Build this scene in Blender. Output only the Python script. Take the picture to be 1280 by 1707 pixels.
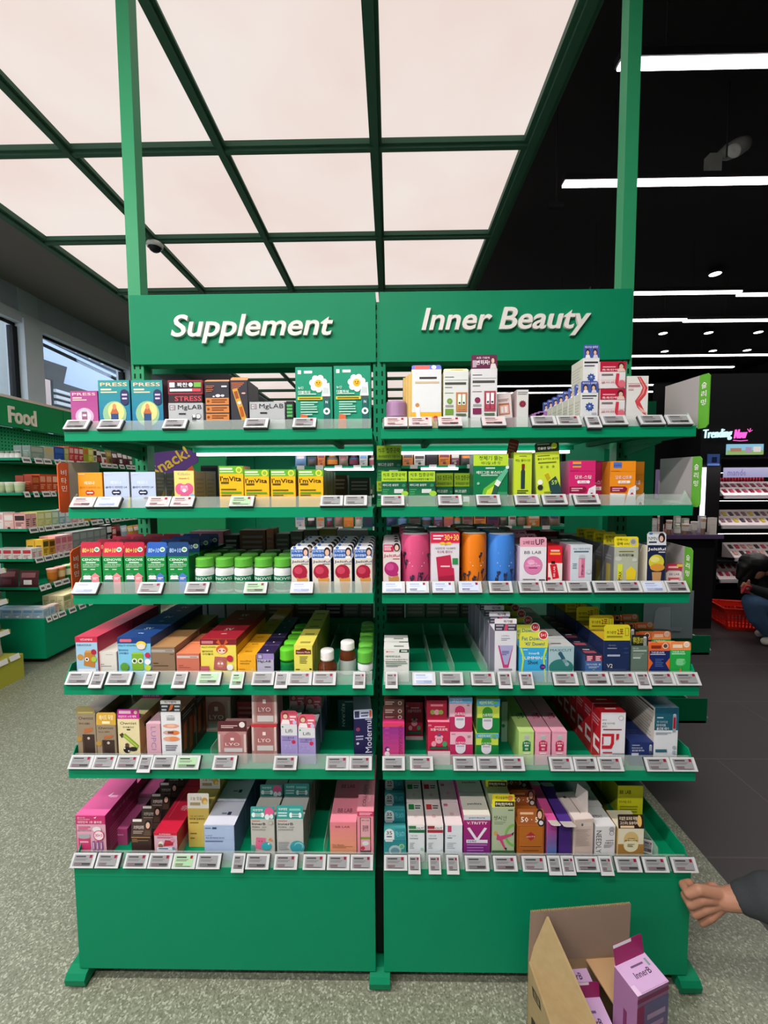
import bpy, math, random
from mathutils import Vector, Matrix
random.seed(7)
for _o in list(bpy.data.objects): bpy.data.objects.remove(_o)
SC = bpy.context.scene
COL = SC.collection
# ------------------------------------------------------------------ camera
CX, CY, CZ = 0.0376, -1.5819, 1.49
YAW, PITCH, ROLL, FPX = -0.0150, 0.0635, -0.0061, 690.0
F_ = Vector((math.sin(YAW)*math.cos(PITCH), math.cos(YAW)*math.cos(PITCH), -math.sin(PITCH)))
R0_ = Vector((math.cos(YAW), -math.sin(YAW), 0)); U0_ = R0_.cross(F_)
R_ = R0_*math.cos(ROLL)+U0_*math.sin(ROLL); U_ = -R0_*math.sin(ROLL)+U0_*math.cos(ROLL)
cam_d = bpy.data.cameras.new('camera'); cam_d.sensor_fit = 'HORIZONTAL'; cam_d.sensor_width = 36
cam_d.lens = FPX/1280*36; cam_d.clip_start = .02; cam_d.clip_end = 200
cam = bpy.data.objects.new('camera', cam_d); COL.objects.link(cam)
cam.matrix_world = Matrix(((R_.x, U_.x, -F_.x, CX), (R_.y, U_.y, -F_.y, CY), (R_.z, U_.z, -F_.z, CZ), (0, 0, 0, 1)))
SC.camera = cam
# ------------------------------------------------------------------ view, world
vs = SC.view_settings
vs.view_transform = 'Standard'; vs.look = 'None'; vs.gamma = 1; vs.use_curve_mapping = False
vs.exposure = EXPOSURE = 0.0
w = bpy.data.worlds.new('daylight'); SC.world = w; w.use_nodes = True
_nt = w.node_tree; _bg = _nt.nodes['Background']
_tc = _nt.nodes.new('ShaderNodeTexCoord'); _sep = _nt.nodes.new('ShaderNodeSeparateXYZ'); _rmp = _nt.nodes.new('ShaderNodeValToRGB')
_nt.links.new(_tc.outputs['Generated'], _sep.inputs[0]); _nt.links.new(_sep.outputs['Z'], _rmp.inputs[0]); _nt.links.new(_rmp.outputs[0], _bg.inputs[0])
_rmp.color_ramp.elements[0].color = (.86, .92, 1, 1); _rmp.color_ramp.elements[1].color = (.66, .8, 1, 1)
_bg.inputs[1].default_value = 2.8
PANEL_GLOW = 0.87           # luminous canopy panels
TUBE_GLOW = 9.0             # linear fixtures
FILL_LIGHT = 53.0           # watts of each unseen fill lamp added behind the camera
def area(name, loc, size, power, col=(1, .93, .9), rot=(0, 0, 0)):
    l = bpy.data.lights.new(name, 'AREA'); l.shape = 'RECTANGLE'; l.size, l.size_y = size; l.energy = power; l.color = col
    o = bpy.data.objects.new(name, l); COL.objects.link(o); o.location = loc; o.rotation_euler = rot
    return o
for _i, (_x, _y) in enumerate([(-2.3, -1.5), (-.4, -1.5), (-2.3, -2.6), (-.4, -2.6)]):
    area('hall_and_fill_light', (_x, _y, 3.33), (1.7, .08), FILL_LIGHT)  # unseen fill lamps, added to brighten the shelf fronts
area('hall_and_fill_light', (4.3, 1.2, 3.70), (2.6, .06), 30); area('hall_and_fill_light', (4.6, 2.3, 3.70), (2.6, .06), 30)
for _x in (-.45, .45): area('rear_shelf_led_light', (_x, .36, 1.625), (.8, .02), 2.0, (.95, .97, 1))
def ray(px, py): return F_*FPX+R_*(px-640)+U_*(853.5-py)
CAM = Vector((CX, CY, CZ))
def at(px, py, Y=None, X=None, Z=None):
    d = ray(px, py)
    k = (Y-CY)/d.y if Y is not None else ((X-CX)/d.x if X is not None else (Z-CZ)/d.z)
    return CAM+d*k
# ------------------------------------------------------------------ materials
def lin(h):
    if isinstance(h, tuple): return h
    h = h.lstrip('#'); h = ''.join(q*2 for q in h) if len(h) == 3 else h; c = [int(h[i:i+2], 16)/255 for i in (0, 2, 4)]
    return tuple(x/12.92 if x <= .04045 else ((x+.055)/1.055)**2.4 for x in c)
_mats = {}
def mat(c, rough=.42, metal=0, kind='paint'):
    key = (c, rough, metal, kind)
    if key in _mats: return _mats[key]
    m = bpy.data.materials.new('%s_%s' % (kind, str(c).strip('#') if isinstance(c, str) else len(_mats))); m.use_nodes = True
    nt = m.node_tree; b = nt.nodes['Principled BSDF']; rgb = lin(c)
    b.inputs['Base Color'].default_value = (*rgb, 1); b.inputs['Metallic'].default_value = metal; b.inputs['Roughness'].default_value = rough; b.inputs['Specular IOR Level'].default_value = .18 if kind == 'paint' else .35
    if kind in ('card', 'paint', 'cloth', 'skin'):
        n = nt.nodes.new('ShaderNodeTexNoise'); n.inputs['Scale'].default_value = {'card': 25, 'paint': 6, 'cloth': 260, 'skin': 45}[kind]; n.inputs['Detail'].default_value = 3
        mr = nt.nodes.new('ShaderNodeMapRange'); amt = {'card': .05, 'paint': .05, 'cloth': .25, 'skin': .12}[kind]
        mr.inputs['To Min'].default_value = 1-amt; mr.inputs['To Max'].default_value = 1+amt
        tc = nt.nodes.new('ShaderNodeTexCoord'); nt.links.new(tc.outputs['Object'], n.inputs['Vector'])
        hs = nt.nodes.new('ShaderNodeHueSaturation'); hs.inputs['Color'].default_value = (*rgb, 1)
        nt.links.new(n.outputs['Fac'], mr.inputs['Value']); nt.links.new(mr.outputs[0], hs.inputs['Value']); nt.links.new(hs.outputs[0], b.inputs['Base Color'])
    if kind == 'skin':
        b.inputs['Subsurface Weight'].default_value = .12; b.inputs['Subsurface Radius'].default_value = (.02, .006, .003)
    _mats[key] = m
    return m
def emit(c, s, name='glow'):
    key = (c, s, 'emit')
    if key in _mats: return _mats[key]
    m = bpy.data.materials.new(name); m.use_nodes = True; nt = m.node_tree; b = nt.nodes['Principled BSDF']
    b.inputs['Base Color'].default_value = (.06, .06, .06, 1); b.inputs['Emission Color'].default_value = (*lin(c), 1); b.inputs['Emission Strength'].default_value = s
    _mats[key] = m; return m
def clear(c='#e8f4ee', alpha=.25, rough=.08, name='clear_plastic'):
    key = (c, alpha, rough, 'clear')
    if key in _mats: return _mats[key]
    m = bpy.data.materials.new(name); m.use_nodes = True; nt = m.node_tree
    b = nt.nodes['Principled BSDF']; b.inputs['Base Color'].default_value = (*lin(c), 1); b.inputs['Roughness'].default_value = rough
    t = nt.nodes.new('ShaderNodeBsdfTransparent'); mx = nt.nodes.new('ShaderNodeMixShader'); mx.inputs[0].default_value = alpha
    nt.links.new(t.outputs[0], mx.inputs[1]); nt.links.new(b.outputs[0], mx.inputs[2]); nt.links.new(mx.outputs[0], nt.nodes['Material Output'].inputs[0])
    _mats[key] = m; return m
GREEN = mat('#00895e', .5); GREEN_D = mat('#007d55', .55); CANOPY_GREEN = mat('#3a5e4b', .5)
def card(c): return mat(c, .38, 0, 'card')
# ------------------------------------------------------------------ text cache
_txt = {}; _cu = []
def text_mesh(s, res=1, bold=0.0, shear=0.0):
    key = (s, res, bold, shear)
    if key not in _txt:
        cu = _cu[0] if _cu else bpy.data.curves.new('t', 'FONT'); _cu[:] = [cu]; cu.body = s; cu.resolution_u = res; cu.offset = bold; cu.shear = shear; cu.fill_mode = 'FRONT'
        ob = bpy.data.objects.new('t', cu); me = ob.to_mesh()
        vs_ = [(v.co.x, v.co.y) for v in me.vertices]; fs = [tuple(p.vertices) for p in me.polygons]
        ob.to_mesh_clear(); bpy.data.objects.remove(ob)
        if vs_:
            x0 = min(v[0] for v in vs_); x1 = max(v[0] for v in vs_); y0 = min(v[1] for v in vs_); y1 = max(v[1] for v in vs_)
            vs_ = [((x-x0)/max(x1-x0, 1e-6), (y-y0)/max(y1-y0, 1e-6)) for x, y in vs_]
        _txt[key] = (vs_, fs)
    return _txt[key]
# ------------------------------------------------------------------ mesh builder
class MB:
    def __init__(s): s.v = []; s.f = []; s.m = []; s.sm = []; s.mats = []
    def mi(s, m):
        if m not in s.mats: s.mats.append(m)
        return s.mats.index(m)
    def face(s, idx, m, smooth=False): s.f.append(tuple(idx)); s.m.append(s.mi(m)); s.sm.append(smooth)
    def poly(s, pts, m, smooth=False):
        b = len(s.v); s.v += [tuple(p) for p in pts]; s.face(range(b, b+len(pts)), m, smooth)
    def box(s, x0, x1, y0, y1, z0, z1, m, top=None, side=None, front=None):
        b = len(s.v); s.v += [(x, y, z) for z in (z0, z1) for y in (y0, y1) for x in (x0, x1)]
        for q, mm in (((0, 2, 3, 1), m), ((4, 5, 7, 6), top or m), ((0, 1, 5, 4), front or m), ((2, 6, 7, 3), m), ((0, 4, 6, 2), side or m), ((1, 3, 7, 5), side or m)):
            s.face([b+i for i in q], mm)
        return s
    def hexa(s, p, m):      # 8 corners: bottom ring, top ring
        b = len(s.v); s.v += [tuple(q) for q in p]
        for q in ((3, 2, 1, 0), (4, 5, 6, 7), (0, 1, 5, 4), (1, 2, 6, 5), (2, 3, 7, 6), (3, 0, 4, 7)): s.face([b+i for i in q], m)
        return s
    def prism(s, ring, off, m, smooth=False):   # ring: 3-D points, extruded by off
        n = len(ring); b = len(s.v); off = Vector(off)
        s.v += [tuple(p) for p in ring]+[tuple(Vector(p)+off) for p in ring]
        s.face([b+i for i in reversed(range(n))], m); s.face([b+n+i for i in range(n)], m)
        for i in range(n): j = (i+1) % n; s.face((b+i, b+j, b+n+j, b+n+i), m, smooth)
        return s
    def lathe(s, prof, m, c=(0, 0, 0), seg=24, smooth=True, ax='z'):
        b = len(s.v); n = len(prof)
        for k in range(seg):
            a = 2*math.pi*k/seg
            for r, z in prof:
                p = (r*math.cos(a), r*math.sin(a), z)
                if ax == 'y': p = (p[0], -p[2], p[1])
                if ax == 'x': p = (p[2], p[0], p[1])
                s.v.append((c[0]+p[0], c[1]+p[1], c[2]+p[2]))
        for k in range(seg):
            for i in range(n-1):
                a, d = b+k*n+i, b+((k+1) % seg)*n+i
                mm = m[i] if isinstance(m, list) else m
                s.face((a, d, d+1, a+1), mm, smooth)
        return s
    def tube(s, pts, r, m, seg=8):
        pts = [Vector(p) for p in pts]; b = len(s.v)
        for i, p in enumerate(pts):
            t = (pts[min(i+1, len(pts)-1)]-pts[max(i-1, 0)]).normalized()
            u = t.cross(Vector((0, 0, 1))); u = u.normalized() if u.length > 1e-4 else Vector((1, 0, 0)); w_ = t.cross(u)
            rr = r[i] if isinstance(r, list) else r
            s.v += [tuple(p+(u*math.cos(2*math.pi*k/seg)+w_*math.sin(2*math.pi*k/seg))*rr) for k in range(seg)]
        for i in range(len(pts)-1):
            for k in range(seg): j = (k+1) % seg; s.face((b+i*seg+k, b+i*seg+j, b+(i+1)*seg+j, b+(i+1)*seg+k), m, True)
        s.face([b+k for k in reversed(range(seg))], m); s.face([b+(len(pts)-1)*seg+k for k in range(seg)], m)
        return s
    def text(s, t, place, u, v, w, h, m, res=1, bold=0.0, shear=0.0, depth=0):   # place(a, b) -> 3-D point; centred at (u, v)
        vv, ff = text_mesh(t, res, bold, shear); b = len(s.v)
        P = [place(u+(x-.5)*w, v+(y-.5)*h) for x, y in vv]; s.v += [tuple(p) for p in P]
        for f in ff: s.face([b+i for i in f], m)
        if depth:
            nn = Vector(depth); b2 = len(s.v); s.v += [tuple(Vector(p)+nn) for p in P]
            cnt = {}
            for f in ff:
                s.face([b2+i for i in reversed(f)], m)
                for i in range(len(f)): e = (f[i], f[(i+1) % len(f)]); cnt[e] = 1
            for (i, j) in cnt:
                if (j, i) not in cnt: s.face((b+j, b+i, b2+i, b2+j), m)
        return s
    def build(s, name, parent=None, loc=None, rot=None, link=True):
        me = bpy.data.meshes.new(name); me.from_pydata(s.v, [], s.f)
        for m in s.mats: me.materials.append(m)
        me.polygons.foreach_set('material_index', s.m); me.polygons.foreach_set('use_smooth', s.sm); me.update()
        o = bpy.data.objects.new(name, me); COL.objects.link(o)
        if parent: o.parent = parent
        if loc is not None: o.location = loc
        if rot is not None: o.rotation_euler = rot
        return o
def thing(name, label, cat, loc=(0, 0, 0), group=None, rot=(0, 0, 0)):
    o = bpy.data.objects.new(name, None); COL.objects.link(o); o.location = loc; o.rotation_euler = rot
    return tag(o, label, cat, group)
def tag(o, label=None, cat=None, group=None, kind=None):
    if label: o['label'] = label
    if cat: o['category'] = cat
    if group: o['group'] = group
    if kind: o['kind'] = kind
    return o
def struct(mb, name, label=None):
    o = mb.build(name); o['kind'] = 'structure'
    if label: o['label'] = label
    return o
def copy_tree(o, parent=None):
    kids = list(o.children); c = o.copy(); COL.objects.link(c); c.parent = parent
    for k in kids: copy_tree(k, c)
    return c
# ------------------------------------------------------------------ printed artwork
def art(mb, ops, W, H, place):
    """ops in face coordinates 0..1; place(x_m, y_m, layer) -> 3-D point"""
    for k, op in enumerate(ops):
        lay = (k+1)*.00016; c = op[0]
        pl = lambda a, b: place(a*W, b*H, lay)
        if c == 'R':
            _, a, b, a1, b1, m = op; mb.poly([pl(a, b), pl(a1, b), pl(a1, b1), pl(a, b1)], card(m))
        elif c == 'T': mb.text(op[1], pl, op[2], op[3], op[4], op[5], card(op[6]), 2 if op[1].isascii() else 1, .4*(op[7:] or (.01,))[0] if (op[7:] or (.01,))[0] > .008 and 'M' not in op[1] else 0)
        elif c == 'V':  # text turned to read upwards / downwards
            s_ = op[7] if len(op) > 7 else 1
            q = lambda a, b: pl(op[2]-s_*(b-.5)*op[4], op[3]+s_*(a-.5)*op[5]); mb.text(op[1], q, .5, .5, 1, 1, card(op[6]), 2, 0)
        elif c == 'L':
            _, a, b, a1, b1, n, m = op; hh = (b1-b)/(n*2-1) if n > 1 else (b1-b); rr = random.Random(int(a*97+b*31+n))
            for i in range(n):
                y = b+2*i*hh; e = a1-(a1-a)*rr.uniform(0, .35)*(i != n-1); mb.poly([pl(a, y), pl(e, y), pl(e, y+hh), pl(a, y+hh)], card(m))
        elif c == 'C':
            _, a, b, r, m = op[:5]; ry = op[5] if len(op) > 5 else r; n = 20
            mb.poly([place(a*W+r*W*math.cos(2*math.pi*i/n), b*H+ry*W*math.sin(2*math.pi*i/n), lay) for i in range(n)], card(m))
        elif c == 'P': mb.poly([pl(*q) for q in op[2:]], card(op[1]))
        elif c == 'G':
            _, a, b, a1, b1, c0, c1 = op; n = 8; h0, h1 = c0.lstrip('#'), c1.lstrip('#')
            for i in range(n):
                t = (i+.5)/n; hx = '#'+''.join('%02x' % round(int(h0[j:j+2], 16)*(1-t)+int(h1[j:j+2], 16)*t) for j in (0, 2, 4))
                y, y1 = b+(b1-b)*i/n, b+(b1-b)*(i+1)/n; mb.poly([pl(a, y), pl(a1, y), pl(a1, y1), pl(a, y1)], card(hx))
        elif c == 'S':  # star / burst
            _, a, b, r, m, n = op
            mb.poly([place(a*W+(r if i % 2 else r*.72)*W*math.cos(math.pi*i/n), b*H+(r if i % 2 else r*.72)*W*math.sin(math.pi*i/n), lay) for i in range(2*n)], card(m))
def carton(w, d, h, col, ops=(), top=None, side=None, sops=(), tops=(), roof=0):
    """folding carton; front face on y = 0, looking to -y, bottom at z = 0, with chamfered upright edges and tuck flap"""
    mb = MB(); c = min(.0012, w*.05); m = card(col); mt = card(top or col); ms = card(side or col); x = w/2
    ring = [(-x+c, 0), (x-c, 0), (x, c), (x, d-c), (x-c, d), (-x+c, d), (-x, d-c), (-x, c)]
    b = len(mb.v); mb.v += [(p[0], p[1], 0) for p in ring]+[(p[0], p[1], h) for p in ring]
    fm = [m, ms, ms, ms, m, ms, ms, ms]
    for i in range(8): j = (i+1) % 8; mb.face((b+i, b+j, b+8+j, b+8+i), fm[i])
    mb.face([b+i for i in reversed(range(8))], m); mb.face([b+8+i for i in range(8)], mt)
    mb.poly([(-x+.002, .0015, h+.0003), (x-.002, .0015, h+.0003), (x-.003, .0021, h+.0003), (-x+.003, .0021, h+.0003)], ms)
    art(mb, ops, w, h, lambda a, b_, l: (a-x, -l, b_))
    art(mb, sops, d, h, lambda a, b_, l: (x+l, a, b_))
    art(mb, sops, d, h, lambda a, b_, l: (-x-l, d-a, b_))
    art(mb, tops, w, d, lambda a, b_, l: (a-x, b_, h+l))
    return mb
def tab_mesh(w, h, col, ops, lean=8, rnd=.004, t=.0006):
    mb = MB(); x = w/2; a = math.radians(lean); sy, sz = math.sin(a), math.cos(a); r = min(rnd, h*.45, w*.3)
    ring = [(-x, 0, 0), (x, 0, 0), (x, (h-r)*sy, (h-r)*sz), (x-r, h*sy, h*sz), (-x+r, h*sy, h*sz), (-x, (h-r)*sy, (h-r)*sz)]
    mb.prism(ring, (0, t, 0), card(col))
    art(mb, ops, w, h, lambda p, q, l: (p-x, q*sy-l, q*sz))
    return mb
# ------------------------------------------------------------------ the shelf levels (rail bottom height, shelf front distance)
ZB = {1: 1.6235, 2: 1.4001, 3: 1.1462, 4: .8968, 5: .6469, 6: .3446}
DF = {1: .3913, 2: .3913, 3: .3913, 4: .4435, 5: .4435, 6: .4435}
SURF = {k: v+.024 for k, v in ZB.items()}
ORD = ['front', 'second', 'third', 'fourth', 'fifth', 'sixth', 'seventh', 'eighth', 'ninth', 'tenth', 'eleventh', 'twelfth', 'thirteenth', 'fourteenth', 'fifteenth', 'sixteenth', 'seventeenth', 'eighteenth', 'nineteenth', 'twentieth']
TOPZ = {}
def row(o, desc, n, pitch, dx=0, jit=.0):
    if n > 1:
        o['group'] = 'row of '+desc; o['label'] = desc+', front of its row'
        for i in range(1, n):
            c = copy_tree(o); c.location = (o.location.x+dx*i, o.location.y+pitch*i, o.location.z); c['label'] = '%s, %s in its row' % (desc, ORD[i])
            c.rotation_euler.z += random.uniform(-jit, jit)
def remap(ops, s):
    g = lambda b: b if b <= 0 else s+(1-s)*b
    out = []
    for op in ops:
        c = op[0]; op = list(op)
        if c in 'RLG': op[2] = g(op[2]); op[4] = g(op[4])
        elif c in 'TV': op[3] = s+(1-s)*op[3]; op[5] *= (1-s)
        elif c in 'CS': op[2] = s+(1-s)*op[2]
        elif c == 'P': op = op[:2]+[(a, g(b)) for a, b in op[2:]]
        out.append(tuple(op))
    return out
def box(sh, x0, x1, yt, desc, col, ops=(), d=.05, n=1, dy=.03, top=None, side=None, sops=(), tops=(), tab=None, name='supplement_box', rz=0, on=None, gap=.001, cat='box', pitch=None, tilt=0):
    Y = -DF[sh]+dy; z = TOPZ[on] if on else SURF[sh]
    xa, xb = at(x0, yt+22, Y=Y).x, at(x1, yt+22, Y=Y).x; W = xb-xa; H = at((x0+x1)/2, yt, Y=Y).z-z
    if not on and dy < .06 and ops: ops = remap(ops, min(.4, .033/H))
    o = carton(W, d, H, col, ops, top, side, sops, tops).build(name, None, ((xa+xb)/2, Y, z+.0005), (0, math.radians(tilt), math.radians(rz)))
    tag(o, desc, cat); TOPZ[desc] = z+H+.001
    if tab:
        th, tc, to = tab[:3]; hh = at((x0+x1)/2, yt-th, Y=Y).z-at((x0+x1)/2, yt, Y=Y).z
        tab_mesh(W*.985, hh, tc, to, *(tab[3:])).build('display_tab', o, (0, .0006, H))
    row(o, desc, n, pitch or d+gap, jit=.012)
    return o
def jar_mesh(r, h, col, cap, label=None, capf=.26, neck=.8, lab=(.12, .62), lops=(), shoulder=.1, seg=28):
    """bottle: body (mesh), cap, wrap label"""
    hc = h*capf; hb = h-hc
    prof = [(0, 0), (r*.93, 0), (r, .003), (r, hb*(1-shoulder)-.004), (r*.96, hb*(1-shoulder)+.002), (r*neck, hb*.985), (r*neck, hb), (0, hb)]
    b = MB().lathe(prof, col, seg=seg)
    rc = r*max(neck*1.07, .5)
    c = MB(); cs = 36
    cp = [(0, hb), (rc, hb), (rc, hb+hc*.18), (rc*.97, hb+hc*.22), (rc*.97, h-hc*.12), (rc*.9, h), (0, h)]
    c.lathe(cp, cap, seg=cs)
    for k in range(cs):
        a = 2*math.pi*k/cs; ca, sa = math.cos(a), math.sin(a); rr = rc*.97+.0004
        c.box(-.0004, .0004, -.0004, .0004, 0, .001, cap) if k < 0 else c.poly([(rr*ca-.0005*sa, rr*sa+.0005*ca, hb+hc*.25), (rr*ca+.0005*sa, rr*sa-.0005*ca, hb+hc*.25), (rr*ca+.0005*sa, rr*sa-.0005*ca, h-hc*.16), (rr*ca-.0005*sa, rr*sa+.0005*ca, h-hc*.16)], cap)
    l = None
    if label:
        l = MB(); z0, z1 = lab[0]*hb, lab[1]*hb+.0; l.lathe([(r+.0003, z0), (r+.0003, z1)], label, seg=seg)
        wrap = math.pi*r*1.0
        def pl(a, q, lay):
            th = (a/wrap-.5)*math.pi*.95; rr = r+.0004+lay; return (rr*math.sin(th), -rr*math.cos(th), z0+q)
        art(l, lops, wrap, z1-z0, pl)
    return b, c, l
def jar(sh, xc, wpx, yt, desc, col, cap, label=None, n=1, dy=.03, name='pill_bottle', pitch=None, cat='bottle', dxn=0, **kw):
    Y = -DF[sh]+dy; z = SURF[sh]; W = at(xc+wpx/2, yt+20, Y=Y).x-at(xc-wpx/2, yt+20, Y=Y).x; x = at(xc, yt+20, Y=Y).x
    H = at(xc, yt, Y=Y+W/2).z-z
    b, c, l = jar_mesh(W/2, H, col, cap, label, **kw)
    o = b.build(name, None, (x, Y+W/2, z+.0005)); tag(o, desc, cat); c.build('cap', o)
    if l: l.build('label', o)
    row(o, desc, n, pitch or W+.002, dx=dxn)
    return o
# ================================================================== THE ROOM
XW, ZC = -3.5, 4.35
def terrazzo():
    m = bpy.data.materials.new('terrazzo'); m.use_nodes = True; nt = m.node_tree; b = nt.nodes['Principled BSDF']; b.inputs['Roughness'].default_value = .42
    tc = nt.nodes.new('ShaderNodeTexCoord'); v = nt.nodes.new('ShaderNodeTexVoronoi'); v.inputs['Scale'].default_value = 210
    v2 = nt.nodes.new('ShaderNodeTexVoronoi'); v2.inputs['Scale'].default_value = 420
    r = nt.nodes.new('ShaderNodeValToRGB'); r.color_ramp.interpolation = 'CONSTANT'
    e = r.color_ramp.elements; e[0].position = 0; e[0].color = (*lin('#666a58'), 1); e[1].position = .34; e[1].color = (*lin('#7a7f69'), 1)
    for p, c in ((.6, '#8c917c'), (.8, '#b6baa6'), (.93, '#50543f')):
        q = e.new(p); q.color = (*lin(c), 1)
    sp = nt.nodes.new('ShaderNodeSeparateColor'); mx = nt.nodes.new('ShaderNodeMix'); mx.data_type = 'RGBA'; mx.inputs[0].default_value = .35
    r2 = nt.nodes.new('ShaderNodeValToRGB'); r2.color_ramp.elements[0].color = (*lin('#727764'), 1); r2.color_ramp.elements[1].color = (*lin('#9ea390'), 1); s2 = nt.nodes.new('ShaderNodeSeparateColor')
    for a, c in ((tc.outputs['Object'], v.inputs['Vector']), (tc.outputs['Object'], v2.inputs['Vector']), (v.outputs['Color'], sp.inputs[0]), (v2.outputs['Color'], s2.inputs[0]), (s2.outputs[0], r2.inputs[0]), (sp.outputs[0], r.inputs[0]), (r.outputs[0], mx.inputs[6]), (r2.outputs[0], mx.inputs[7]), (mx.outputs[2], b.inputs['Base Color'])): nt.links.new(a, c)
    return m
def tiles():
    m = bpy.data.materials.new('dark_floor_tiles'); m.use_nodes = True; nt = m.node_tree; b = nt.nodes['Principled BSDF']; b.inputs['Roughness'].default_value = .5
    tc = nt.nodes.new('ShaderNodeTexCoord'); br = nt.nodes.new('ShaderNodeTexBrick'); br.offset = .5
    br.inputs['Color1'].default_value = (*lin('#2c2726'), 1); br.inputs['Color2'].default_value = (*lin('#312b2a'), 1); br.inputs['Mortar'].default_value = (*lin('#443e3b'), 1)
    br.inputs['Scale'].default_value = 1; br.inputs['Mortar Size'].default_value = .004; br.inputs['Brick Width'].default_value = 1.2; br.inputs['Row Height'].default_value = .6
    n = nt.nodes.new('ShaderNodeTexNoise'); n.inputs['Scale'].default_value = 3; mx = nt.nodes.new('ShaderNodeMix'); mx.data_type = 'RGBA'; mx.blend_type = 'OVERLAY'; mx.inputs[0].default_value = .3
    for a, c in ((tc.outputs['Object'], br.inputs['Vector']), (tc.outputs['Object'], n.inputs['Vector']), (br.outputs[0], mx.inputs[6]), (n.outputs[0], mx.inputs[7]), (mx.outputs[2], b.inputs['Base Color'])): nt.links.new(a, c)
    return m
m = MB(); m.box(XW-.2, 1.29, -4.2, 12, -.1, 0, terrazzo()); struct(m, 'floor', 'speckled grey green terrazzo floor under the green shelf unit')
m = MB(); m.box(1.29, 9, -4.2, 12, -.1, 0, tiles()); struct(m, 'floor', 'dark brown tiled floor on the right side of the shop')
BLACK = mat('#0b0b0d', .8); DARK = mat('#26262a', .7); SOF = mat('#6c6764', .7); FRAMEW = mat('#c0ccd4', .5); SPAN = mat('#b2bccb', .25)
m = MB(); m.box(XW-.2, 9, -4.2, 12, ZC, ZC+.1, BLACK); struct(m, 'ceiling', 'black open ceiling above the canopy and tube lights')
m = MB(); m.box(9, 9.1, -4.2, 12, 0, ZC, mat('#1b1b1f', .8)); struct(m, 'wall_right')
m = MB(); m.box(XW-.2, 9, 12, 12.1, 0, ZC, mat('#141416', .8)); struct(m, 'wall_back')
m = MB(); m.box(XW-.2, 9, -4.3, -4.2, 0, ZC, mat('#8a8a8a', .8)); struct(m, 'wall_front')
# window wall on the left
gt = at(100, 567, X=XW).z
my = [(-4.2, -4.0), (-1.6, -1.42), (at(36, 560, X=XW).y, at(66, 560, X=XW).y), (at(213, 620, X=XW).y, at(226, 620, X=XW).y), (9.0, 9.25), (11.9, 12)]
m = MB(); m.box(XW-.2, XW, -4.2, 12, 0, .55, mat('#9a9a94', .7)); m.box(XW-.2, XW, -4.2, 12, 3.6, ZC, SOF)
for a, b in my: m.box(XW-.16, XW+.03, a, b, .55, gt+.05, FRAMEW)
m.box(XW-.14, XW+.01, -4.2, 12, gt, gt+.1, FRAMEW); m.box(XW-.12, XW-.02, -4.2, 12, gt+.1, 3.62, SPAN)
for a, b in my: m.box(XW-.13, XW-.005, a, b, gt+.1, 3.62, mat('#b4c2ca', .5))
struct(m, 'wall_left', 'grey window wall with dark glass band above the panes')
GLASS = clear('#cfe0ea', .07, .03, 'window_glass'); BLK = mat('#15171a', .5)
for i in range(len(my)-1):
    a, b = my[i][1], my[i+1][0]; o = thing('window_%d' % (i+1), None, None); o['kind'] = 'structure'
    fr = MB(); fr.box(XW-.08, XW-.06, a, b, gt-.025, gt, BLK); fr.box(XW-.1, XW-.04, a, b, .55, .6, BLK); fr.box(XW-.1, XW-.04, a, a+.03, .6, gt-.035, mat('#dfe6ea', .4)); fr.box(XW-.1, XW-.04, b-.05, b, .6, gt-.035, BLK)
    fr.build('window_frame', o); MB().box(XW-.075, XW-.068, a+.03, b-.05, .6, gt-.035, GLASS).build('pane', o)
m = MB(); m.box(XW, -2.70, -4.2, 12, 3.40, 3.60, SOF); struct(m, 'ceiling', 'dark soffit strip between canopy and windows')
# outside
XO = -8.0
def oq(mb, pts, mt, t=.2, X=XO): mb.prism([at(px, py, X=X) for px, py in pts], (-t, 0, 0), mt)
m = MB(); m.box(-14, XO-.25, -3, 22, -1, 5.2, mat('#b9cbe0', .8)); PB = mat('#b4c8e4', .8)
oq(m, [(60, 560), (225, 640), (225, 690), (60, 690)], PB)
oq(m, [(60, 572), (230, 652), (230, 646), (60, 566)], mat('#54585e'), .3)
oq(m, [(64, 548), (240, 622), (240, 640), (64, 562)], mat('#5d6973', .3), .1)
bm_ = MB()
for x0 in (70, 98, 128, 150, 170): m.prism([at(x0, 520+(x0-60)*.45, X=XO+.04), at(x0+4, 520+(x0-60)*.45, X=XO+.04), at(x0+4, 558+(x0-60)*.45, X=XO+.04), at(x0, 558+(x0-60)*.45, X=XO+.04)], (-.2, 0, 0), mat('#dfe9f2'))
oq(m, [(64, 596), (112, 612), (106, 640), (64, 626)], mat('#33383c', .4), .1, XO+.06)
oq(m, [(62, 628), (106, 640), (106, 700), (62, 700)], mat('#cdb9b4', .9), .1, XO+.08)
o = m.build('office_building'); tag(o, 'pale blue building with ledge and dark opening outside the window', 'building')
m = MB(); m.box(-6.9, -6.6, at(20, 600, X=-6.6).y-.5, at(20, 600, X=-6.6).y, -1, 6, mat('#8d9494', .9)); m.lathe([(.42, -1), (.42, 2.6), (.5, 2.62), (.5, 2.8), (.4, 2.85), (.4, 6)], mat('#949a98', .9), (-6.4, at(14, 600, X=-6.4).y, 0), 20)
o = m.build('concrete_column'); tag(o, 'grey concrete column outside the leftmost visible window', 'column')
BR = mat('#ddcac6', .9); m = MB(); m.box(-5.95, -5.8, -3, 16, -1, 2.35, BR); 
for z in (.8, 1.25, 1.62, 1.98, 2.32): m.box(-5.8, -5.78, -3, 16, z, z+.03, mat('#4a4c50'))
o = m.build('garden_wall'); tag(o, 'pinkish banded wall outside below the pale blue building', 'wall')
m = MB(); x_ = -6.2
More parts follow.
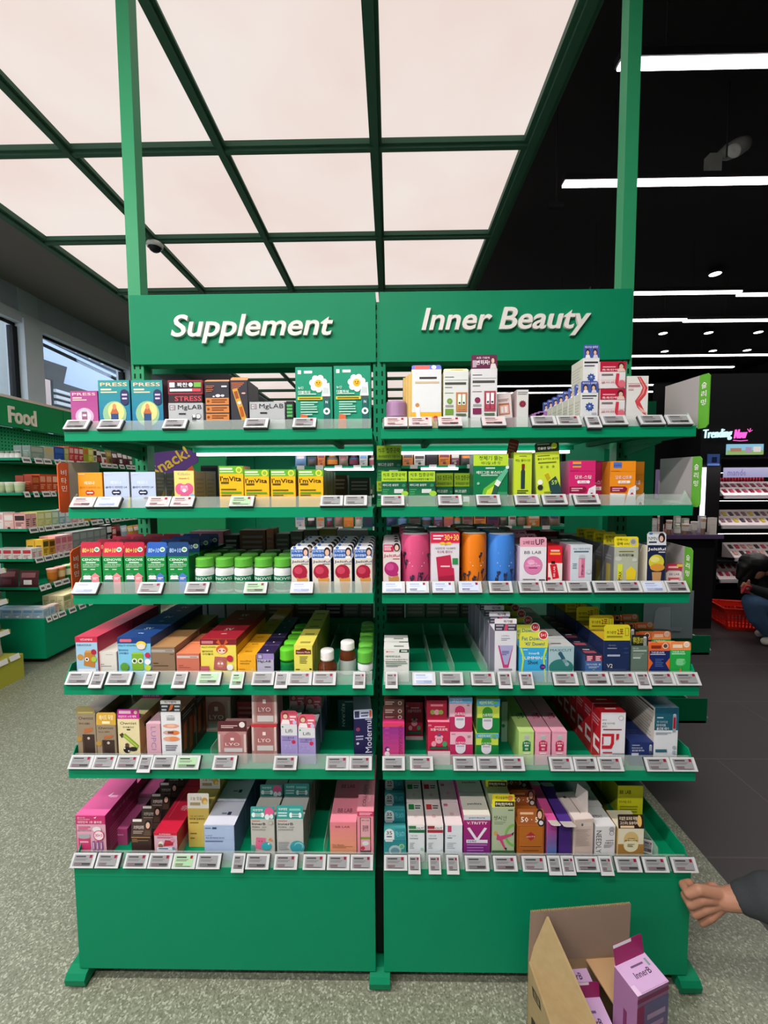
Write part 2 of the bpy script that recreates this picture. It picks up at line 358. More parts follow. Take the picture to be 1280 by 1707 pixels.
for i in range(9):
    z = 2.4+.11*i; m.box(x_-.05, x_, 6.2, 9.2, z, z+.055, mat('#e8eef2', .4))
m.box(x_-.1, x_-.05, 6.2, 9.2, -1, 3.5, mat('#4b5358')); o = m.build('louvre_screen'); tag(o, 'white horizontal louvre screen outside, seen through right part of window', 'screen')
m = MB(); m.box(-16, -3.7, -5, 22, -1.1, -1, mat('#77797a', .9)); struct(m, 'floor', 'paving outside the windows')
# ================================================================== LIGHT CANOPY
X0, PX_, Y0, PY_ = -.0327, .8748, .0329, .8495; ZP = 3.3945
cn = thing('light_canopy', 'large luminous ceiling canopy of glowing square panels in a dark green frame', 'ceiling light', (X0, Y0, ZP))
glow = emit('#fff0ea', PANEL_GLOW, 'luminous_fabric')
_n = glow.node_tree; _no = _n.nodes.new('ShaderNodeTexNoise'); _no.inputs['Scale'].default_value = 1.1; _no.inputs['Detail'].default_value = 3; _r = _n.nodes.new('ShaderNodeValToRGB')
_r.color_ramp.elements[0].position = .35; _r.color_ramp.elements[0].color = (*lin('#fbe6de'), 1); _r.color_ramp.elements[1].position = .65; _r.color_ramp.elements[1].color = (*lin('#fff3ec'), 1)
_tc = _n.nodes.new('ShaderNodeTexCoord'); _n.links.new(_tc.outputs['Object'], _no.inputs[0]); _n.links.new(_no.outputs[0], _r.inputs[0]); _n.links.new(_r.outputs[0], _n.nodes['Principled BSDF'].inputs['Emission Color'])
JA, JB = -1, 10
for j in range(JA, JB):
    for i in range(-3, 1):
        x, y = i*PX_, j*PY_; q = MB(); q.box(x+.02, x+PX_-.02, y+.02, y+PY_-.02, .035, .05, glow); q.build('luminous_panel', cn)
bw = .034
for i in range(-3, 2):
    f = MB(); x = i*PX_; e = .05 if i in (-3, 1) else bw
    f.box(x-e, x+e, JA*PY_-.03, JB*PY_+.03, 0, .012, CANOPY_GREEN); f.box(x-e*.45, x+e*.45, JA*PY_-.03, JB*PY_+.03, -.018, 0, CANOPY_GREEN); f.box(x-e+.01, x+e-.01, JA*PY_-.03, JB*PY_+.03, .012, .055, CANOPY_GREEN)
    if i in (-3, 1): f.box(x-e, x+e, JA*PY_-.03, JB*PY_+.03, .012, .12, CANOPY_GREEN)
    f.build('long_beam', cn)
for j in range(JA, JB+1):
    f = MB(); y = j*PY_; f.box(-3*PX_, PX_, y-bw*.9, y+bw*.9, .001, .013, CANOPY_GREEN); f.box(-3*PX_, PX_, y-.014, y+.014, -.014, .001, CANOPY_GREEN); f.box(-3*PX_, PX_, y-bw+.008, y+bw-.008, .013, .055, CANOPY_GREEN); f.build('cross_beam', cn)
# dome camera under the canopy
p = at(258, 408, Z=ZP-.03); o = MB().lathe([(0, 0), (.055, 0), (.06, -.012), (.058, -.03), (.05, -.035)], mat('#c9ccc8', .4), seg=24).build('dome_camera', None, (p.x, p.y, ZP-.018)); tag(o, 'small round dome security camera on the green canopy beam', 'camera')
MB().lathe([(.045, -.035), (.036, -.055), (.02, -.066), (0, -.07)], mat('#1d2022', .1), seg=24).build('lens_dome', o)
# ================================================================== TUBE LIGHTS OVER THE DARK HALL
ZL = 3.75; white = emit('#fff6f4', TUBE_GLOW, 'tube_light')
def tube(x0, x1, y, nth, wd=.06):
    t = thing('linear_ceiling_light', 'white linear ceiling light in the dark hall, %s visible row from the top' % nth, 'ceiling light', ((x0+x1)/2, y, ZL), 'linear lights over the dark hall')
    L = (x1-x0)/2
    MB().box(-L, L, -wd/2-.008, wd/2+.008, .012, .055, DARK).build('housing', t); MB().box(-L+.01, L-.01, -wd/2, wd/2, -.004, .014, white).build('diffuser', t)
    for k in (-1, 1): MB().tube([(k*L*.7, 0, .05), (k*L*.7, 0, ZC-ZL)], .004, DARK, 6).build('suspension_cable', t)
    return t
for k, (xa, xb, py, nth) in enumerate([(1033, 1560, 103, 'first'), (940, 1500, 303, 'second'), (700, 1229, 491, 'third'), (1234, 1700, 489, 'third'), (900, 1141, 535, 'fourth'), (1144, 1600, 533, 'fourth'), (500, 1276, 596, 'fifth'), (500, 1212, 616, 'sixth'), (1190, 1500, 640, 'seventh'), (640, 1118, 644, 'seventh'), (500, 1090, 656, 'eighth'), (1180, 1500, 652, 'eighth')]):
    a, b = at(xa, py, Z=ZL), at(xb, py, Z=ZL); t = tube(a.x, b.x, (a.y+b.y)/2, nth); 
    t['label'] = 'white linear ceiling light in the dark hall, %s row, %s' % (nth, {0: 'nearest and thickest', 1: 'carrying a swivel speaker', 2: 'left of a gap', 3: 'right of a gap', 4: 'left of a gap', 5: 'right of a gap', 6: 'unbroken', 7: 'just below the unbroken one', 8: 'right of the green flag board', 9: 'behind the red swirl box', 10: 'lowest left', 11: 'lowest right'}[k])
for k, (px, py) in enumerate([(1192, 457), (1105, 556), (1181, 555), (1264, 554), (1108, 586), (1188, 585), (1245, 584)]):
    p = at(px, py, Z=4.31); o = MB().lathe([(0, .0), (.07, 0), (.085, .01), (.085, .04), (0, .04)], [emit('#fff6f0', 6, 'spot'), DARK, DARK, DARK], seg=18).build('ceiling_spotlight', None, (p.x, p.y, 4.31)); tag(o, 'small round ceiling spotlight in the dark hall, ' + ['alone above the others', 'leftmost of the upper three', 'middle of the upper three', 'rightmost of the upper three', 'leftmost of the lower three', 'middle of the lower three', 'rightmost of the lower three'][k], 'spotlight', 'round spotlights over the dark hall')
# swivel speaker on the second tube light
p = at(1200, 283, Y=at(1200, 303, Z=ZL).y); o = thing('swivel_speaker', 'grey swivel wall speaker standing on the second linear ceiling light', 'speaker', (p.x, p.y, ZL+.055))
g_ = mat('#8d8d88', .4); MB().box(-.10, -.01, -.03, .03, 0, .13, g_).build('bracket', o)
q = MB(); q.lathe([(0, -.11), (.03, -.1), (.055, -.03), (.062, .05), (.05, .11), (0, .12)], g_, seg=20, ax='x'); q.build('horn', o, (.08, 0, .17), (0, math.radians(-24), 0))
MB().lathe([(.052, 0), (.045, .012), (.02, .016), (0, .012)], mat('#e8e8e6', .2), seg=20, ax='y').build('grille', o, (.06, -.045, .13))
for k, (px, y0, y1) in enumerate([(1211, 0, 262), (991, 405, 478), (926, 270, 340)]):
    a = at(px, y1, Y=1.6 if k != 1 else 3.2); o = MB().tube([(a.x, a.y, a.z), (a.x, a.y, ZC)], .006, DARK, 6).build('suspension_rod'); tag(o, 'thin dark rod hanging from the black ceiling, ' + ['above the swivel speaker', 'beside the canopy edge, lower', 'next to the dark canopy corner'][k], 'rod')
    if k: MB().box(-.05, .05, -.02, .02, -.03, 0, DARK).build('clamp', o, (a.x, a.y, a.z))
# housings for the added fill lamps behind the camera (the light comes from the lamps set at the top)
for k, (x, y) in enumerate([(-2.3, -1.5), (-.4, -1.5), (-2.3, -2.6), (-.4, -2.6)]):
    o = MB().box(-.86, .86, -.06, .06, .015, .07, DARK).build('fill_lamp_housing', None, (x, y, 3.33)); tag(o, 'added fill lamp housing behind the camera, %s' % ORD[k], 'ceiling light', 'added fill lamps behind the camera')
# ================================================================== THE GREEN GONDOLA
G = thing('shelf_gondola', 'green double bay shop gondola with Supplement and Inner Beauty headers', 'shelf unit', (0, 0, 0))
SLOT = mat('#03281b', .8)
POSTG = mat('#2d8d5e', .42)
for k, x in enumerate((-.9, 0, .9)):
    m = MB(); hw = .023; top = ZP-.019 if k != 1 else 2.16
    m.box(x-hw, x+hw, -.024, .024, .02, top, POSTG if k != 1 else GREEN_D)
    z = .5
    while z < 2.14:
        for s in (-.0105, .0105):
            m.poly([(x+s-.003, -.0246, z), (x+s+.003, -.0246, z), (x+s+.003, -.0246, z+.018), (x+s-.003, -.0246, z+.018)], SLOT)
            m.poly([(x+s*1.0+hw*0-.003, .0246, z+.018), (x+s+.003, .0246, z+.018), (x+s+.003, .0246, z), (x+s-.003, .0246, z)], SLOT)
        z += .034
    m.build('post', G)
    f = MB(); fw = .03; prof = [(-.458, 0.012), (-.461, .032), (-.452, .044), (-.43, .05), (.43, .05), (.452, .044), (.461, .032), (.458, .012)]
    xx = x*1.005; f.prism([(xx-fw, a, b) for a, b in prof], (2*fw, 0, 0), GREEN_D); f.build('foot', G)
    l = MB(); [l.lathe([(0, 0), (.017, 0), (.017, .008), (.008, .012), (0, .012)], BLK, (xx, s, 0), 14) for s in (-.43, .43)]; l.build('levelling_foot', G)
bays = [(-.9, -.0125), (.0125, .9)]
for bi, (xa, xb) in enumerate(bays):
    xs0 = -.915 if bi == 0 else .002; xs1 = -.012 if bi == 0 else .912
    sg = MB(); z0, z1, yf = 1.943, 2.192, -.032; c = .004
    sg.hexa([(xs0, yf, z0), (xs1, yf, z0), (xs1, -.026, z0), (xs0, -.026, z0), (xs0, yf, z1), (xs1, yf, z1), (xs1, -.026, z1), (xs0, -.026, z1)], GREEN_D)
    sg.box(xs0, xs1, -.026, .10, z1-.004, z1, GREEN_D); sg.box(xs0, xs1, .10, .104, z0, z1, GREEN_D); sg.box(xs0+.02, xs1-.02, -.026, .03, z0, z0+.004, GREEN_D)
    s = sg.build('sign_panel', G)
    a, b = (at(287, 545, Y=yf), at(556, 545, Y=yf)) if bi == 0 else (at(702, 538, Y=yf), at(983, 538, Y=yf))
    zt, zb = (at(420, 525, Y=yf).z, at(420, 573, Y=yf).z) if bi == 0 else (at(840, 514, Y=yf).z, at(840, 562, Y=yf).z)
    W, H = b.x-a.x, zt-zb; t = MB(); LW = mat('#dcd9d2', .45)
    t.text('Supplement' if bi == 0 else 'Inner Beauty', lambda u, v: (a.x+u*W, yf-.012, zb+v*H), .5, .5, 1, 1, LW, 4, .018, .22, (0, .012, 0))
    t.build('header_lettering', s)
    sc_ = MB()
    for q in (xs0+.008, xs0+.024, xs1-.024, xs1-.008): sc_.lathe([(0, -.001), (.003, -.001), (.003, 0)], BLK, (q, yf, z1-.008), 8, ax='y')
    sc_.build('screws', s)
ACR = clear('#b4c2ba', .22, .12, 'acrylic_rail')
for bi, (xa, xb) in enumerate(bays):
    for sh in range(1, 7):
        for side in (-1, 1):
            zb = ZB[sh]+(.03 if sh == 1 and side == -1 else 0); m = MB(); D = DF[sh]
            def Yv(y): return y*(-side)          # front side faces -y
            def bx(x0, x1, y0, y1, z0, z1, mt=GREEN): m.box(x0, x1, min(Yv(y0), Yv(y1)), max(Yv(y0), Yv(y1)), z0, z1, mt)
            bx(xa, xb, -D*1, -D+.0025, zb, zb+.031) if False else None
            if side == 1:
                m.box(xa, xb, -D, -D+.003, zb, zb+.030, GREEN); m.box(xa, xb, -D+.003, -.03, zb+.02, zb+.0235, GREEN); m.box(xa, xb, -.033, -.03, zb+.0235, zb+(.07 if sh > 3 else .045), GREEN_D); m.box(xa, xb, -D+.003, -D+.03, zb+.0005, zb+.003, GREEN)
                for x in (xa+.003, xb-.006): m.box(x, x+.003, -D+.003, -.03, zb+.002, zb+.02, GREEN)
                for x in (xa+.14, xb-.14): m.box(x, x+.02, -D+.06, -.03, zb+.004, zb+.02, GREEN_D)
            else:
                m.box(xa, xb, D-.003, D, zb, zb+.030, GREEN); m.box(xa, xb, .03, D-.003, zb+.02, zb+.0235, GREEN); m.box(xa, xb, .03, .033, zb+.0235, zb+(.07 if sh > 3 else .045), GREEN_D)
            o = m.build('shelf_board', G)
            if side == -1 and sh == 1: MB().box(xa+.03, xb-.03, D-.03, D-.010, zb-.018, zb-.005, emit('#f6f9ff', 4.0, 'shelf_led_tube')).build('led_strip', o)
            for x in (xa-.001, xb-.002):
                e = MB()
                if sh == 6: continue
                yy = -.026 if side == 1 else .026; y1 = -D*.62 if side == 1 else D*.62
                e.prism([(x, yy, zb-.032), (x, y1, zb-.002), (x, y1, zb+.0195), (x, yy, zb+.0195)], (.003, 0, 0), GREEN_D)
                e.build('bracket', o)
            if side == 1:
                a = MB(); a.prism([(xa+.004, -D+.001, zb+.030), (xa+.004, -D+.0025, zb+.029), (xa+.004, -D+.024, zb+.060), (xa+.004, -D+.0225, zb+.061)], (xb-xa-.008, 0, 0), ACR); a.build('acrylic_price_rail', o)
            # end lips
            xe = xa if bi == 0 else xb-.003
            lp = MB()
            sgn = -1 if side == 1 else 1
            if sh > 3: lp.prism([(xe, sgn*.05, zb+.02), (xe, sgn*(D-.004), zb+.02), (xe, sgn*(D-.004), zb+.040), (xe, sgn*(D-.03), zb+.078), (xe, sgn*.05, zb+.078)], (.003, 0, 0), GREEN)
            else: lp.prism([(xe, sgn*.05, zb+.02), (xe, sgn*(D-.004), zb+.02), (xe, sgn*(D-.004), zb+.034), (xe, sgn*(D-.035), zb+.072), (xe, sgn*(D-.05), zb+.04), (xe, sgn*.05, zb+.04)], (.003, 0, 0), clear('#bfe0cc', .35, .1, 'green_acrylic'))
            lp.build('side_lip', o)
    # base panels
    m = MB(); D = .4435; xo = .0; m.box(xa+.0, xb, -D, -D+.02, .052, .3436, mat('#00885e', .55)); m.build('base_panel', G)
    m = MB(); m.box(xa, xb, D-.02, D, .052, .3436, GREEN); m.build('base_panel', G)
    m = MB(); xe = xa if bi == 0 else xb-.018; m.box(xe, xe+.018, -D+.021, D-.021, .052, .342, GREEN_D); m.build('end_panel', G)
# black gap strip between bays
MB().box(-.0118, .0118, -.40, -.03, .06, .34, mat('#0a1c14', .6)).build('centre_upright_web', G)
def dv(sh, px, d0=.03):
    x = at(px, {4: 1120, 5: 1262, 6: 1430}[sh], Y=-DF[sh]+d0).x; o = MB().box(x-.0008, x+.0008, -DF[sh]+d0, -.05, SURF[sh], SURF[sh]+.05, clear('#dcefe4', .22, .1, 'divider_plastic')).build('shelf_divider'); return o
DV = [(4, 720, 'left of the empty space beside the white box'), (4, 757, 'middle of the empty lower right shelf'), (4, 812, 'left of the tall white carton row'), (4, 540, 'between the two brown jars, left'), (4, 563, 'between the two brown jars, right'), (6, 1096, 'in the empty right corner of the bottom shelf'), (6, 540, 'in the gap left of the pink and orange cartons'), (5, 352, 'in the gap beside the pink arch boxes')]
for sh, px, t in DV: tag(dv(sh, px), 'clear plastic shelf divider '+t, 'divider', 'clear shelf dividers')
# flag boards on the shelf ends
def flag(px_far, px_grn, px_near, ytop_n, ytop_f, ybot, X, colr, txt, lab, gcol='#a39c9b'):
    yf, yg, yn = at(px_far, 700, X=X).y, at(px_grn, 700, X=X).y, at(px_near, 700, X=X).y
    pyr = lambda px, py: at(px, py, X=X).z
    zt, zf, zb = pyr(px_near, ytop_n), pyr(px_far, ytop_f), pyr(px_near, ybot); t = .003
    yf = min(yf, -.06)
    zg = zt+(zf-zt)*(yg-yn)/(yf-yn)
    o = MB().prism([(X, yg, zb+.004), (X, yf, zb+.012), (X, yf, zf), (X, yg, zg)], (t, 0, 0), mat(gcol, .5)).build('flag_board'); tag(o, lab, 'sign board')
    r = .008; s = MB().prism([(X, yg, zb), (X, yn+r, zb), (X, yn, zb+r), (X, yn, zt-r), (X, yn+r, zt), (X, yg, zg)], (t, 0, 0), mat(colr, .45)); 
    W = yg-yn
    sd = X if X > 0 else X+t; dr = -1 if X > 0 else 1
    k = len(txt)
    for i, ch in enumerate(txt):
        cz = zt-.03-i*.0235 if X > 0 else zt-.028-i*.023
        # read from inside the bay: left of the letter is towards the viewer's left
        s.text(ch, (lambda a, b, cz=cz: (sd+dr*.0006, (yn+yg)/2-dr*(-1)*(a-.5)*(1)*.5*2*1*(-1 if X > 0 else 1)*(-1 if X > 0 else 1)*1, cz+(b-.5))) if False else (lambda a, b, cz=cz: (sd+dr*.0006, (yn+yg)/2+(-(a-.5) if X > 0 else (a-.5)), cz+(b-.5))), .5, .5, W*.5, .017, mat('#f2efe6', .5), 1, .01)
    s.build('coloured_strip', o); return o
GR, OR = '#5ea535', '#cf5a2c'
flag(1107, 1163, 1180, 622, 645, 712, .915, GR, '슬리밍', 'grey flag board with green strip at the right end of the top shelf')
flag(1103, 1157, 1172, 760, 765, 846, .915, GR, '슬리밍', 'grey flag board with green strip at the right end of second shelf')
flag(1110, 1150, 1163, 916, 903, 996, .915, GR, '슬리밍', 'grey flag board with green strip at the right end of third shelf')
flag(160, 108, 90, 771, 770, 856, -.918, OR, '비타민', 'grey flag board with orange strip at left end of second shelf', '#aaa698')
flag(135, 120, 104, 920, 906, 1008, -.918, OR, '비타민', 'grey flag board with orange strip at left end of third shelf', '#aaa698')
# ================================================================== ELECTRONIC PRICE TAGS
TW = mat('#c0c3c3', .4); TS = mat('#8e9091', .25); TG = mat('#9ec49a', .25); TB = mat('#3a3c40', .4); TR = mat('#8a1633', .4); TGL = mat('#c3cfe6', .2); TP = mat('#d9b9b9', .25)
def pricetag(sh, px0, px1, py, lab, scr=TS, badge=TR, small=False, X=None):
    Y = -DF[sh]+.001; p = at((px0+px1)/2, py, Y=Y); p.z = ZB[sh]+(.0485 if not small else .044); W = at(px1, py, Y=Y).x-at(px0, py, Y=Y).x-.001; H = .035 if not small else .044
    lean = math.radians(36)
    m = MB(); m.box(-W/2, W/2, 0, .008, -H/2, H/2, TW); m.box(-W/2-.0006, W/2+.0006, .004, .012, -H/2-.0006, H/2+.0006, TB)
    o = m.build('price_tag', None, (p.x, p.y, p.z), (-lean, 0, 0)); tag(o, lab, 'price tag', 'electronic price tags')
    sw, sh_ = (W*.395, H*.375) if not small else (W*.37, H*.34); off = -.02*W if not small else 0; dz = 0 if not small else H*.04
    s = MB(); s.box(off-sw, off+sw, -.0006, 0, dz-sh_, dz+sh_, scr)
    pl = lambda a, b, l: (off-sw+a, -.0007-l, dz-sh_+b); inkc = '#3c3638' if scr is not TGL else '#8f9bb8'
    r = random.Random(int(px0)*7+sh)
    ops = [('L', .08, .78, .62, .9, 1, inkc), ('L', .08, .5, .75, .66, 2, '#6f6d6e' if scr is not TGL else '#a5b0cc'), ('L', .08, .14, .5, .3, 2, '#5d2a34' if badge is TR else inkc), ('R', .1, .03, .92, .08, inkc)]
    if badge is None or r.random() < .3: ops.append(('L', .5, .12, .95, .3, 1, inkc))
    art(s, ops, 2*sw, 2*sh_, pl)
    if badge: w2 = sw*(.13 if not small else .2); s.box(off+sw*.78-w2, off+sw*.78+w2, -.0012, -.0006, dz+sh_*.72-w2, dz+sh_*.72+w2, badge)
    s.build('screen', o)
    return o
N = None
TAGS = [
 (1, 709, [(108, 147, 'in front of the pink bottle box', TS, N), (164, 203, 'in front of the left teal box', TS, N), (272, 311, 'below the three box stack', TS, N), (407, 447, 'in front of the low silver box', TS, N), (488, 527, 'in front of the left daisy box', TS, TR)]),
 (1, 703, [(640, 679, 'below the lilac tin', TP, TR), (681, 720, 'below the yellow bottomed white box', TP, TR), (730, 770, 'below the green striped white box', TP, TR), (803, 843, 'below the plum topped white box', TP, N), (886, 927, 'left end of the blue tabbed row', TS, N), (928, 968, 'just left of the blue star box', TS, TR), (1003, 1045, 'below the red and white stack', TS, N), (1066, 1107, 'right of the red swirl box', TS, N), (1111, 1152, 'at the far right beside the green flag board', TS, N)]),
 (2, 840, [(119, 158, 'below the orange box, far left', TP, N), (160, 200, 'below the left light blue box', TGL, N), (245, 284, 'right of the light blue boxes', TP, TR), (285, 323, 'below the pink heart box', TP, TR), (383, 423, 'below the tallest yellow box', TG, TR), (534, 572, 'below the rightmost yellow box', TS, TB), (573, 612, 'beside the centre post', TS, TB)]),
 (2, 835, [(635, 674, 'just right of the centre post', TS, TR), (730, 770, 'below the small dark green boxes', TS, TR), (794, 834, 'below the large bottle picture box', TS, TR), (858, 898, 'below the narrow lime box', TS, TR), (904, 945, 'below the open lime box', TS, TR), (957, 999, 'below the hot pink box', TS, TR)]),
 (3, 983, [(122, 163, 'below the first red tabbed green carton', TGL, N), (231, 271, 'between red and blue tabbed cartons', TS, TR), (309, 348, 'below the leftmost white bottle', TS, TR), (407, 445, 'below the middle white bottles', TG, TR), (484, 522, 'below the first ice cream carton', TGL, N)]),
 (3, 982, [(637, 675, 'below the pink ice cream carton', TGL, N), (677, 715, 'below the pink canister', TGL, TR), (720, 758, 'below the red topped white box', TGL, TR), (764, 803, 'below the orange canister', TGL, TR), (815, 854, 'below the blue canister', TS, TR), (865, 904, 'below the white box with pink circle', TS, TR), (905, 944, 'below the bright red box', TS, TR), (945, 984, 'below the box with a pink stick', TS, N), (989, 1029, 'below the grey sided box row', TS, N), (1029, 1069, 'below the yellow tabbed box', TS, TR), (1070, 1109, 'below the navy ice cream carton', TGL, N), (1110, 1147, 'at the far right beside flag board', TS, TR)]),
 (4, 1134, [(111, 151, 'at the far left corner', TS, N), (151, 173, 'small upright one under the small white box', TS, N), (178, 219, 'below the blue cartoon box', TS, N), (238, 261, 'small upright one under the tan boxes', TS, N), (288, 311, 'small upright one under the salmon boxes', TS, N), (328, 368, 'below the red and yellow box', TG, N), (384, 406, 'small upright one left of yellow cartons', TG, N), (420, 457, 'below the purple topped carton', TS, N), (458, 480, 'small upright one under the green capped bottles', TS, N), (480, 520, 'below the yellow and maroon carton', TS, TR), (521, 560, 'below the front brown jar', TS, TR), (588, 609, 'small upright one beside the centre post', TS, TR)]),
 (4, 1139, [(642, 663, 'small upright one below the lone white box', TS, TR), (687, 726, 'left one below the empty space', TGL, N), (733, 772, 'right one below the empty space', TS, N), (785, 825, 'left of the tall white cartons', TS, TR), (830, 853, 'small upright one below the white V carton', TS, TR), (866, 889, 'small upright one below the sky blue box', TS, TR), (922, 963, 'below the teal capsule box', TS, TR), (973, 1016, 'below the small blue box', TS, TR), (1018, 1060, 'below the navy box with yellow tab', TS, TR), (1061, 1083, 'small upright one below the sage box', TS, TR), (1084, 1124, 'below the navy and orange box', TS, TR), (1125, 1166, 'at the far right corner', TS, TR)]),
 (5, 1277, [(116, 155, 'at the far left corner', TS, TR), (155, 193, 'below the yellow tabbed chocolate box', TS, TR), (194, 231, 'below the cream magenta tabbed box', TS, TR), (231, 253, 'small upright one below the pale pink box', TS, N), (254, 292, 'below the white box with orange ovals', TS, N), (293, 333, 'right of the orange oval box', TG, N), (355, 394, 'below the front arch box', TS, TR), (456, 495, 'below the lilac twin cartons', TS, TR), (543, 582, 'left one near the centre post', TS, TR), (582, 620, 'right one beside the centre post', TS, TR)]),
 (5, 1281, [(637, 675, 'below the magenta gradient box', TS, N), (683, 722, 'left of the crimson bear box', TS, TR), (755, 794, 'below the pink capsule boxes', TS, N), (795, 833, 'below the green capsule boxes', TS, N), (834, 874, 'right of the green capsule boxes', TS, TR), (916, 955, 'below the right pink long carton', TS, TR), (956, 996, 'below the gap, with a black badge', TS, TB), (997, 1038, 'below the red and white box', TS, TR), (1076, 1118, 'below the teal and white tall box', TS, TR), (1119, 1160, 'at the far right corner', TS, TR)]),
 (6, 1445, [(120, 159, 'at the far left corner', TS, TR), (161, 200, 'below the right edge of the big pink box', TS, TR), (208, 247, 'below the dark brown cartons', TS, TR), (248, 287, 'below the crimson long box', TS, TR), (288, 327, 'left of the light blue boxes, greenish', TG, TR), (328, 368, 'below the left part of the light blue box', TS, N), (387, 408, 'small upright one beside the light blue box', TS, N), (410, 449, 'below the first grey carton', TS, N), (457, 496, 'below the second grey carton', TS, TR), (505, 543, 'below the empty gap', TS, TR), (545, 583, 'below the pink and orange carton', TS, TR), (584, 622, 'beside the centre post', TS, TR)]),
 (6, 1450, [(640, 679, 'below the teal card boxes', TS, TR), (680, 701, 'small upright one below the green badge carton', TS, TR), (714, 735, 'small upright one below the red badge carton', TS, TR), (744, 765, 'small upright one below the plain white carton', TS, TR), (775, 815, 'below the purple V box', TS, N), (822, 862, 'below the exercise picture box', TS, TR), (870, 911, 'below the copper box', TS, TR), (913, 935, 'small upright one below the magenta carton', TS, N), (936, 958, 'small upright one below the purple carton', TS, TR), (959, 998, 'below the opened beige box', TS, TR), (999, 1021, 'small upright one below the white lettered box', TS, TR), (1026, 1068, 'below the cream oval box', TS, TR), (1072, 1113, 'right of the cream oval box', TS, TR), (1120, 1161, 'at the far right corner', TS, TR)])]
SN = {1: 'top shelf', 2: 'second shelf', 3: 'third shelf', 4: 'fourth shelf', 5: 'fifth shelf', 6: 'bottom shelf'}
for sh, py, L in TAGS:
    for x0, x1, t, sc, bd in L:
        sm = x1-x0 < 30; pricetag(sh, x0, x1, py+(3 if sm else 0), '%s price tag, %s %s, %s' % ('white', SN[sh], 'left bay' if x1 < 628 else 'right bay', t.replace('small upright one', 'small upright')), sc, bd, sm)
pricetag(1, 977, 1001, 706, 'white price tag, top shelf right bay, small upright below the blue star box', TS, N, True)
# ================================================================== PRODUCTS ON THE FRONT SHELVES
def Rr(*a): return ('R',)+a
def T(*a): return ('T',)+a
def L(*a): return ('L',)+a
def C(*a): return ('C',)+a
def P(c, *p): return ('P', c)+p
def Gd(*a): return ('G',)+a
INK = '#2b2b33'
# ---------------------------------------------------------------- top shelf, left
def press(c0, c1, gold, bottle, pill=None):
    o = [Gd(0, 0, 1, 1, c1, c0), T('PRESS', .5, .90, .86, .085, gold, .015), L(.08, .76, .42, .8, 1, gold), L(.08, .70, .6, .73, 1, gold)]
    if bottle == 'jar': o += [C(.5, .2, .34, '#c9a9c4', .3), C(.5, .2, .24, '#d9cbd8', .24), Rr(.4, 0, .6, .34, '#8f5a78'), P('#b9bac4', (.4, .34), (.44, .46), (.56, .46), (.6, .34)), Rr(.43, .2, .57, .26, '#f0e6ee')]
    else: o += [C(.5, .2, .38, '#8fb98e', .4), C(.55, .25, .26, '#d5cf86', .3), P('#2b4a78', (.38, 0), (.62, 0), (.62, .22), (.38, .22)), P('#b5653a', (.36, .2), (.64, .2), (.56, .33), (.44, .33)), C(.5, .37, .06, '#d98a5c', .09)]
    if pill: o += [C(.84, .68, .13, pill), Rr(.71, .5, .97, .68, pill), C(.84, .5, .13, pill), L(.76, .63, .93, .67, 1, '#c8b8d8'), L(.77, .54, .92, .58, 1, '#c8b8d8')]
    return o
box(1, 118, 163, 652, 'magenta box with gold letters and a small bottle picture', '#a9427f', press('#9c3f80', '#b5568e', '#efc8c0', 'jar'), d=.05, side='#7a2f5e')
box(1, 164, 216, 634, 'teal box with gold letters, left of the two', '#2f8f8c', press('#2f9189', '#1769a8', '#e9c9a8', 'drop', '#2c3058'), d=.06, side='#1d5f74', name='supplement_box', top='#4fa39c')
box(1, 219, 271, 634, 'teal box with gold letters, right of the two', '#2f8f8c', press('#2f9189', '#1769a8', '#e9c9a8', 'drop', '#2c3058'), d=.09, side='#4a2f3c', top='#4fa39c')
mg = [Rr(.04, .62, .2, .88, INK), Rr(.055, .64, .185, .86, '#b9bdc0'), L(.08, .74, .12, .77, 1, INK), Rr(.13, .66, .17, .84, '#b58a96'), T('MgLAB', .62, .74, .68, .3, INK, .004), L(.3, .38, .5, .46, 1, INK)]
box(1, 281, 339, 672, 'silver grey box at the bottom of the three box stack', '#aeb3b4', mg+[C(.86, .28, .08, '#3a3a40'), C(.86, .28, .068, '#c7cbcc'), Rr(.68, .02, .8, .32, '#34363c'), Rr(.7, .22, .78, .36, '#e4e4e4')], d=.07)
box(1, 281, 338, 658, 'slim black box with red letters in the middle of the stack', '#33272e', [T('STRESS', .58, .5, .78, .6, '#d8404a', .03)], d=.08, on='silver grey box at the bottom of the three box stack', side='#2a2226')
box(1, 280, 338, 634, 'red framed box on top of the three box stack', '#a32c3c', [Rr(.03, .1, .97, .9, '#2d2a30'), Rr(.05, .5, .2, .84, '#f2f2f0'), T('꽉찬', .42, .67, .3, .32, '#f4f4f4', .03), C(.66, .67, .06, '#f4f4f4'), Rr(.75, .5, .96, .84, '#6cae45'), L(.06, .2, .7, .38, 1, '#e8e8ea'), Rr(.7, .18, .95, .4, '#c84a55')], d=.08, on='slim black box with red letters in the middle of the stack', side='#7e2430')
def orange(i): return [Rr(.04, i, .98, i+.17, '#c77c3e'), C(.14, i+.085, .055, '#7a3f18'), L(.28, i+.05, .9, i+.13, 2, '#6a3413')]
box(1, 341, 382, 636, 'charcoal box with three orange bands', '#34333b', orange(.42)+orange(.22)+orange(.02)+[L(.07, .83, .41, .89, 2, '#b8643a'), L(.07, .74, .37, .8, 2, '#b8643a'), L(.7, .85, .92, .89, 1, '#d8d8dc'), C(.55, .64, .1, '#dcdce2', .06), C(.74, .64, .08, '#c9c9d2', .05), C(.38, .62, .05, '#dcdce2', .03)], d=.08, tops=[P('#d98a5a', (.3, .1), (.95, .05), (.9, .8), (.5, .9))], tab=(7, '#d98c5c', [], 55))
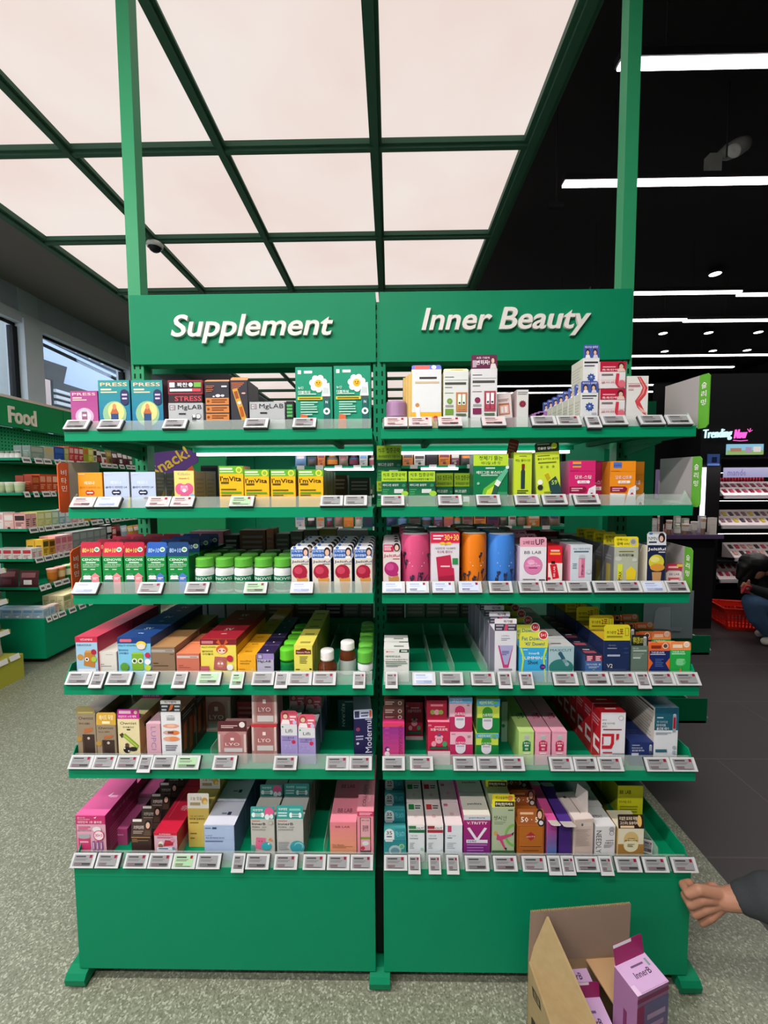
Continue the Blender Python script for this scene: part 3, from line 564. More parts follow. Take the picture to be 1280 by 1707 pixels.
box(1, 384, 413, 634, 'charcoal box with a tilted gold stick picture', '#34333b', [L(.07, .88, .8, .94, 2, '#b8643a'), L(.07, .8, .6, .86, 2, '#b8643a'), P('#c99a3c', (.1, .78), (.4, .8), (.92, .04), (.62, .02)), P('#9a4d26', (.2, .72), (.4, .74), (.5, .56), (.3, .54)), P('#b0541f', (.48, .34), (.66, .36), (.78, .12), (.6, .1)), C(.5, .45, .1, '#efe8ea', .08), C(.76, .68, .12, '#e6a49a', .05)], d=.10, side='#2a2930', tab=(8, '#d98c5c', [], 40))
box(1, 416, 475, 670, 'low silver grey box beside the green daisy boxes', '#aeb3b4', mg, d=.06)
box(1, 477, 490, 669, 'narrow black box with green blocks behind the price tag', '#23262a', [Rr(.1, .2+.17*i, .8, .32+.17*i, '#4fae5a') for i in range(4)], d=.06)
def daisy():
    o = [Rr(.07, .87, .16, .94, '#dfeee6'), L(.24, .88, .46, .93, 1, '#dfeee6')]
    for k in range(7):
        a = math.pi*2*k/7+.3; o.append(C(.62+.155*math.cos(a), .69+.105*math.sin(a), .088, '#eef0ec'))
    o += [C(.62, .69, .1, '#efb62c'), C(.585, .705, .014, '#5a3a10', .02), C(.655, .705, .014, '#5a3a10', .02), Rr(.59, .67, .66, .677, '#5a3a10'), P('#dde6e4', (.7, .45), (.94, .45), (.92, .7), (.76, .68)), P('#c5d2d0', (.74, .5), (.9, .5), (.9, .6), (.76, .62)), T('뉴칸', .15, .61, .15, .05, '#f2f6f4', .02), T('더블파워', .24, .53, .32, .055, '#f2f6f4', .02), L(.08, .485, .56, .5, 1, '#cfe6da'), Rr(.06, .385, .73, .44, '#e8c93c'), L(.1, .4, .68, .425, 1, '#6d6410'), L(.14, .2, .6, .35, 4, '#a9d6c4'), L(.14, .1, .6, .17, 2, '#a9d6c4'), Rr(.76, 0, .92, .44, '#1d5f5c'), Rr(.76, .4, .92, .44, '#4a4f52'), T('N', .84, .34, .06, .05, '#f2f6f4', .02), C(.84, .17, .09, '#e9f0ee'), C(.84, .17, .04, '#1d5f5c'), P('#cf6a44', (.1, 0), (.34, 0), (.32, .1), (.14, .12))]
    return o
box(1, 492, 554, 612, 'green box with a smiling daisy, left of the pair', '#16906f', daisy(), d=.05, side='#0f6e55')
box(1, 556, 618, 610, 'green box with a smiling daisy, right of the pair', '#16906f', daisy(), d=.05, side='#0f6e55')
# ---------------------------------------------------------------- top shelf, right
jar(1, 661, 37, 671, 'round lilac tin with grey base beside the centre post', mat('#9a9fa0', .4), mat('#9c7a9c', .35), None, name='round_tin', capf=.55, neck=.93, shoulder=.02, cat='tin', dy=.05)
box(1, 686, 736, 616, 'white box with yellow bottom and a blue and red opened tab', '#dfe4e4', [Rr(0, 0, 1, .15, '#e9b534'), L(.26, .81, .84, .85, 1, '#2a2a2c'), L(.12, .72, .92, .76, 1, '#c9b79a'), P('#f1f1ee', (.16, .02), (.3, .02), (.26, .3), (.12, .28)), C(.19, .29, .07, '#c98a4a'), Rr(.17, .02, .28, .2, '#e8eae8'), C(.8, .02, .09, '#c2394a')], d=.05, side='#d9bd72', tab=(9, '#5c6bc0', [Rr(.1, .1, .6, .9, '#d9564a'), C(.75, .5, .08, '#f2f2f0')], 25))
for i in range(3): 
    box(1, 672+i*4, 684+i*4, 630-3*i, 'narrow yellow box behind the yellow bottomed white box, %s' % ('leftmost', 'middle', 'rightmost')[i], '#cdb06a', [], d=.04, dy=.10-.025*i, top='#7f8fd0')
def coll(c1, c2, c3): return [L(.06, .87, .42, .885, 1, INK), Rr(.06, .81, .95, .818, '#6a6a6a'), L(.06, .72, .9, .77, 1, '#4a4a44'), L(.06, .655, .35, .675, 1, '#8a8a84'), L(.06, .545, .4, .555, 1, c1), C(.25, .38, .11, c1), C(.25, .38, .05, c3), L(.08, .26, .4, .3, 1, '#9a9a98'), Rr(.07, .1, .4, .22, c1), Rr(.5, .16, .94, .56, c2), Rr(.55, .2, .9, .5, c3), Rr(.58, .3, .7, .52, '#e9ecea'), Rr(.75, .3, .87, .52, '#e9ecea'), C(.64, .34, .04, INK), C(.81, .34, .04, INK), Rr(.58, .2, .7, .3, c2), Rr(.75, .2, .87, .3, c2), L(.5, .08, .9, .12, 1, '#5a6a44')]
box(1, 739, 781, 619, 'white box with a green disc and green sticks', '#d9dfdb', coll('#6f9a3c', '#c87c50', '#8aa85a'), d=.05, side='#c9cdb0', tab=(6, '#dfe3b0', [L(.3, .3, .8, .7, 1, '#b5a060')], 35))
box(1, 785, 829, 615, 'white box with plum tab and magenta sticks', '#d9dbdc', coll('#7d2a52', '#b04a5a', '#8f2a50'), d=.05, side='#c5c2c6', tab=(24, '#5f2645', [T('요즘 가볍게', .45, .78, .5, .14, '#e8d8e0', .02), T('변하자!', .45, .45, .52, .34, '#f6f0f4', .04), C(.83, .6, .08, '#3a2a2c', .12), C(.83, .56, .06, '#dcb7a6', .1), P('#d8d0cc', (.72, 0), (.98, 0), (.92, .36), (.76, .36)), Rr(.05, .1, .2, .6, '#b9a0b0')], 3))
box(1, 832, 857, 655, 'small tilted white box with a pink picture', '#d9cfcc', [Rr(.1, .2, .82, .62, '#b56c50'), Rr(.16, .24, .76, .55, '#e3b8a8'), Rr(.25, .28, .4, .5, '#f0ecea'), Rr(.5, .28, .65, .5, '#f0ecea'), L(.1, .7, .8, .78, 2, '#b0888c'), Rr(0, 0, 1, .07, '#7d2a52')], d=.05, dy=.05, tilt=-5, side='#b58a90')
box(1, 861, 881, 650, 'white box with a dark red burst', '#d3d5d2', [('S', .5, .52, .33, '#7d2437', 12), C(.5, .52, .12, '#8f3145'), L(.1, .84, .9, .93, 2, '#8a8a88')], d=.07, dy=.04, side='#b9a6a4')
TBP = [T('매끄러운 솔루션', .5, .82, .8, .16, '#e6e6f0', .02), C(.26, .45, .14, '#2a2024', .2), C(.26, .4, .09, '#d8b09c', .13), C(.72, .45, .14, '#2a2024', .2), C(.72, .4, .09, '#d8b09c', .13), P('#e4e2e6', (.1, 0), (.42, 0), (.36, .24), (.16, .24)), P('#cfc9d4', (.58, 0), (.9, 0), (.84, .24), (.64, .24))]
star = [L(.06, .85, .9, .9, 1, INK), L(.06, .76, .7, .8, 1, '#5a5a60'), ('S', .5, .45, .27, '#2d4a94', 9), C(.5, .45, .13, '#51699f'), C(.5, .47, .05, '#c9d0e2'), L(.62, .14, .9, .22, 1, '#aab')]
box(1, 968, 997, 655, 'white box with blue star and blue portrait tab', '#d5dada', star, d=.042, n=8, side='#c9c6b8', sops=[L(.1, .1, .9, .8, 9, '#b3b0a4')], tab=(20, '#40559c', TBP, 4))
box(1, 972, 999, 597, 'white blue star box standing on top of the tabbed box row', '#d5dada', star, d=.1, on='white box with blue star and blue portrait tab', side='#c9c6b8', sops=[L(.1, .1, .9, .8, 9, '#b3b0a4')], tab=(23, '#40559c', TBP, 4)) if False else None
_b = box(1, 972, 999, 597, 'white blue star box standing on top of the tabbed box row', '#d5dada', star, d=.08, on='white box with blue star and blue portrait tab', side='#c9c6b8', sops=[L(.1, .1, .9, .8, 9, '#b3b0a4')], tab=(23, '#40559c', TBP, 4), dy=.045)
for k in range(3):
    box(1, 886+k*6, 900+k*6, 690-2*k, 'small pink and violet pack behind the price tags, %s' % ('leftmost', 'middle', 'rightmost')[k], '#9a6aa8', [C(.5, .5, .3, '#d8a0c0')], d=.03, dy=.05, top='#e08ab0')
redb = [Rr(0, .62, 1, 1, '#b01f3a'), L(.1, .78, .6, .82, 1, '#e8a8b0'), T('촉촉탄력', .38, .69, .62, .08, '#f4dce0', .02), C(.8, .84, .12, '#3a2226', .13), C(.81, .8, .08, '#dcb09a', .1), P('#d8c0b4', (.66, .62), (.98, .62), (.92, .74), (.72, .74)), L(.06, .48, .5, .54, 1, '#7a6a6c'), Rr(0, .3, 1, .306, '#c05a68'), T('콜라겐', .3, .22, .5, .07, '#b5475a', .01), P('#c8384a', (.62, .55), (.74, .55), (.72, .24), (.9, .1), (.95, .02), (.7, .02), (.58, .2)), C(.84, .16, .14, '#d56a78', .14)]
box(1, 1000, 1042, 648, 'white and red portrait box, lower of the stacked two', '#dbd9d8', redb, d=.06, side='#c9b9b8')
box(1, 1000, 1043, 603, 'white and red portrait box, upper of the stacked two', '#dbd9d8', redb, d=.06, on='white and red portrait box, lower of the stacked two', side='#c9b9b8')
box(1, 1045, 1081, 627, 'tall white box with a flowing red ribbon picture', '#dadad6', [P('#c9464e', (.45, .98), (.62, .98), (.95, .72), (.88, .55), (.62, .38), (.8, .2), (.95, .05), (.78, .1), (.5, .25), (.38, .4), (.62, .58), (.72, .72)), P('#dd8f86', (.5, .98), (.56, .98), (.84, .72), (.78, .58), (.5, .42), (.44, .38), (.7, .58), (.78, .72)), P('#e3ada0', (.5, .3), (.72, .22), (.98, .1), (.7, .14)), Rr(.04, .82, .9, .826, '#b85a62'), L(.06, .74, .6, .79, 1, '#b0757c'), L(.06, .66, .3, .7, 1, '#caa')], d=.07, side='#bdbab6')
# ---------------------------------------------------------------- second shelf, left
def gummy(nm, l2, pill, extra=()): return [T('레모나', .47, .6, .42, .13, nm, .03), T('올데이 비타민 24', .48, .42, .82, .09, l2, .02), C(.4, .22, .1, pill), C(.56, .22, .1, pill), Rr(.4, .155, .56, .285, pill), L(.36, .2, .6, .24, 1, '#f4f4f4'), L(.05, .92, .3, .94, 1, nm)]+list(extra)
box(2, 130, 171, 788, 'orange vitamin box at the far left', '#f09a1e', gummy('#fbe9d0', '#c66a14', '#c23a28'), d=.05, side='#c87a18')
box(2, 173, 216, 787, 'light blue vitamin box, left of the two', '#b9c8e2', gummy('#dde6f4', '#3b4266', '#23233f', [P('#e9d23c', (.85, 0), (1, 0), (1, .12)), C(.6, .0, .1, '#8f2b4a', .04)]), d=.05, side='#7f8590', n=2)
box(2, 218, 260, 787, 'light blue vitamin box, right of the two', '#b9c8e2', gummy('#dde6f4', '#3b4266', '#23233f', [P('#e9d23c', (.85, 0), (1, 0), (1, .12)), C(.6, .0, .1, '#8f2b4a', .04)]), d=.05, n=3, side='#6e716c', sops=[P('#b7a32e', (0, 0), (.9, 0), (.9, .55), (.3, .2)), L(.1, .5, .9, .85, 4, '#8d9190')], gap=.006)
hip = [T('Kidbebe', .5, .88, .6, .1, '#8c9a86', .0), T('Vitamin C', .5, .72, .52, .07, '#b03a3a', .02), C(.3, .33, .24, '#d8608c', .28), C(.7, .33, .24, '#d8608c', .28), Rr(.3, .08, .7, .5, '#d8608c'), C(.5, .34, .2, '#e898b4', .16), C(.38, .42, .05, '#f2c4d2'), C(.62, .42, .05, '#f2c4d2'), C(.5, .27, .09, '#f6eef0'), C(.88, .08, .12, '#8ab8d8', .1)]
box(2, 290, 324, 785, 'yellow box with pink heart shaped picture', '#efd678', hip, d=.075, n=2, side='#a9842e', sops=[L(.15, .3, .85, .8, 5, '#8e6d22')], top='#c8a84c')
imv = [Rr(0, .76, 1, 1, '#68b032'), L(.04, .88, .55, .94, 1, '#eaf4d8'), L(.04, .8, .6, .84, 1, '#cfe6a8'), C(.82, .87, .13, '#d8dc4a'), C(.82, .87, .075, '#8fba3c'), T("I'mVita", .48, .6, .86, .16, '#1e1c14', .025), L(.08, .44, .4, .5, 1, '#5a4a10'), L(.08, .24, .7, .28, 1, '#6a5a18'), Rr(.08, .13, .9, .19, '#58a02c'), L(.08, .06, .5, .09, 1, '#6a5a18')]
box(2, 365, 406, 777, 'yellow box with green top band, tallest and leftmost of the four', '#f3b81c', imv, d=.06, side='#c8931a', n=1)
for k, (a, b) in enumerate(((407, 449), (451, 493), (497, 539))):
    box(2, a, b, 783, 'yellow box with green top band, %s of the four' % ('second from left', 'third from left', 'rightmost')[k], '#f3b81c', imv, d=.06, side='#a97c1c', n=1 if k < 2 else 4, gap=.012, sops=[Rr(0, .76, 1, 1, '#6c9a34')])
# ---------------------------------------------------------------- second shelf, right
def grn(w=1): return [Rr(0, .6, 1, 1, '#a8cf32'), T('식후 집중공략', .5, .86, .88, .15, '#20321a', .02), T('에너지보충할당 더블 디너', .5, .69, .86, .08, '#20321a', .015), T('메티그린 슬림정', .36, .46, .62, .09, '#e4f0e6', .01), C(.88, .44, .07, '#3a8a5c', .06), Gd(0, 0, 1, .3, '#3f9a4a', '#136a44'), Rr(.5, .14, .86, .3, '#cfd8d4'), C(.92, .12, .14, '#a0d040', .1), L(.05, .08, .3, .3, 3, '#3fa060')]
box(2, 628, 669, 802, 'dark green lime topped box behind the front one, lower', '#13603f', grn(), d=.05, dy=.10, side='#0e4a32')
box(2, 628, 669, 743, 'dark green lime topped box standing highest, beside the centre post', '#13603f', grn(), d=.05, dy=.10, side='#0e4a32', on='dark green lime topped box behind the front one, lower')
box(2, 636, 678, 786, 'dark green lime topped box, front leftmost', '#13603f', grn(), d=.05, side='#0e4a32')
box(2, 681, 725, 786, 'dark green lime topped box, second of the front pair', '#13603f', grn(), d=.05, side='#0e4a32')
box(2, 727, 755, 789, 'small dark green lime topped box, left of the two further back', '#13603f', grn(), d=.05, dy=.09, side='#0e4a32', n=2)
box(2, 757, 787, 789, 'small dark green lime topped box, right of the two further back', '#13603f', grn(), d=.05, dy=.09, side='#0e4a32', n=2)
box(2, 789, 847, 757, 'large green box with tilted bottle picture', '#0e7a4a', [Rr(0, .72, 1, 1, '#b9dc3a'), T('정체기 뚫는', .5, .9, .68, .11, '#1f3a1e', .02), T('메디컬 2종 컷', .5, .785, .55, .07, '#1f3a1e', .01), L(.35, .65, .62, .68, 1, '#cfe6da'), T('메티그린 부스터샷', .48, .56, .78, .08, '#f0f6f2', .02), L(.22, .48, .7, .51, 1, '#a0ccb4'), P('#6fc03c', (.15, 0), (.3, .18), (.7, .42), (.85, .4), (.5, .1), (.4, 0)), P('#d0e23c', (.24, 0), (.4, .14), (.62, .26), (.46, 0)), P('#2c5c46', (.4, 0), (.62, .3), (.74, .24), (.54, 0)), P('#e6ece8', (.6, .28), (.68, .4), (.8, .33), (.72, .22)), P('#5fb890', (.68, .42), (.92, .66), (1, .6), (.8, .33)), C(.97, .68, .05, '#d9efe4'), C(.14, .3, .04, '#8ac8a8'), Rr(.7, .02, .98, .1, '#3f9468')], d=.06, side='#0b5c39')
box(2, 856, 887, 754, 'narrow lime box with a dark bottle', '#c3dc34', [L(.3, .9, .7, .915, 1, '#5a6a1a'), T('먹는 멜타이트', .5, .81, .8, .06, '#28321a', .015), Rr(.4, .16, .62, .56, '#22403e'), P('#3a3c3c', (.4, .56), (.45, .62), (.57, .62), (.62, .56)), Rr(.43, .62, .6, .73, '#7c2c22'), L(.2, .06, .8, .13, 2, '#3c4a1c')], d=.05, side='#93a826')
box(2, 896, 937, 753, 'lime box with a green bottle and dark header tab', '#cade3a', [L(.1, .9, .6, .92, 1, '#5a6a1a'), T('물에 녹여먹는 올인원', .52, .84, .84, .05, '#3a4418', .01), L(.12, .74, .85, .77, 1, '#6a7828'), C(.24, .66, .05, '#8a9a2c'), C(.48, .66, .05, '#8a9a2c'), C(.72, .66, .05, '#8a9a2c'), P('#d8dc3c', (.3, .5), (.52, .56), (.66, .38), (.44, .3)), P('#b8a81c', (.34, .48), (.5, .52), (.6, .4), (.46, .33)), P('#27484a', (.5, .32), (.8, .44), (1, .16), (1, 0), (.66, 0)), T('59', .74, .3, .22, .1, '#b8e04c', .02), C(.16, .32, .11, '#eef0e4'), C(.16, .2, .11, '#2c3028'), L(.3, .02, .6, .1, 2, '#8a9a2c')], d=.05, side='#95aa28', tilt=-3, tab=(15, '#22301f', [T('전슬면 컬러', .42, .4, .6, .3, '#f0f4e8', .04), C(.8, .62, .12, '#c8dc3c'), L(.1, .8, .6, .9, 1, '#a8b8a0')], 2))
pk = lambda c, c2, c3: [Rr(.12, .8, .44, .97, c3), L(.12, .85, .44, .9, 1, '#5a5aa0'), Rr(0, .7, 1, .706, c2), Rr(.02, .705, .35, .712, '#6a1a3a'), T('칼로-스탑' if c2 == '#b02a5c' else '칼로-컨트롤', .52, .53, .64, .1, '#f6e4ee', .02), C(.36, .39, .06, '#f4f0f2'), C(.72, .39, .06, '#f4f0f2'), Rr(.36, .35, .72, .43, '#f4f0f2'), T('PLUS', .52, .39, .26, .05, c, .03), Rr(0, .1, .6, .26, '#8f1f3c'), C(.6, .18, .06, '#8f1f3c', .072), L(.08, .13, .5, .22, 2, '#e8b8c8'), P('#f0eaec', (.55, 0), (1, 0), (1, .3), (.74, .2)), C(.84, .12, .09, '#e0dce0'), P('#a83050', (.78, .02), (.92, .02), (.88, .08), (.82, .08)), P('#f0eaec', (0, 0), (.55, 0), (.6, .04), (0, .06))]
box(2, 949, 993, 768, 'hot pink box with white cloud bottom', '#d42a70', pk('#d42a70', '#b02a5c', '#f09a3c'), d=.05, side='#b02060')
box(2, 970, 1015, 769, 'hot pink box behind the front one', '#c22866', pk('#c22866', '#b02a5c', '#c22866'), d=.05, dy=.085, side='#a01c56')
box(2, 941, 975, 769, 'hot pink box standing behind on the left', '#c22866', [Rr(0, .7, 1, .706, '#901a50'), C(.2, .84, .1, '#f09a3c')], d=.04, dy=.14, side='#a01c56')
box(2, 1017, 1060, 769, 'orange box with white cloud bottom', '#f0921e', pk('#f0921e', '#c87818', '#4a7ac8'), d=.05, side='#c07018')
box(2, 1034, 1074, 770, 'orange box behind the front one', '#d8821c', pk('#d8821c', '#b06a14', '#d8821c'), d=.05, dy=.085, side='#b06414')
o = tab_mesh(.03, .06, '#7a3a30', [L(.1, .2, .9, .8, 4, '#a86a5c')], 10).build('paper_slip', None, (at(851, 757, Y=-.33).x, -.33, SURF[2]+.13), (0, math.radians(14), 0)); tag(o, 'brown paper slip tilted between the green and lime boxes on second shelf', 'paper')
o.location.z = TOPZ['large green box with tilted bottle picture']-.012
# ---------------------------------------------------------------- third shelf, left
def ceno(tabc, hs): return [T('CENOVIS', .5, .88, .84, .09, '#f2f8f0', .03), L(.26, .75, .74, .79, 1, '#d8ecd8'), T('코엔자임 종합 비타민', .5, .69, .8, .055, '#e8f4e8', .02), L(.1, .58, .88, .64, 2, '#9fd0a4'), L(.12, .49, .3, .52, 1, '#d8ecd8'), L(.48, .49, .7, .52, 1, '#d8ecd8'), Rr(.08, 0, .5, .18, '#2a6a58'), C(.3, .22, .2, '#dfe6e4', .1), Rr(.1, .12, .5, .16, '#e8efec'), C(.3, .32, .15, '#3f8f5c', .06), P(hs, (.52, 0), (.88, 0), (.88, .22), (.96, .22), (.7, .38), (.46, .22), (.52, .22)), L(.58, .12, .84, .2, 2, '#f4dce0')]
def ctab(c, c2): return [T('80+10', .36, .42, .56, .3, '#f4d86a' if c[1] != '1' else '#a8c8f0', .02), C(.8, .48, .13, '#dfe9dc', .12), C(.8, .48, .09, '#5aa06a', .07)]
for k, (a, b, c, hs, tc, nm) in enumerate(((135, 169, 0, '#e08a90', '#b81d3a', 'leftmost red'), (171, 205, 0, '#e08a90', '#c01f3c', 'middle red'), (207, 241, 0, '#e08a90', '#b81d3a', 'rightmost red'), (244, 277, 1, '#4a7ac0', '#1f55a8', 'left blue'), (280, 315, 1, '#4a7ac0', '#174070', 'right blue'))):
    box(3, a, b, 928, 'green carton with %s tab' % nm, '#0c8a3c', ceno(c, hs), d=.062, n=4, side='#0a6e30', tab=(24, tc, ctab(tc, 0), 14 if k % 2 else 6), pitch=.072)
LG = mat('#0c7a4c', .5)
cl = [T('CENOVIS', .44, .8, .86, .2, '#eef6f0', .03), T('비타민', .44, .52, .3, .1, '#d8ecd8', .02), L(.14, .28, .8, .42, 2, '#b8dcc4'), Rr(0, 0, 1, .1, '#8a3a3a')]
WH = mat('#dfe3e2', .35); GC = mat('#5cae3c', .3)
for k, x in enumerate((335, 369, 401, 435, 468)):
    jar(3, x, 31, 929, 'white pill bottle with green cap, %s of five' % ('leftmost', 'second from left', 'middle', 'fourth from left', 'rightmost')[k], WH, GC, LG, lops=cl, lab=(.12, .68), capf=.27, neck=.9, n=3 if k > 0 else 4, dxn=-.004, pitch=.066)
def jelt(card_, ct, ice, cone, txt): return [T('Jeltiful', .5, .87, .9, .13, txt, .035), L(.56, .76, .94, .79, 1, txt), C(.48, .44, .4, ice), C(.4, .5, .22, ct, .2), P(cone, (.3, .2), (.5, .14), (.78, .3), (.9, .12), (.8, 0), (.4, 0)), C(.56, .26, .3, ice, .12)]
for k, (a, b) in enumerate(((485, 516), (520, 552), (556, 587), (591, 621))):
    box(3, a, b, 932, 'red ice cream carton with blue portrait tab, %s of four' % ('leftmost', 'second', 'third', 'rightmost')[k], '#ddd5c6', jelt(0, '#c8425c', '#a81f3c', '#d0924a', '#1d3a6c'), d=.055, n=5, pitch=.063, side='#1f2f5c', rz=(0, 0, 0, 5)[k],
        tab=(21, '#e8ebee', [Rr(.02, .06, .98, .74, '#2c62b0'), T('스틱형식', .34, .6, .6, .18, '#e8f0fa', .02), T('콜라겐젤리', .34, .28, .6, .2, '#e8f0fa', .02), C(.2, .88, .09, '#3c78c8', .07), C(.8, .56, .17, '#2a1e20', .24), C(.8, .5, .11, '#e0b8a4', .16), P('#f0ecec', (.62, .05), (.98, .05), (.9, .24), (.7, .24))], 4, .006))
# ---------------------------------------------------------------- third shelf, right
box(3, 638, 668, 921, 'white carton with pink ice cream and crimson portrait tab', '#dcd4d0', jelt(0, '#c8488c', '#b02a70', '#c08a50', '#b01c40'), d=.055, n=4, pitch=.06, side='#8a2440', tab=(17, '#b8b4b8', [Rr(.04, .06, .6, .74, '#c01f4c'), L(.08, .2, .52, .64, 3, '#f4e0e6'), C(.78, .5, .18, '#2a1e20', .24), C(.78, .44, .11, '#e0b8a4', .16)], 4, .006))
def canister(x0, x1, yt, desc, col, lidc, blos, n, gold):
    Y = -DF[3]+.03; xa, xb = at(x0, yt+30, Y=Y+.04).x, at(x1, yt+30, Y=Y+.04).x; r = (xb-xa)/2; H = at((x0+x1)/2, yt, Y=Y+r).z-SURF[3]
    mt = mat(col, .22); b = MB().lathe([(0, 0), (r*.99, 0), (r, .002), (r, H*.6), (r, H-.006), (r*.97, H-.002), (r*.94, H), (r*.9, H-.003), (0, H-.003)], mt, seg=40)
    wr = math.pi*r
    pl = lambda a, q, lay: ((r+.0002+lay)*math.sin((a/wr-.5)*math.pi*.95), -(r+.0002+lay)*math.cos((a/wr-.5)*math.pi*.95), q)
    ops = [L(.36, .66, .66, .70, 1, gold), L(.34, .50, .7, .52, 1, '#e9d9d9'), L(.4, .45, .64, .465, 1, '#e9d9d9')]
    rr = random.Random(x0)
    for q in blos:
        cx_, cy_ = q; ops += [P('#2a2c3c', (cx_-.012, cy_-.1), (cx_+.006, cy_-.1), (cx_+.012, cy_+.02), (cx_-.004, cy_+.02))]
        
        for j in range(5):
            a = rr.uniform(0, 6.28); px_, py_ = cx_+.05*math.cos(a), cy_+.02+.07*math.sin(a); n_x, n_y = -.016*math.sin(a), .02*math.cos(a)
            ops.append(P('#2e2f42', (cx_, cy_), ((cx_+px_)/2+n_x, (cy_+py_)/2+n_y), (px_, py_), ((cx_+px_)/2-n_x, (cy_+py_)/2-n_y)))
        ops.append(C(cx_+.03, cy_+.05, .032, '#2e2f42', .028))
    ops += [P('#33344a', (.25, .1), (.6, .12), (.78, .3), (.76, .31), (.58, .14), (.25, .12)), P('#33344a', (.5, .12), (.52, .12), (.56, .36), (.54, .36))]
    art(b, ops, wr, H, pl)
    o = b.build('tea_canister', None, ((xa+xb)/2, Y+r, SURF[3]+.0005)); tag(o, desc, 'canister')
    l = MB(); l.lathe([(r*.9, H-.003), (r*.9, H+.001), (r*.86, H+.002), (0, H+.002)], mat(lidc, .3), seg=40); l.build('lid', o)
    row(o, desc, n, 2*r+.004)
canister(669, 716, 889, 'pink cylindrical canister with dark flowers', '#d0507c', '#c8c2c6', [(.2, .62), (.25, .5), (.6, .28), (.4, .24), (.78, .6)], 4, '#c89a98')
box(3, 718, 766, 888, 'tall white box with pink canister picture and red header', '#dedbe2', [Rr(0, .79, 1, 1, '#d3274c'), T('30+30', .72, .9, .5, .12, '#f6e05c', .02), L(.08, .86, .44, .95, 2, '#f4dce4'), Rr(0, .775, 1, .79, '#e9a0b0'), C(.4, .78, .1, '#edbe3c', .05), C(.62, .78, .1, '#edbe3c', .05), C(.51, .765, .04, '#d8a024'), T('대한민국 이너뷰티', .5, .68, .7, .045, '#5a4a52', .01), T('핑크톡 클리닉', .48, .61, .52, .055, '#a83c64', .01), P('#c2274c', (.18, .5), (.68, .55), (.74, .28), (.8, .28), (.86, 0), (.3, 0)), P('#a01f3e', (.26, .1), (.8, .14), (.84, 0), (.3, 0)), L(.34, .3, .66, .33, 1, '#f0c8d4'), Rr(.75, .36, .94, .48, '#2f8a4a')], d=.08, n=2, side='#c6a0b0')
canister(769, 810, 888, 'orange cylindrical canister with dark flowers', '#e07a1e', '#d6d0c8', [(.6, .62), (.66, .34), (.3, .3), (.44, .22), (.2, .26)], 4, '#c8964a')
canister(812, 857, 889, 'blue cylindrical canister with dark flowers', '#3f7ed0', '#c6ccd6', [(.36, .3), (.3, .18), (.68, .34), (.8, .66), (.5, .26)], 4, '#8aa0b0')
bb = [T('BB LAB', .48, .84, .62, .085, '#3a2a34', .01), C(.5, .46, .35, '#9c7088'), C(.5, .46, .335, '#dd7fb0'), C(.42, .56, .14, '#eaa8cc', .1), T('WHITE', .5, .52, .3, .04, '#f8e4f0', .01), T('COLLAGEN', .5, .46, .5, .045, '#f8e4f0', .01), L(.34, .38, .66, .41, 1, '#a83c74'), L(.12, .05, .6, .07, 1, '#6a5a64'), Rr(.72, .03, .95, .06, '#4a4048')]
box(3, 866, 911, 912, 'white box with a pink sphere and pink tab', '#e6e4ea', bb, d=.06, n=3, pitch=.09, side='#c8b0c0', tab=(16, '#e0a0b4', [T('2배업', .32, .45, .42, .4, '#6a2040', .03), T('UP', .75, .5, .34, .6, '#4a1a34', .03)], 3))
box(3, 913, 937, 911, 'bright red box with red bottle picture', '#d6202c', [Rr(.05, 0, 1, .52, '#e6dcd4'), L(.2, .85, .8, .9, 1, '#f0c0b8'), L(.15, .76, .85, .82, 1, '#f0a03c'), Rr(.25, .5, .5, .58, '#2e1a18'), P('#cc1c2c', (.15, .48), (.6, .5), (.8, .1), (.35, .06)), ('V', 'BB LAB', .46, .28, .12, .3, '#f4e0e0', 1), C(.12, .08, .1, '#a81c28')], d=.06, n=2, side='#a81824', rz=-4)
box(3, 950, 988, 909, 'pale blue white box with a pink stick picture', '#d4dee6', [T('매일 가볍게 탄력업', .5, .9, .76, .05, '#54707c', .01), L(.16, .8, .82, .84, 1, '#54707c'), Rr(.38, .1, .66, .66, '#d8789c'), Rr(.4, .14, .5, .62, '#e8a8be'), C(.52, .7, .14, '#c2cbd2', .06), Rr(.38, .64, .66, .72, '#c2cbd2'), L(.1, .36, .3, .5, 3, '#8aa0ac'), C(.84, .26, .1, '#a8b8c2'), C(.84, .26, .085, '#d4dee6'), ('V', 'Pink', .54, .34, .1, .3, '#8a3458', 1)], d=.07, n=2, side='#d88aa0', rz=3)
sup = [L(.2, .85, .8, .88, 1, '#6a6e2c'), T('슈퍼레티놀', .5, .76, .62, .09, '#2c2c20', .03), C(.18, .66, .13, '#c6ccc4', .1), C(.84, .62, .1, '#c6ccc4', .08), Rr(.16, .2, .36, .5, '#d8e03c'), Rr(.16, .06, .36, .22, '#e8d82c'), P('#e9cf2e', (.52, .04), (.88, .04), (.92, .3), (.7, .44), (.5, .3)), ('V', 'MAX', .26, .16, .13, .26, '#3a3a1c', 1)]
box(3, 1023, 1064, 912, 'silver green box with yellow header tab', '#b3b9a4', sup, d=.06, n=5, pitch=.062, side='#6d6e70', sops=[Rr(.3, .05, .7, .6, '#a8984a'), L(.2, .7, .8, .8, 2, '#8a8a8c')], tab=(17, '#e6d62a', [T('반짝이는', .34, .7, .46, .26, '#2c2a10', .02), T('광채 ON', .36, .3, .5, .3, '#2c2a10', .03), C(.78, .5, .15, '#c2beb0'), C(.78, .5, .1, '#8f9088')], 4))
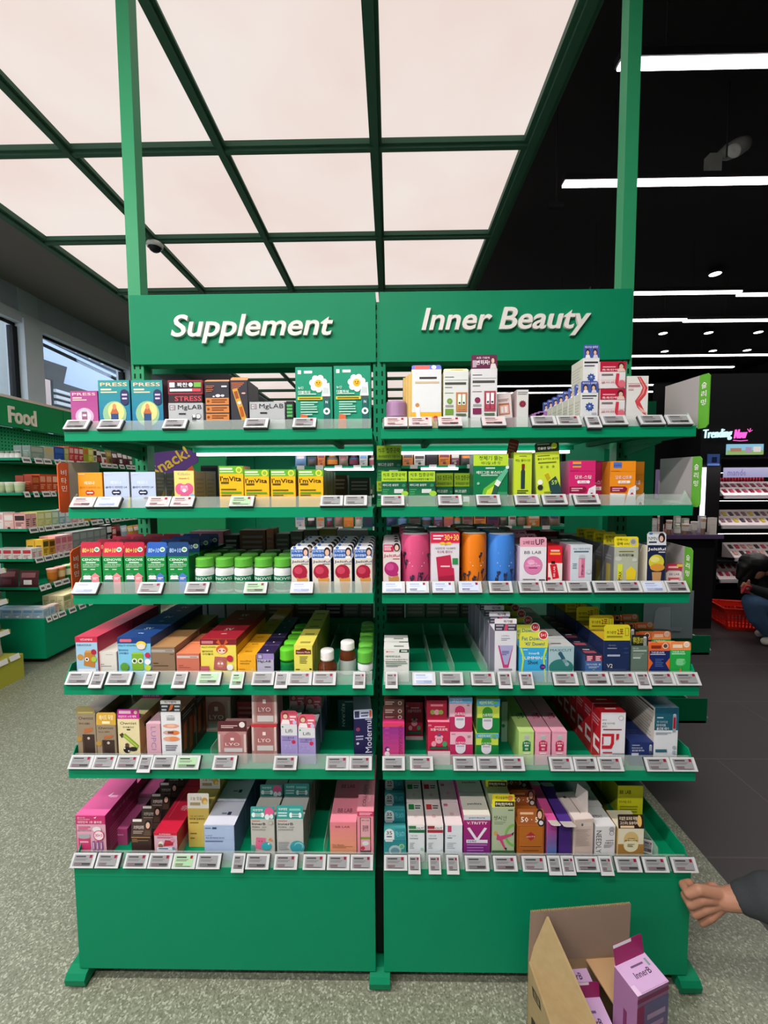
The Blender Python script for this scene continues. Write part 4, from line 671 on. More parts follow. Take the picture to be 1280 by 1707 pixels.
box(3, 1078, 1110, 909, 'navy carton with lemon ice cream and portrait tab', '#1c2748', [T('Jeltiful', .5, .88, .92, .1, '#f2f2ee', .035), L(.6, .79, .94, .82, 1, '#c8c8c8'), C(.5, .53, .4, '#d8cf3e'), C(.42, .6, .24, '#e8e480', .16), C(.56, .38, .38, '#dd9a3a', .2), P('#c89a64', (.28, .25), (.78, .25), (.7, 0), (.38, 0))], d=.06, n=1, side='#d6cfb8', tab=(22, '#d9dee2', [T('NMN', .3, .5, .46, .26, '#1c2430', .04), L(.08, .16, .5, .28, 1, '#2c3440'), C(.2, .86, .1, '#5a8ac8', .06), C(.76, .55, .18, '#221a1e', .26), C(.74, .48, .1, '#dcb4a0', .16)], 4, .006))
o = tab_mesh(at(1140, 950, Y=-.34).x-at(1112, 950, Y=-.34).x, .062, '#dcc8cc', [T('BB LAB', .5, .76, .6, .1, '#5a3a44', .01), Rr(.12, .3, .88, .6, '#d04a5c'), L(.25, .42, .75, .5, 1, '#f4dce0')], 6, .012)
o = o.build('sample_cup', None, (at(1126, 950, Y=-.34).x, -.34, SURF[3]+.001)); tag(o, 'pink and white packet standing right of the navy carton', 'packet')
tab_mesh(.05, .02, '#c8284c', [L(.1, .3, .7, .6, 1, '#f0c8c8'), Rr(.6, .5, .95, .9, '#d8d04a')], -6).build('header_tab', o, (0, .004, .06))
# ---------------------------------------------------------------- fourth shelf, left
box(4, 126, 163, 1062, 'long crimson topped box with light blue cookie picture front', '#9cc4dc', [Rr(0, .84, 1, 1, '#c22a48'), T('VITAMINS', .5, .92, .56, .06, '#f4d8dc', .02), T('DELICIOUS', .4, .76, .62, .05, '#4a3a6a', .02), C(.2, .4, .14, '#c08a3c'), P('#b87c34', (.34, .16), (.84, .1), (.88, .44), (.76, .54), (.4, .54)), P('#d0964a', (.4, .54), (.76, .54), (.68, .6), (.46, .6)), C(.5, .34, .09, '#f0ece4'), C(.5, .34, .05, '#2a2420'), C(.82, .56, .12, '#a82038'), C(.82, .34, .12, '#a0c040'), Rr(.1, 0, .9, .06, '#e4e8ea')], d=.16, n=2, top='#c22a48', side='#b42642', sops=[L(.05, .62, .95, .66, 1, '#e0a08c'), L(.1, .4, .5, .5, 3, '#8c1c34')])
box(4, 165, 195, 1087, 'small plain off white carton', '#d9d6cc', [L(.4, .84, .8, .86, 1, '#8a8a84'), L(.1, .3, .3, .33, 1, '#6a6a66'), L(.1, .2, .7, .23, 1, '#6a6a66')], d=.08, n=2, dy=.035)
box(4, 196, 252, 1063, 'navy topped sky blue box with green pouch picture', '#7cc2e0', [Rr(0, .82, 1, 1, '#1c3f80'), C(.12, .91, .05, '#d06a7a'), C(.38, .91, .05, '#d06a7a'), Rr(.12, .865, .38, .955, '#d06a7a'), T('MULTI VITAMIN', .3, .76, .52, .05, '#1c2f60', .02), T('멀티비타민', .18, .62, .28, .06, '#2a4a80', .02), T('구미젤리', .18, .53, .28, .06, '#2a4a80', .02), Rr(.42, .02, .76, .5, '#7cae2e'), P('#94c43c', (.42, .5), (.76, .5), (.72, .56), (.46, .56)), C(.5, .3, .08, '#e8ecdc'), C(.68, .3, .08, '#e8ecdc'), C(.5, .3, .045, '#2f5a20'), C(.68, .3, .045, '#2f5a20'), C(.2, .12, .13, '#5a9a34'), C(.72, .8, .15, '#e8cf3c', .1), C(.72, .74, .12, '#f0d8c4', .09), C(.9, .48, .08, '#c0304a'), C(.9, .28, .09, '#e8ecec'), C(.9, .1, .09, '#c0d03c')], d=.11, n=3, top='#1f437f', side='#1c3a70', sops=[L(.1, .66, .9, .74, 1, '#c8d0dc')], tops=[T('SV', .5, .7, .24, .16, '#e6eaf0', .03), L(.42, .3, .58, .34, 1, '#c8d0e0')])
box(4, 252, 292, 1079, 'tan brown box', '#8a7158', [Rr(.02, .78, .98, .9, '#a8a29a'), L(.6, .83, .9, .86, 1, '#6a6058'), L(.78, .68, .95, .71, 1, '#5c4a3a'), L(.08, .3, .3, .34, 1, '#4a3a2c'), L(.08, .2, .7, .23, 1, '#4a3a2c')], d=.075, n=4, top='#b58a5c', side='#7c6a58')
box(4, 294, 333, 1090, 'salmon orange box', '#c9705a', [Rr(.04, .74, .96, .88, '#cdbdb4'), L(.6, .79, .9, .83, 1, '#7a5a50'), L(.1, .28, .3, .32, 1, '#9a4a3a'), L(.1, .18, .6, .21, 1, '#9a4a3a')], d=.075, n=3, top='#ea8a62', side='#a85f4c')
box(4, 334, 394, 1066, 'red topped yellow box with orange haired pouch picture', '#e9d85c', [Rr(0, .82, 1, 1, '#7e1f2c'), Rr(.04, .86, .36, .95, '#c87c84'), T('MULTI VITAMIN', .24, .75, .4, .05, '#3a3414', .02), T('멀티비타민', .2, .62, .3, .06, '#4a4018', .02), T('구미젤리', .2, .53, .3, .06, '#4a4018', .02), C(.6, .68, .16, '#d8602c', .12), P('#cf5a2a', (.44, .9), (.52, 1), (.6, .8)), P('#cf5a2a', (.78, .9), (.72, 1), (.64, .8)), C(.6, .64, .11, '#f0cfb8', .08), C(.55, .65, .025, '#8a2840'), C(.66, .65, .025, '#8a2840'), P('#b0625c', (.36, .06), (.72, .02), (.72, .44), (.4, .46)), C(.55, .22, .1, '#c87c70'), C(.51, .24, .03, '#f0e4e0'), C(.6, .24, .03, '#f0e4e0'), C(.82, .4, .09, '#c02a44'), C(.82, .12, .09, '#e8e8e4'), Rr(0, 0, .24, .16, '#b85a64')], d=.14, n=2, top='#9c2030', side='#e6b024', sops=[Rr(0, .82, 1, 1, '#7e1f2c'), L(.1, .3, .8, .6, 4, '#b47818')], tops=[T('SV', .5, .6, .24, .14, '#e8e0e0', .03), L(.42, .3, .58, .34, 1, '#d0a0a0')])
box(4, 396, 427, 1092, 'golden yellow carton', '#f0ac24', [T('twofive', .44, .62, .6, .1, '#4a3410', .02), T('비타민5', .4, .46, .5, .11, '#4a3410', .02), L(.1, .1, .4, .13, 1, '#8a5c14'), C(.8, .1, .08, '#e9c05c')], d=.056, n=8, gap=.0015, side='#d8941c', tops=[T('세비타', .46, .45, .4, .2, '#4a3410', .02)])
box(4, 428, 457, 1090, 'purple topped grey carton', '#b6b4c6', [Rr(0, .66, 1, .99, '#9a86c0'), Rr(.06, .7, .34, .96, '#33304a'), Rr(.09, .73, .31, .93, '#b7aed0'), T('MgLAB', .44, .54, .74, .17, '#2a2838', .004), L(.45, .2, .8, .25, 1, '#4a4858')], d=.066, n=5, top='#33234c', side='#241c38', tops=[P('#d8d4e2', (.42, .4), (.58, .4), (.5, .26))])
jar(4, 477, 26, 1079, 'green bottle with green cap and white collar', mat('#1c8a3c', .3), mat('#5fc02c', .3), mat('#0f7a3c', .5), lops=[L(.3, .2, .7, .8, 3, '#3fa05c')], capf=.36, neck=.98, shoulder=.03, lab=(.05, .82), n=5)
box(4, 490, 521, 1077, 'pale yellow carton with maroon label', '#e6dc62', [Rr(.1, .66, .92, .84, '#6a2418'), P('#6a2418', (.3, .84), (.72, .84), (.62, .9), (.4, .9)), T('Nature Made', .51, .75, .72, .08, '#f0e4d0', .02), L(.3, .3, .75, .58, 5, '#7a7634'), Rr(.82, .04, .93, .1, '#2c2c20'), L(.08, .04, .3, .08, 1, '#6a6830')], d=.068, n=5, side='#cfc24a', tops=[L(.25, .3, .8, .5, 1, '#a89a3c')])
BR_ = mat('#5c2f18', .12); WL = mat('#e6e4e0', .35)
jar(4, 543, 33, 1083, 'brown glass jar with white lid, nearer and larger', BR_, WL, mat('#d9d8d0', .5), lops=[L(.25, .48, .75, .76, 1, '#2a3a30'), L(.2, .15, .8, .35, 2, '#6a7a70')], capf=.34, neck=.66, shoulder=.32, lab=(.02, .42), name='glass_jar')
jar(4, 578, 28, 1069, 'brown glass jar with white lid, standing further back', BR_, WL, mat('#b8c2bc', .5), lops=[L(.1, .1, .9, .9, 7, '#5c7468')], capf=.24, neck=.8, shoulder=.2, lab=(.02, .6), name='glass_jar', dy=.07)
jar(4, 608, 26, 1083, 'white bottle with green cap by the centre post', WH, GC, LG, lops=cl, capf=.4, neck=.95, shoulder=.1, lab=(.0, .6), n=6, dxn=-.001)
# ---------------------------------------------------------------- fourth shelf, right
box(4, 640, 682, 1082, 'white carton with green Korean title', '#dfe1dc', [L(.1, .86, .4, .88, 1, '#b04a4a'), C(.12, .87, .03, '#c04040'), P('#23402c', (.62, .98), (.98, .98), (.98, .84), (.6, .84)), L(.68, .88, .92, .94, 1, '#d8e4d8'), T('메지방감소', .36, .66, .6, .1, '#2c6a3c', .02), T('다이어트&혈당케어', .5, .52, .86, .07, '#3a4a40', .01), L(.06, .41, .88, .44, 1, '#5a6a60'), Rr(.06, .33, .92, .36, '#2e7a3c'), L(.08, .2, .7, .28, 2, '#5a6a60')], d=.05, n=2, gap=.01, side='#c4c8c2', tops=[L(.4, .3, .8, .5, 1, '#7a8a7c')])
box(4, 824, 861, 1052, 'tall white carton with violet V picture', '#dcdde4', [T('LAMELL', .5, .88, .36, .03, '#5a5a66', .01), L(.3, .76, .7, .82, 2, '#8a8a96'), P('#a8aad4', (.16, .64), (.84, .64), (.6, .12), (.4, .12)), P('#c43a78', (.16, .64), (.22, .64), (.46, .16), (.6, .16), (.8, .5), (.84, .64), (.64, .08), (.4, .08)), L(.34, .4, .66, .5, 3, '#5a5a8a'), L(.2, .02, .8, .06, 1, '#8a8a96')], d=.062, n=6, gap=.004, side='#8d8698', sops=[Rr(0, .05, .08, .98, '#dcdce2')], tab=(20, '#e2e0e4', [Rr(0, 0, 1, .58, '#3a3444'), L(.06, .1, .4, .5, 2, '#a8a4b4'), L(.62, .1, .94, .5, 2, '#a8a4b4'), P('#c04a6a', (.42, .02), (.58, .05), (.62, .6), (.48, .55)), T('득가템', .6, .78, .4, .22, '#5a2a3c', .03)], 2, .002))
box(4, 865, 913, 1080, 'sky blue slimming box with yellow header tab', '#35a8dc', [T('InnerB', .52, .76, .36, .1, '#d8f0fa', .02), T('SLIMMING', .52, .56, .84, .13, '#f4f8fa', .05), T('Shot', .48, .37, .36, .16, '#1a2a3c', .03), P('#bfe04a', (.02, .98), (.1, .98), (.18, .6), (.1, 0), (.04, 0), (.12, .6)), P('#bfe04a', (.9, .98), (.98, .98), (.88, .6), (.96, 0), (.9, 0), (.82, .6)), C(.82, .18, .1, '#2a3a8c'), P('#d03a5c', (.76, .2), (.9, .2), (.88, .15), (.78, .15)), L(.14, .9, .3, .93, 1, '#e0f4fa')], d=.06, n=6, gap=.006, side='#2c8ab4', tab=(25, '#d6d84c', [T('Fat Down!', .46, .6, .74, .26, '#2c7a8c', .04), T("'45' Down!", .54, .25, .7, .24, '#2c6a8c', .04), C(.84, .82, .17, '#f0e8e0', .17), C(.84, .82, .14, '#c4282c', .14), T('5+1', .84, .82, .18, .2, '#f4e8e4', .03)], 3, .008))
box(4, 914, 957, 1078, 'pale teal box with capsule picture', '#a4c2c8', [T('MAXCUT', .48, .85, .84, .1, '#3c4a52', -.002), C(.5, .14, .48, '#2f7a74', .34), P('#2c5c74', (.38, .7), (.52, .74), (.66, .5), (.52, .46)), P('#7a9aa4', (.52, .46), (.66, .5), (.78, .3), (.66, .24)), C(.45, .71, .08, '#2c5c74'), C(.72, .28, .08, '#8fb0b8')], d=.062, n=6, gap=.002, top='#c6c8c6', side='#8a9c9c', tops=[L(.2, .3, .6, .42, 1, '#5a5f60')])
box(4, 975, 1004, 1092, 'small blue box with red white top print', '#3f6aa4', [Rr(.0, .66, 1, 1, '#2a2c3c'), Rr(.06, .62, .46, .98, '#a82c48'), Rr(.54, .62, .96, .98, '#a82c48'), L(.1, .66, .4, .92, 3, '#e8d8dc'), L(.6, .66, .9, .92, 3, '#e8d8dc'), T('다이어트 포', .5, .42, .8, .12, '#e4ecf4', .02), L(.2, .2, .8, .3, 2, '#b8cce0'), C(.5, .1, .08, '#8ab04a', .03)], d=.06, n=6, top='#23283a', side='#33507c', tops=[L(.1, .2, .8, .5, 1, '#a04a5c'), L(.2, .6, .6, .7, 1, '#c8c8d0')])
box(4, 1006, 1050, 1068, 'navy box with yellow header tab', '#1e2f56', [T('헤이드', .32, .84, .3, .05, '#8a90a4', .01), L(.14, .73, .5, .76, 1, '#8a90a4'), Rr(.14, .48, .62, .54, '#aab4c8'), T('V2', .24, .17, .22, .13, '#d8d4c4', .01), L(.14, .04, .85, .06, 1, '#4a5a7c'), C(.84, .74, .09, '#2c4070', .04), C(.84, .6, .09, '#2c4070', .04)], d=.085, n=5, gap=.003, top='#c8a42c', side='#1a2a4e', tab=(26, '#d2c72c', [T('추가증정', .28, .5, .36, .2, '#4a4414', .03), T('2포', .62, .56, .24, .34, '#7a2c14', .04), Rr(.8, .3, .94, .8, '#8f8a1c'), Rr(.82, .34, .92, .76, '#d2c72c'), L(.1, .2, .7, .3, 1, '#8a841c')], 2, .006))
box(4, 1052, 1080, 1077, 'sage grey box with black and yellow tab', '#62766a', [T('헤이드', .26, .9, .36, .06, '#dce4da', .01), L(.1, .78, .9, .84, 1, '#aab8ac'), L(.1, .56, .74, .7, 3, '#93a398'), Rr(.1, .5, .54, .55, '#c8d0c8')], d=.06, n=3, side='#4a5c52', tab=(18, '#1e221e', [T('하루의 감량 CUT!', .38, .5, .6, .6, '#e0d84c', .03), C(.8, .72, .1, '#c8ccc8'), Rr(.7, 0, .9, .7, '#8a8f8c')], 3, .002))
box(4, 1081, 1116, 1085, 'navy box with orange sides and orange tab', '#1d2a66', [T('그린몬스터', .4, .91, .62, .1, '#f0f0f4', .03), L(.06, .8, .78, .84, 1, '#c8cce0'), P('#e06a2c', (0, .66), (.2, .4), (0, .04)), P('#e06a2c', (1, .66), (.8, .4), (1, .04)), L(.3, .22, .7, .6, 5, '#4a68a8')], d=.07, n=4, gap=.014, side='#d4602c', top='#e4703a', tab=(13, '#df6a34', [L(.1, .25, .58, .65, 1, '#8a2c1c'), C(.78, .6, .14, '#f0dcc8', .14), C(.78, .6, .1, '#5c4a44', .1)], 2, .005))
box(4, 1117, 1151, 1084, 'bright green box with orange tab', '#25ad4c', [T('그린몬스터', .36, .91, .62, .1, '#e8f8ea', .03), L(.06, .8, .72, .84, 1, '#c8f0d0'), C(.5, .42, .26, '#4ac46c', .2), L(.3, .3, .7, .58, 5, '#a8e4b4'), P('#e0703c', (.28, 0), (.74, 0), (.5, .18))], d=.07, n=4, gap=.014, side='#1c9440', top='#e88a4c', tab=(14, '#ea8f54', [L(.1, .25, .58, .65, 1, '#f4dcc0'), C(.78, .65, .15, '#f4e8d8', .15), C(.78, .65, .11, '#e4d4bc', .1)], 2, .005))
# ---------------------------------------------------------------- fifth shelf, left
own = lambda: [T('Ownist', .5, .9, .76, .08, '#3a3226', .01), T('헤이드 초콜릿', .4, .76, .56, .05, '#3a3226', .01), Rr(.28, 0, .9, .48, '#3a2a24'), P('#b4683c', (.36, .5), (.8, .56), (.84, .66), (.4, .62)), C(.12, .36, .14, '#b08a3c'), C(.6, .38, .07, '#c8b8ac'), P('#4a3830', (.28, 0), (.44, 0), (.36, .46), (.28, .4))]
box(5, 128, 160, 1191, 'brown chocolate pouch box with flipped olive flap, far left', '#94846c', own(), d=.17, side='#7c6e5c', top='#8a7f74', tab=(16, '#a79a62', [L(.1, .1, .9, .3, 1, '#d8c070')], -14, .012))
box(5, 161, 194, 1209, 'brown chocolate pouch box with yellow tab', '#94846c', own(), d=.17, side='#7c6e5c', top='#6d5f52', n=2, dy=.026, tab=(20, '#cda23c', [T('레이드 득템', .5, .6, .7, .4, '#f2e4b8', .03), L(.3, .1, .7, .3, 1, '#f2e4b8')], 4, .005))
box(5, 196, 233, 1199, 'cream box with green stick picture and magenta tab', '#e2d6a6', [T('Ownist', .5, .88, .74, .08, '#3a3226', .01), T('트리플샷안', .5, .76, .5, .05, '#3a3226', .01), L(.42, .67, .58, .71, 1, '#3a3226'), P('#4a3a28', (.08, .54), (.22, .6), (.32, .5), (.18, .44)), P('#7fa02c', (.22, .5), (.34, .58), (.95, .22), (.86, .12)), P('#a8c04c', (.26, .5), (.32, .54), (.9, .2), (.86, .16)), C(.4, .1, .16, '#2a2624'), C(.68, .12, .18, '#2a2624', .1), C(.3, .14, .04, '#dcdcd8'), C(.48, .06, .04, '#dcdcd8'), C(.42, .24, .09, '#5c4434')], d=.12, n=2, top='#f0dfa4', side='#c49a64', sops=[P('#8a5c34', (0, .1), (.5, .5), (.5, .4), (.1, 0)), P('#e0c088', (.1, .2), (.9, .9), (.9, .7), (.2, .1)), Rr(.2, .72, .5, .84, '#4a4034'), L(.55, .3, .95, .6, 3, '#a07848')], tab=(16, '#c02c8c', [L(.08, .55, .62, .85, 1, '#f4cce4'), T('마담트리 10개 혜택', .46, .25, .8, .26, '#f6d8ec', .03), C(.84, .68, .08, '#d8c0a8')], 2, .003))
box(5, 244, 268, 1207, 'narrow pale pink box with violet letters', '#d3a4b0', [('V', 'LUPCI', .5, .5, .34, .8, '#9a7cae', -1)], d=.15, side='#c898a4', top='#dcb4c0')
ov = [T('LAMELL', .5, .9, .4, .035, '#4a4a50', .01), L(.3, .8, .7, .86, 2, '#6a6a70'), C(.5, .66, .4, '#e0a086', .11), C(.5, .66, .2, '#e8b8a0', .08), C(.36, .5, .26, '#c8a49a', .1), C(.66, .5, .24, '#dc7c3c', .11), C(.5, .35, .4, '#e0a086', .12), C(.62, .35, .22, '#e08a54', .11), L(.34, .48, .62, .53, 1, '#6a4038'), L(.2, .07, .8, .2, 3, '#7a7a84')]
box(5, 268, 302, 1187, 'white box with orange ovals and black tab', '#e0e2e4', ov, d=.09, n=3, gap=.003, top='#e0957a', side='#4a3028', sops=[Rr(0, .78, 1, .93, '#2a2a2c'), L(.1, .82, .9, .9, 2, '#8a8a8c'), P('#b4542c', (.1, .2), (.3, .2), (.36, .75), (.16, .7)), P('#a84a28', (.5, .1), (.7, .12), (.76, .7), (.54, .72)), P('#c06034', (.8, .3), (.95, .3), (.95, .6), (.84, .7))], tab=(19, '#e6e2e0', [Rr(0, 0, 1, .66, '#2e3034'), T('득가템득', .5, .83, .6, .2, '#5a4a48', .02), P('#e0703c', (.4, .06), (.56, .2), (.66, .62), (.5, .6)), L(.06, .1, .36, .55, 2, '#c8d0d4'), L(.7, .1, .96, .55, 2, '#c8d0d4')], 2, .002))
llo = lambda c: [Rr(.14, 0, .86, .86, c), C(.5, .66, .3, '#a8686a', .26), Rr(.2, .3, .8, .66, '#a8686a'), T('LYO', .5, .42, .48, .13, '#f0e0dc', .005), L(.44, .6, .56, .72, 1, '#f0e0dc'), Rr(.22, .06, .84, .24, '#c9c2c0'), Rr(.03, .05, .1, .9, '#d8c4c0'), Rr(.9, .05, .97, .9, '#d8c4c0')]
box(5, 336, 385, 1162, 'large rose arch box at the back, left', '#caa8a2', llo('#c49a94'), d=.07, dy=.19, side='#a88a88')
box(5, 363, 412, 1220, 'rose arch box at the front with maroon tab', '#b88a86', llo('#b07c7a'), d=.07, side='#94605e', tab=(17, '#54242a', [L(.12, .35, .68, .6, 2, '#d8b8b4'), C(.84, .66, .1, '#e0dcd8')], 2, .003))
box(5, 419, 462, 1207, 'rose arch box at the middle with red band, lower of the two', '#b48a84', llo('#a8706c')+[Rr(0, .9, 1, 1, '#c8323c')], d=.06, dy=.035, side='#94605e', top='#b02c3c')
box(5, 419, 462, 1150, 'rose arch box at the middle, upper of the two', '#c6a49c', llo('#b4807a')+[C(.85, .93, .12, '#c4283c')], d=.06, on='rose arch box at the middle with red band, lower of the two', dy=.035, side='#a88480')
box(5, 395, 425, 1170, 'crimson box lying behind the arch boxes', '#a02434', [L(.1, .3, .9, .8, 3, '#c86a74')], d=.08, dy=.22, side='#8a1c2c')
lif = [T('Lifli', .5, .78, .42, .12, '#2a3a34', .01), Rr(0, 0, 1, .62, '#a294cc'), C(.12, .92, .05, '#3a8a5c'), T('다이콜라겐', .46, .54, .66, .08, '#4a3f74', .02), C(.76, .4, .12, '#c82c4c'), L(.1, .45, .6, .48, 1, '#7a6aa8'), T('7.5', .42, .22, .4, .14, '#b8acd8', -.004)]
pt_ = [C(.28, .62, .2, '#8a4a3a', .2), C(.28, .58, .13, '#e4bca8', .14), P('#ece4e4', (.02, .02), (.56, .02), (.5, .34), (.1, .36)), L(.56, .5, .92, .62, 1, '#f4d8dc'), L(.56, .3, .84, .4, 1, '#f4d8dc'), C(.84, .16, .12, '#c8bce0')]
box(5, 468, 496, 1208, 'lilac and white carton with pink portrait tab, left of two', '#dcdde2', lif, d=.085, n=3, gap=.02, side='#9488b4', dx=0, tab=(22, '#d8566e', pt_, 4, .006)) if False else box(5, 468, 496, 1208, 'lilac and white carton with pink portrait tab, left of two', '#dcdde2', lif, d=.085, n=3, gap=.02, side='#9488b4', tab=(22, '#d8566e', pt_, 4, .006))
box(5, 497, 526, 1214, 'lilac and white carton with pink portrait tab, right of two', '#dcdde2', lif, d=.085, n=3, gap=.02, side='#9488b4', tab=(22, '#d8566e', pt_, 4, .006))
box(5, 563, 592, 1167, 'dark teal box with sideways white letters at the back', '#16464e', [('V', 'REJURAN', .3, .5, .22, .74, '#c8dcdc', -1), L(.4, .93, .9, .95, 1, '#a8c0c0')], d=.1, dy=.2, side='#0f343c')
box(5, 590, 621, 1198, 'midnight blue box with large sideways script', '#1f1c4c', [('V', 'Modernul', .78, .5, .34, .96, '#d8d8e8', 1), C(.22, .7, .11, '#8a3a5c'), L(.1, .4, .5, .52, 2, '#a8a4c8'), C(.2, .3, .07, '#c8c0dc')], d=.13, side='#16143a', top='#a8b0c4', rz=6, tab=(13, '#b6bfd0', [Rr(.04, .1, .3, .85, '#2c3050'), L(.38, .2, .8, .7, 2, '#4a5070'), Rr(.84, .1, .96, .9, '#c05a3c')], 20, .003))
# ---------------------------------------------------------------- fifth shelf, right
box(5, 638, 674, 1207, 'magenta gradient box with sideways YOUNGRANG lettering', '#d83a78', [Gd(0, 0, 1, 1, '#e04a78', '#8a2c8c'), Rr(0, .9, 1, 1, '#d8445c'), ('V', 'YOUNGRANG', .82, .48, .18, .96, '#8a1850', -1), C(.2, .16, .11, '#4a2c6c'), C(.24, .14, .07, '#e8d0dc'), C(.2, .0, .12, '#f0d8e0'), L(.1, .5, .3, .9, 3, '#b03a90')], d=.1, side='#a82c64')
for k in range(3):
    b_ = 'magenta gradient box with sideways YOUNGRANG lettering' if k == 0 else 'brown carton lying on the magenta box, %s' % ('lowest', 'middle')[k-1]
    box(5, 640, 674, (1193, 1179, 1166)[k], 'brown carton lying on the magenta box, %s' % ('lowest', 'middle', 'topmost')[k], '#5c3a34', [L(.06, .3, .5, .7, 2, '#c8b0a4'), C(.78, .5, .1, '#c8bcb0'), C(.78, .5, .06, '#5c3a34')], d=.08, dy=.055, on=b_, side='#4a2c28')
bear = [T('KAL', .1, .9, .14, .05, '#f4d0dc', .02), L(.3, .84, .78, .87, 1, '#f0b0c4'), T('보들어프로피', .5, .77, .76, .09, '#f6e4ea', .03), C(.5, .44, .17, '#e8a4b4'), C(.38, .54, .07, '#e8a4b4'), C(.62, .54, .07, '#e8a4b4'), P('#2c6a8c', (.42, .56), (.58, .56), (.5, .68)), C(.45, .46, .02, '#4a2030'), C(.55, .46, .02, '#4a2030'), C(.27, .32, .11, '#e898ac', .14), C(.76, .32, .11, '#4a9a64', .14), Rr(.08, .15, .92, .24, '#243a30'), Rr(0, 0, 1, .1, '#dcc0c8'), L(.1, .17, .9, .22, 1, '#3a5a48')]
box(5, 676, 705, 1171, 'crimson box with pink bear, standing behind', '#b51f44', bear, d=.06, dy=.15, side='#8f1a38', n=2)
box(5, 713, 750, 1204, 'crimson box with pink bear, at the front', '#c4204a', bear, d=.07, side='#9a1c3c', n=1, top='#e890a8')
box(5, 711, 745, 1168, 'crimson box lying on the front bear box, printed on top', '#a81c3c', [L(.2, .7, .8, .8, 1, '#d88090'), C(.3, .4, .12, '#8aa84c'), C(.5, .4, .14, '#e0a0ac'), C(.7, .4, .12, '#8aa84c')], d=.07, dy=.04, on='crimson box with pink bear, at the front', side='#8f1a38')
cap = lambda c, c2, hd: [Rr(0, 0, 1, .44, c), L(.06, .9, .24, .93, 1, c)]+[C(.46, .62, .22, c2), Rr(.24, .44, .68, .62, c2), Rr(.24, .24, .68, .44, '#e0dce4'), C(.46, .24, .22, '#e0dce4'), L(.3, .34, .62, .4, 1, '#b0a8b8'), T('스트릭컷', .46, .53, .44, .09, '#f6eef2', .03), L(.76, .76, .9, .86, 2, '#8a8a90')]+hd
box(5, 750, 788, 1221, 'pink and crimson capsule box, lower of the stack', '#e6b4c4', cap('#b8285c', '#d8346c', []), d=.07, side='#b890a4', n=2)
box(5, 749, 787, 1163, 'pink and crimson capsule box, upper of the stack', '#e6b4c4', cap('#b8285c', '#d8346c', [Rr(0, .84, 1, 1, '#6ab4e0'), T('크런컷', .34, .92, .44, .1, '#f0e0ec', .03)]), d=.07, on='pink and crimson capsule box, lower of the stack', side='#b890a4', dy=.031)
gh = [Rr(0, .8, 1, 1, '#4aa8d4'), T('4일만에 속시원!', .42, .9, .64, .12, '#e4e84c', .03), C(.78, .9, .14, '#6ab44c', .05)]
box(5, 793, 831, 1223, 'lime and green capsule box, lower of the stack', '#c4dc50', cap('#12803c', '#3f9a34', gh), d=.07, side='#8aa850', n=2)
box(5, 795, 833, 1165, 'lime and green capsule box, upper of the stack', '#c4dc50', cap('#12803c', '#3f9a34', gh), d=.07, on='lime and green capsule box, lower of the stack', side='#8aa850', dy=.031)
box(5, 836, 846, 1170, 'pale green box standing behind the green capsule boxes', '#8cb49c', [C(.3, .4, .3, '#1c6a4c')], d=.06, dy=.14, side='#a4c8a8')
for k, (a, b, c, c2, g, nm) in enumerate(((865, 890, '#bcdc82', '#a8cc74', '#147a44', 'pale green'), (892, 918, '#e8a4b8', '#d48ca4', '#c42458', 'left pale pink'), (920, 945, '#e8a4b8', '#d48ca4', '#c42458', 'right pale pink'))):
    box(5, a, b, 1220, 'long %s carton with bottle picture' % nm, c, [L(.1, .93, .9, .96, 1, c2), C(.5, .8, .16, '#c2c8c8', .1), Rr(.34, .66, .66, .8, '#b4bcbc'), C(.5, .4, .28, g, .34), Rr(.24, .14, .76, .56, g), T('호랑이', .5, .5, .4, .09, '#f4f4ee', .02), L(.36, .36, .64, .42, 1, '#e8e8e0'), L(.4, .2, .6, .28, 2, '#e8e8e0'), L(.3, .02, .7, .07, 1, '#f0e8e8')], d=.165, n=2, side=c2, top=c, tops=[('V', 'FEEL', .6, .5, .4, .2, g, -1), L(.72, .45, .9, .6, 2, g)])
pj = [T('센트리', .14, .82, .18, .04, '#3a3a40', .01), T('바질 다이어트', .32, .74, .5, .05, '#3a3a40', .01), T('플로스', .16, .67, .2, .05, '#3a3a40', .01), L(.1, .58, .84, .61, 1, '#8a4a50'), C(.8, .87, .1, '#8a8a90'), C(.8, .87, .085, '#e6e6ea'), Rr(.06, .44, .52, .5, '#c41e30'), P('#c41e30', (.42, .5), (.54, .5), (.54, .26), (.44, .14), (.06, .14), (.06, .22), (.38, .22), (.42, .28)), P('#c41e30', (.06, .42), (.12, .44), (.12, .26), (.06, .22)), P('#c41e30', (.62, .5), (.74, .5), (.72, .38), (.62, .34)), Rr(.1, .04, .48, .07, '#c43a44'), L(.5, .02, .95, .04, 1, '#8a8a90')]
box(5, 1001, 1043, 1188, 'white box with red curl mark and red side', '#e4e3e8', pj, d=.05, n=7, gap=.002, top='#d0222e', side='#b81f2a', sops=[L(.1, .7, .9, .85, 3, '#e09098'), Rr(.2, .2, .9, .48, '#e8dede'), Rr(.42, .28, .9, .42, '#b81f2a')], tops=[L(.3, .35, .75, .5, 1, '#f0c0c0')])
box(5, 1050, 1089, 1238, 'low navy box with capsule picture', '#24346a', [L(.08, .78, .4, .82, 1, '#c8d0e4'), T('미드바스트', .3, .6, .46, .1, '#dce4f4', .02), T('올인원 데이트', .34, .42, .52, .12, '#dce4f4', .03), Rr(.06, .06, .36, .24, '#c8ccd8'), C(.86, .78, .05, '#c8ccd4'), Rr(.8, .3, .92, .78, '#9aa4b4'), Rr(.81, .1, .91, .4, '#3a4a5c')], d=.1, n=2, side='#1c2a54', tops=[L(.2, .35, .8, .65, 3, '#3c4c80')])
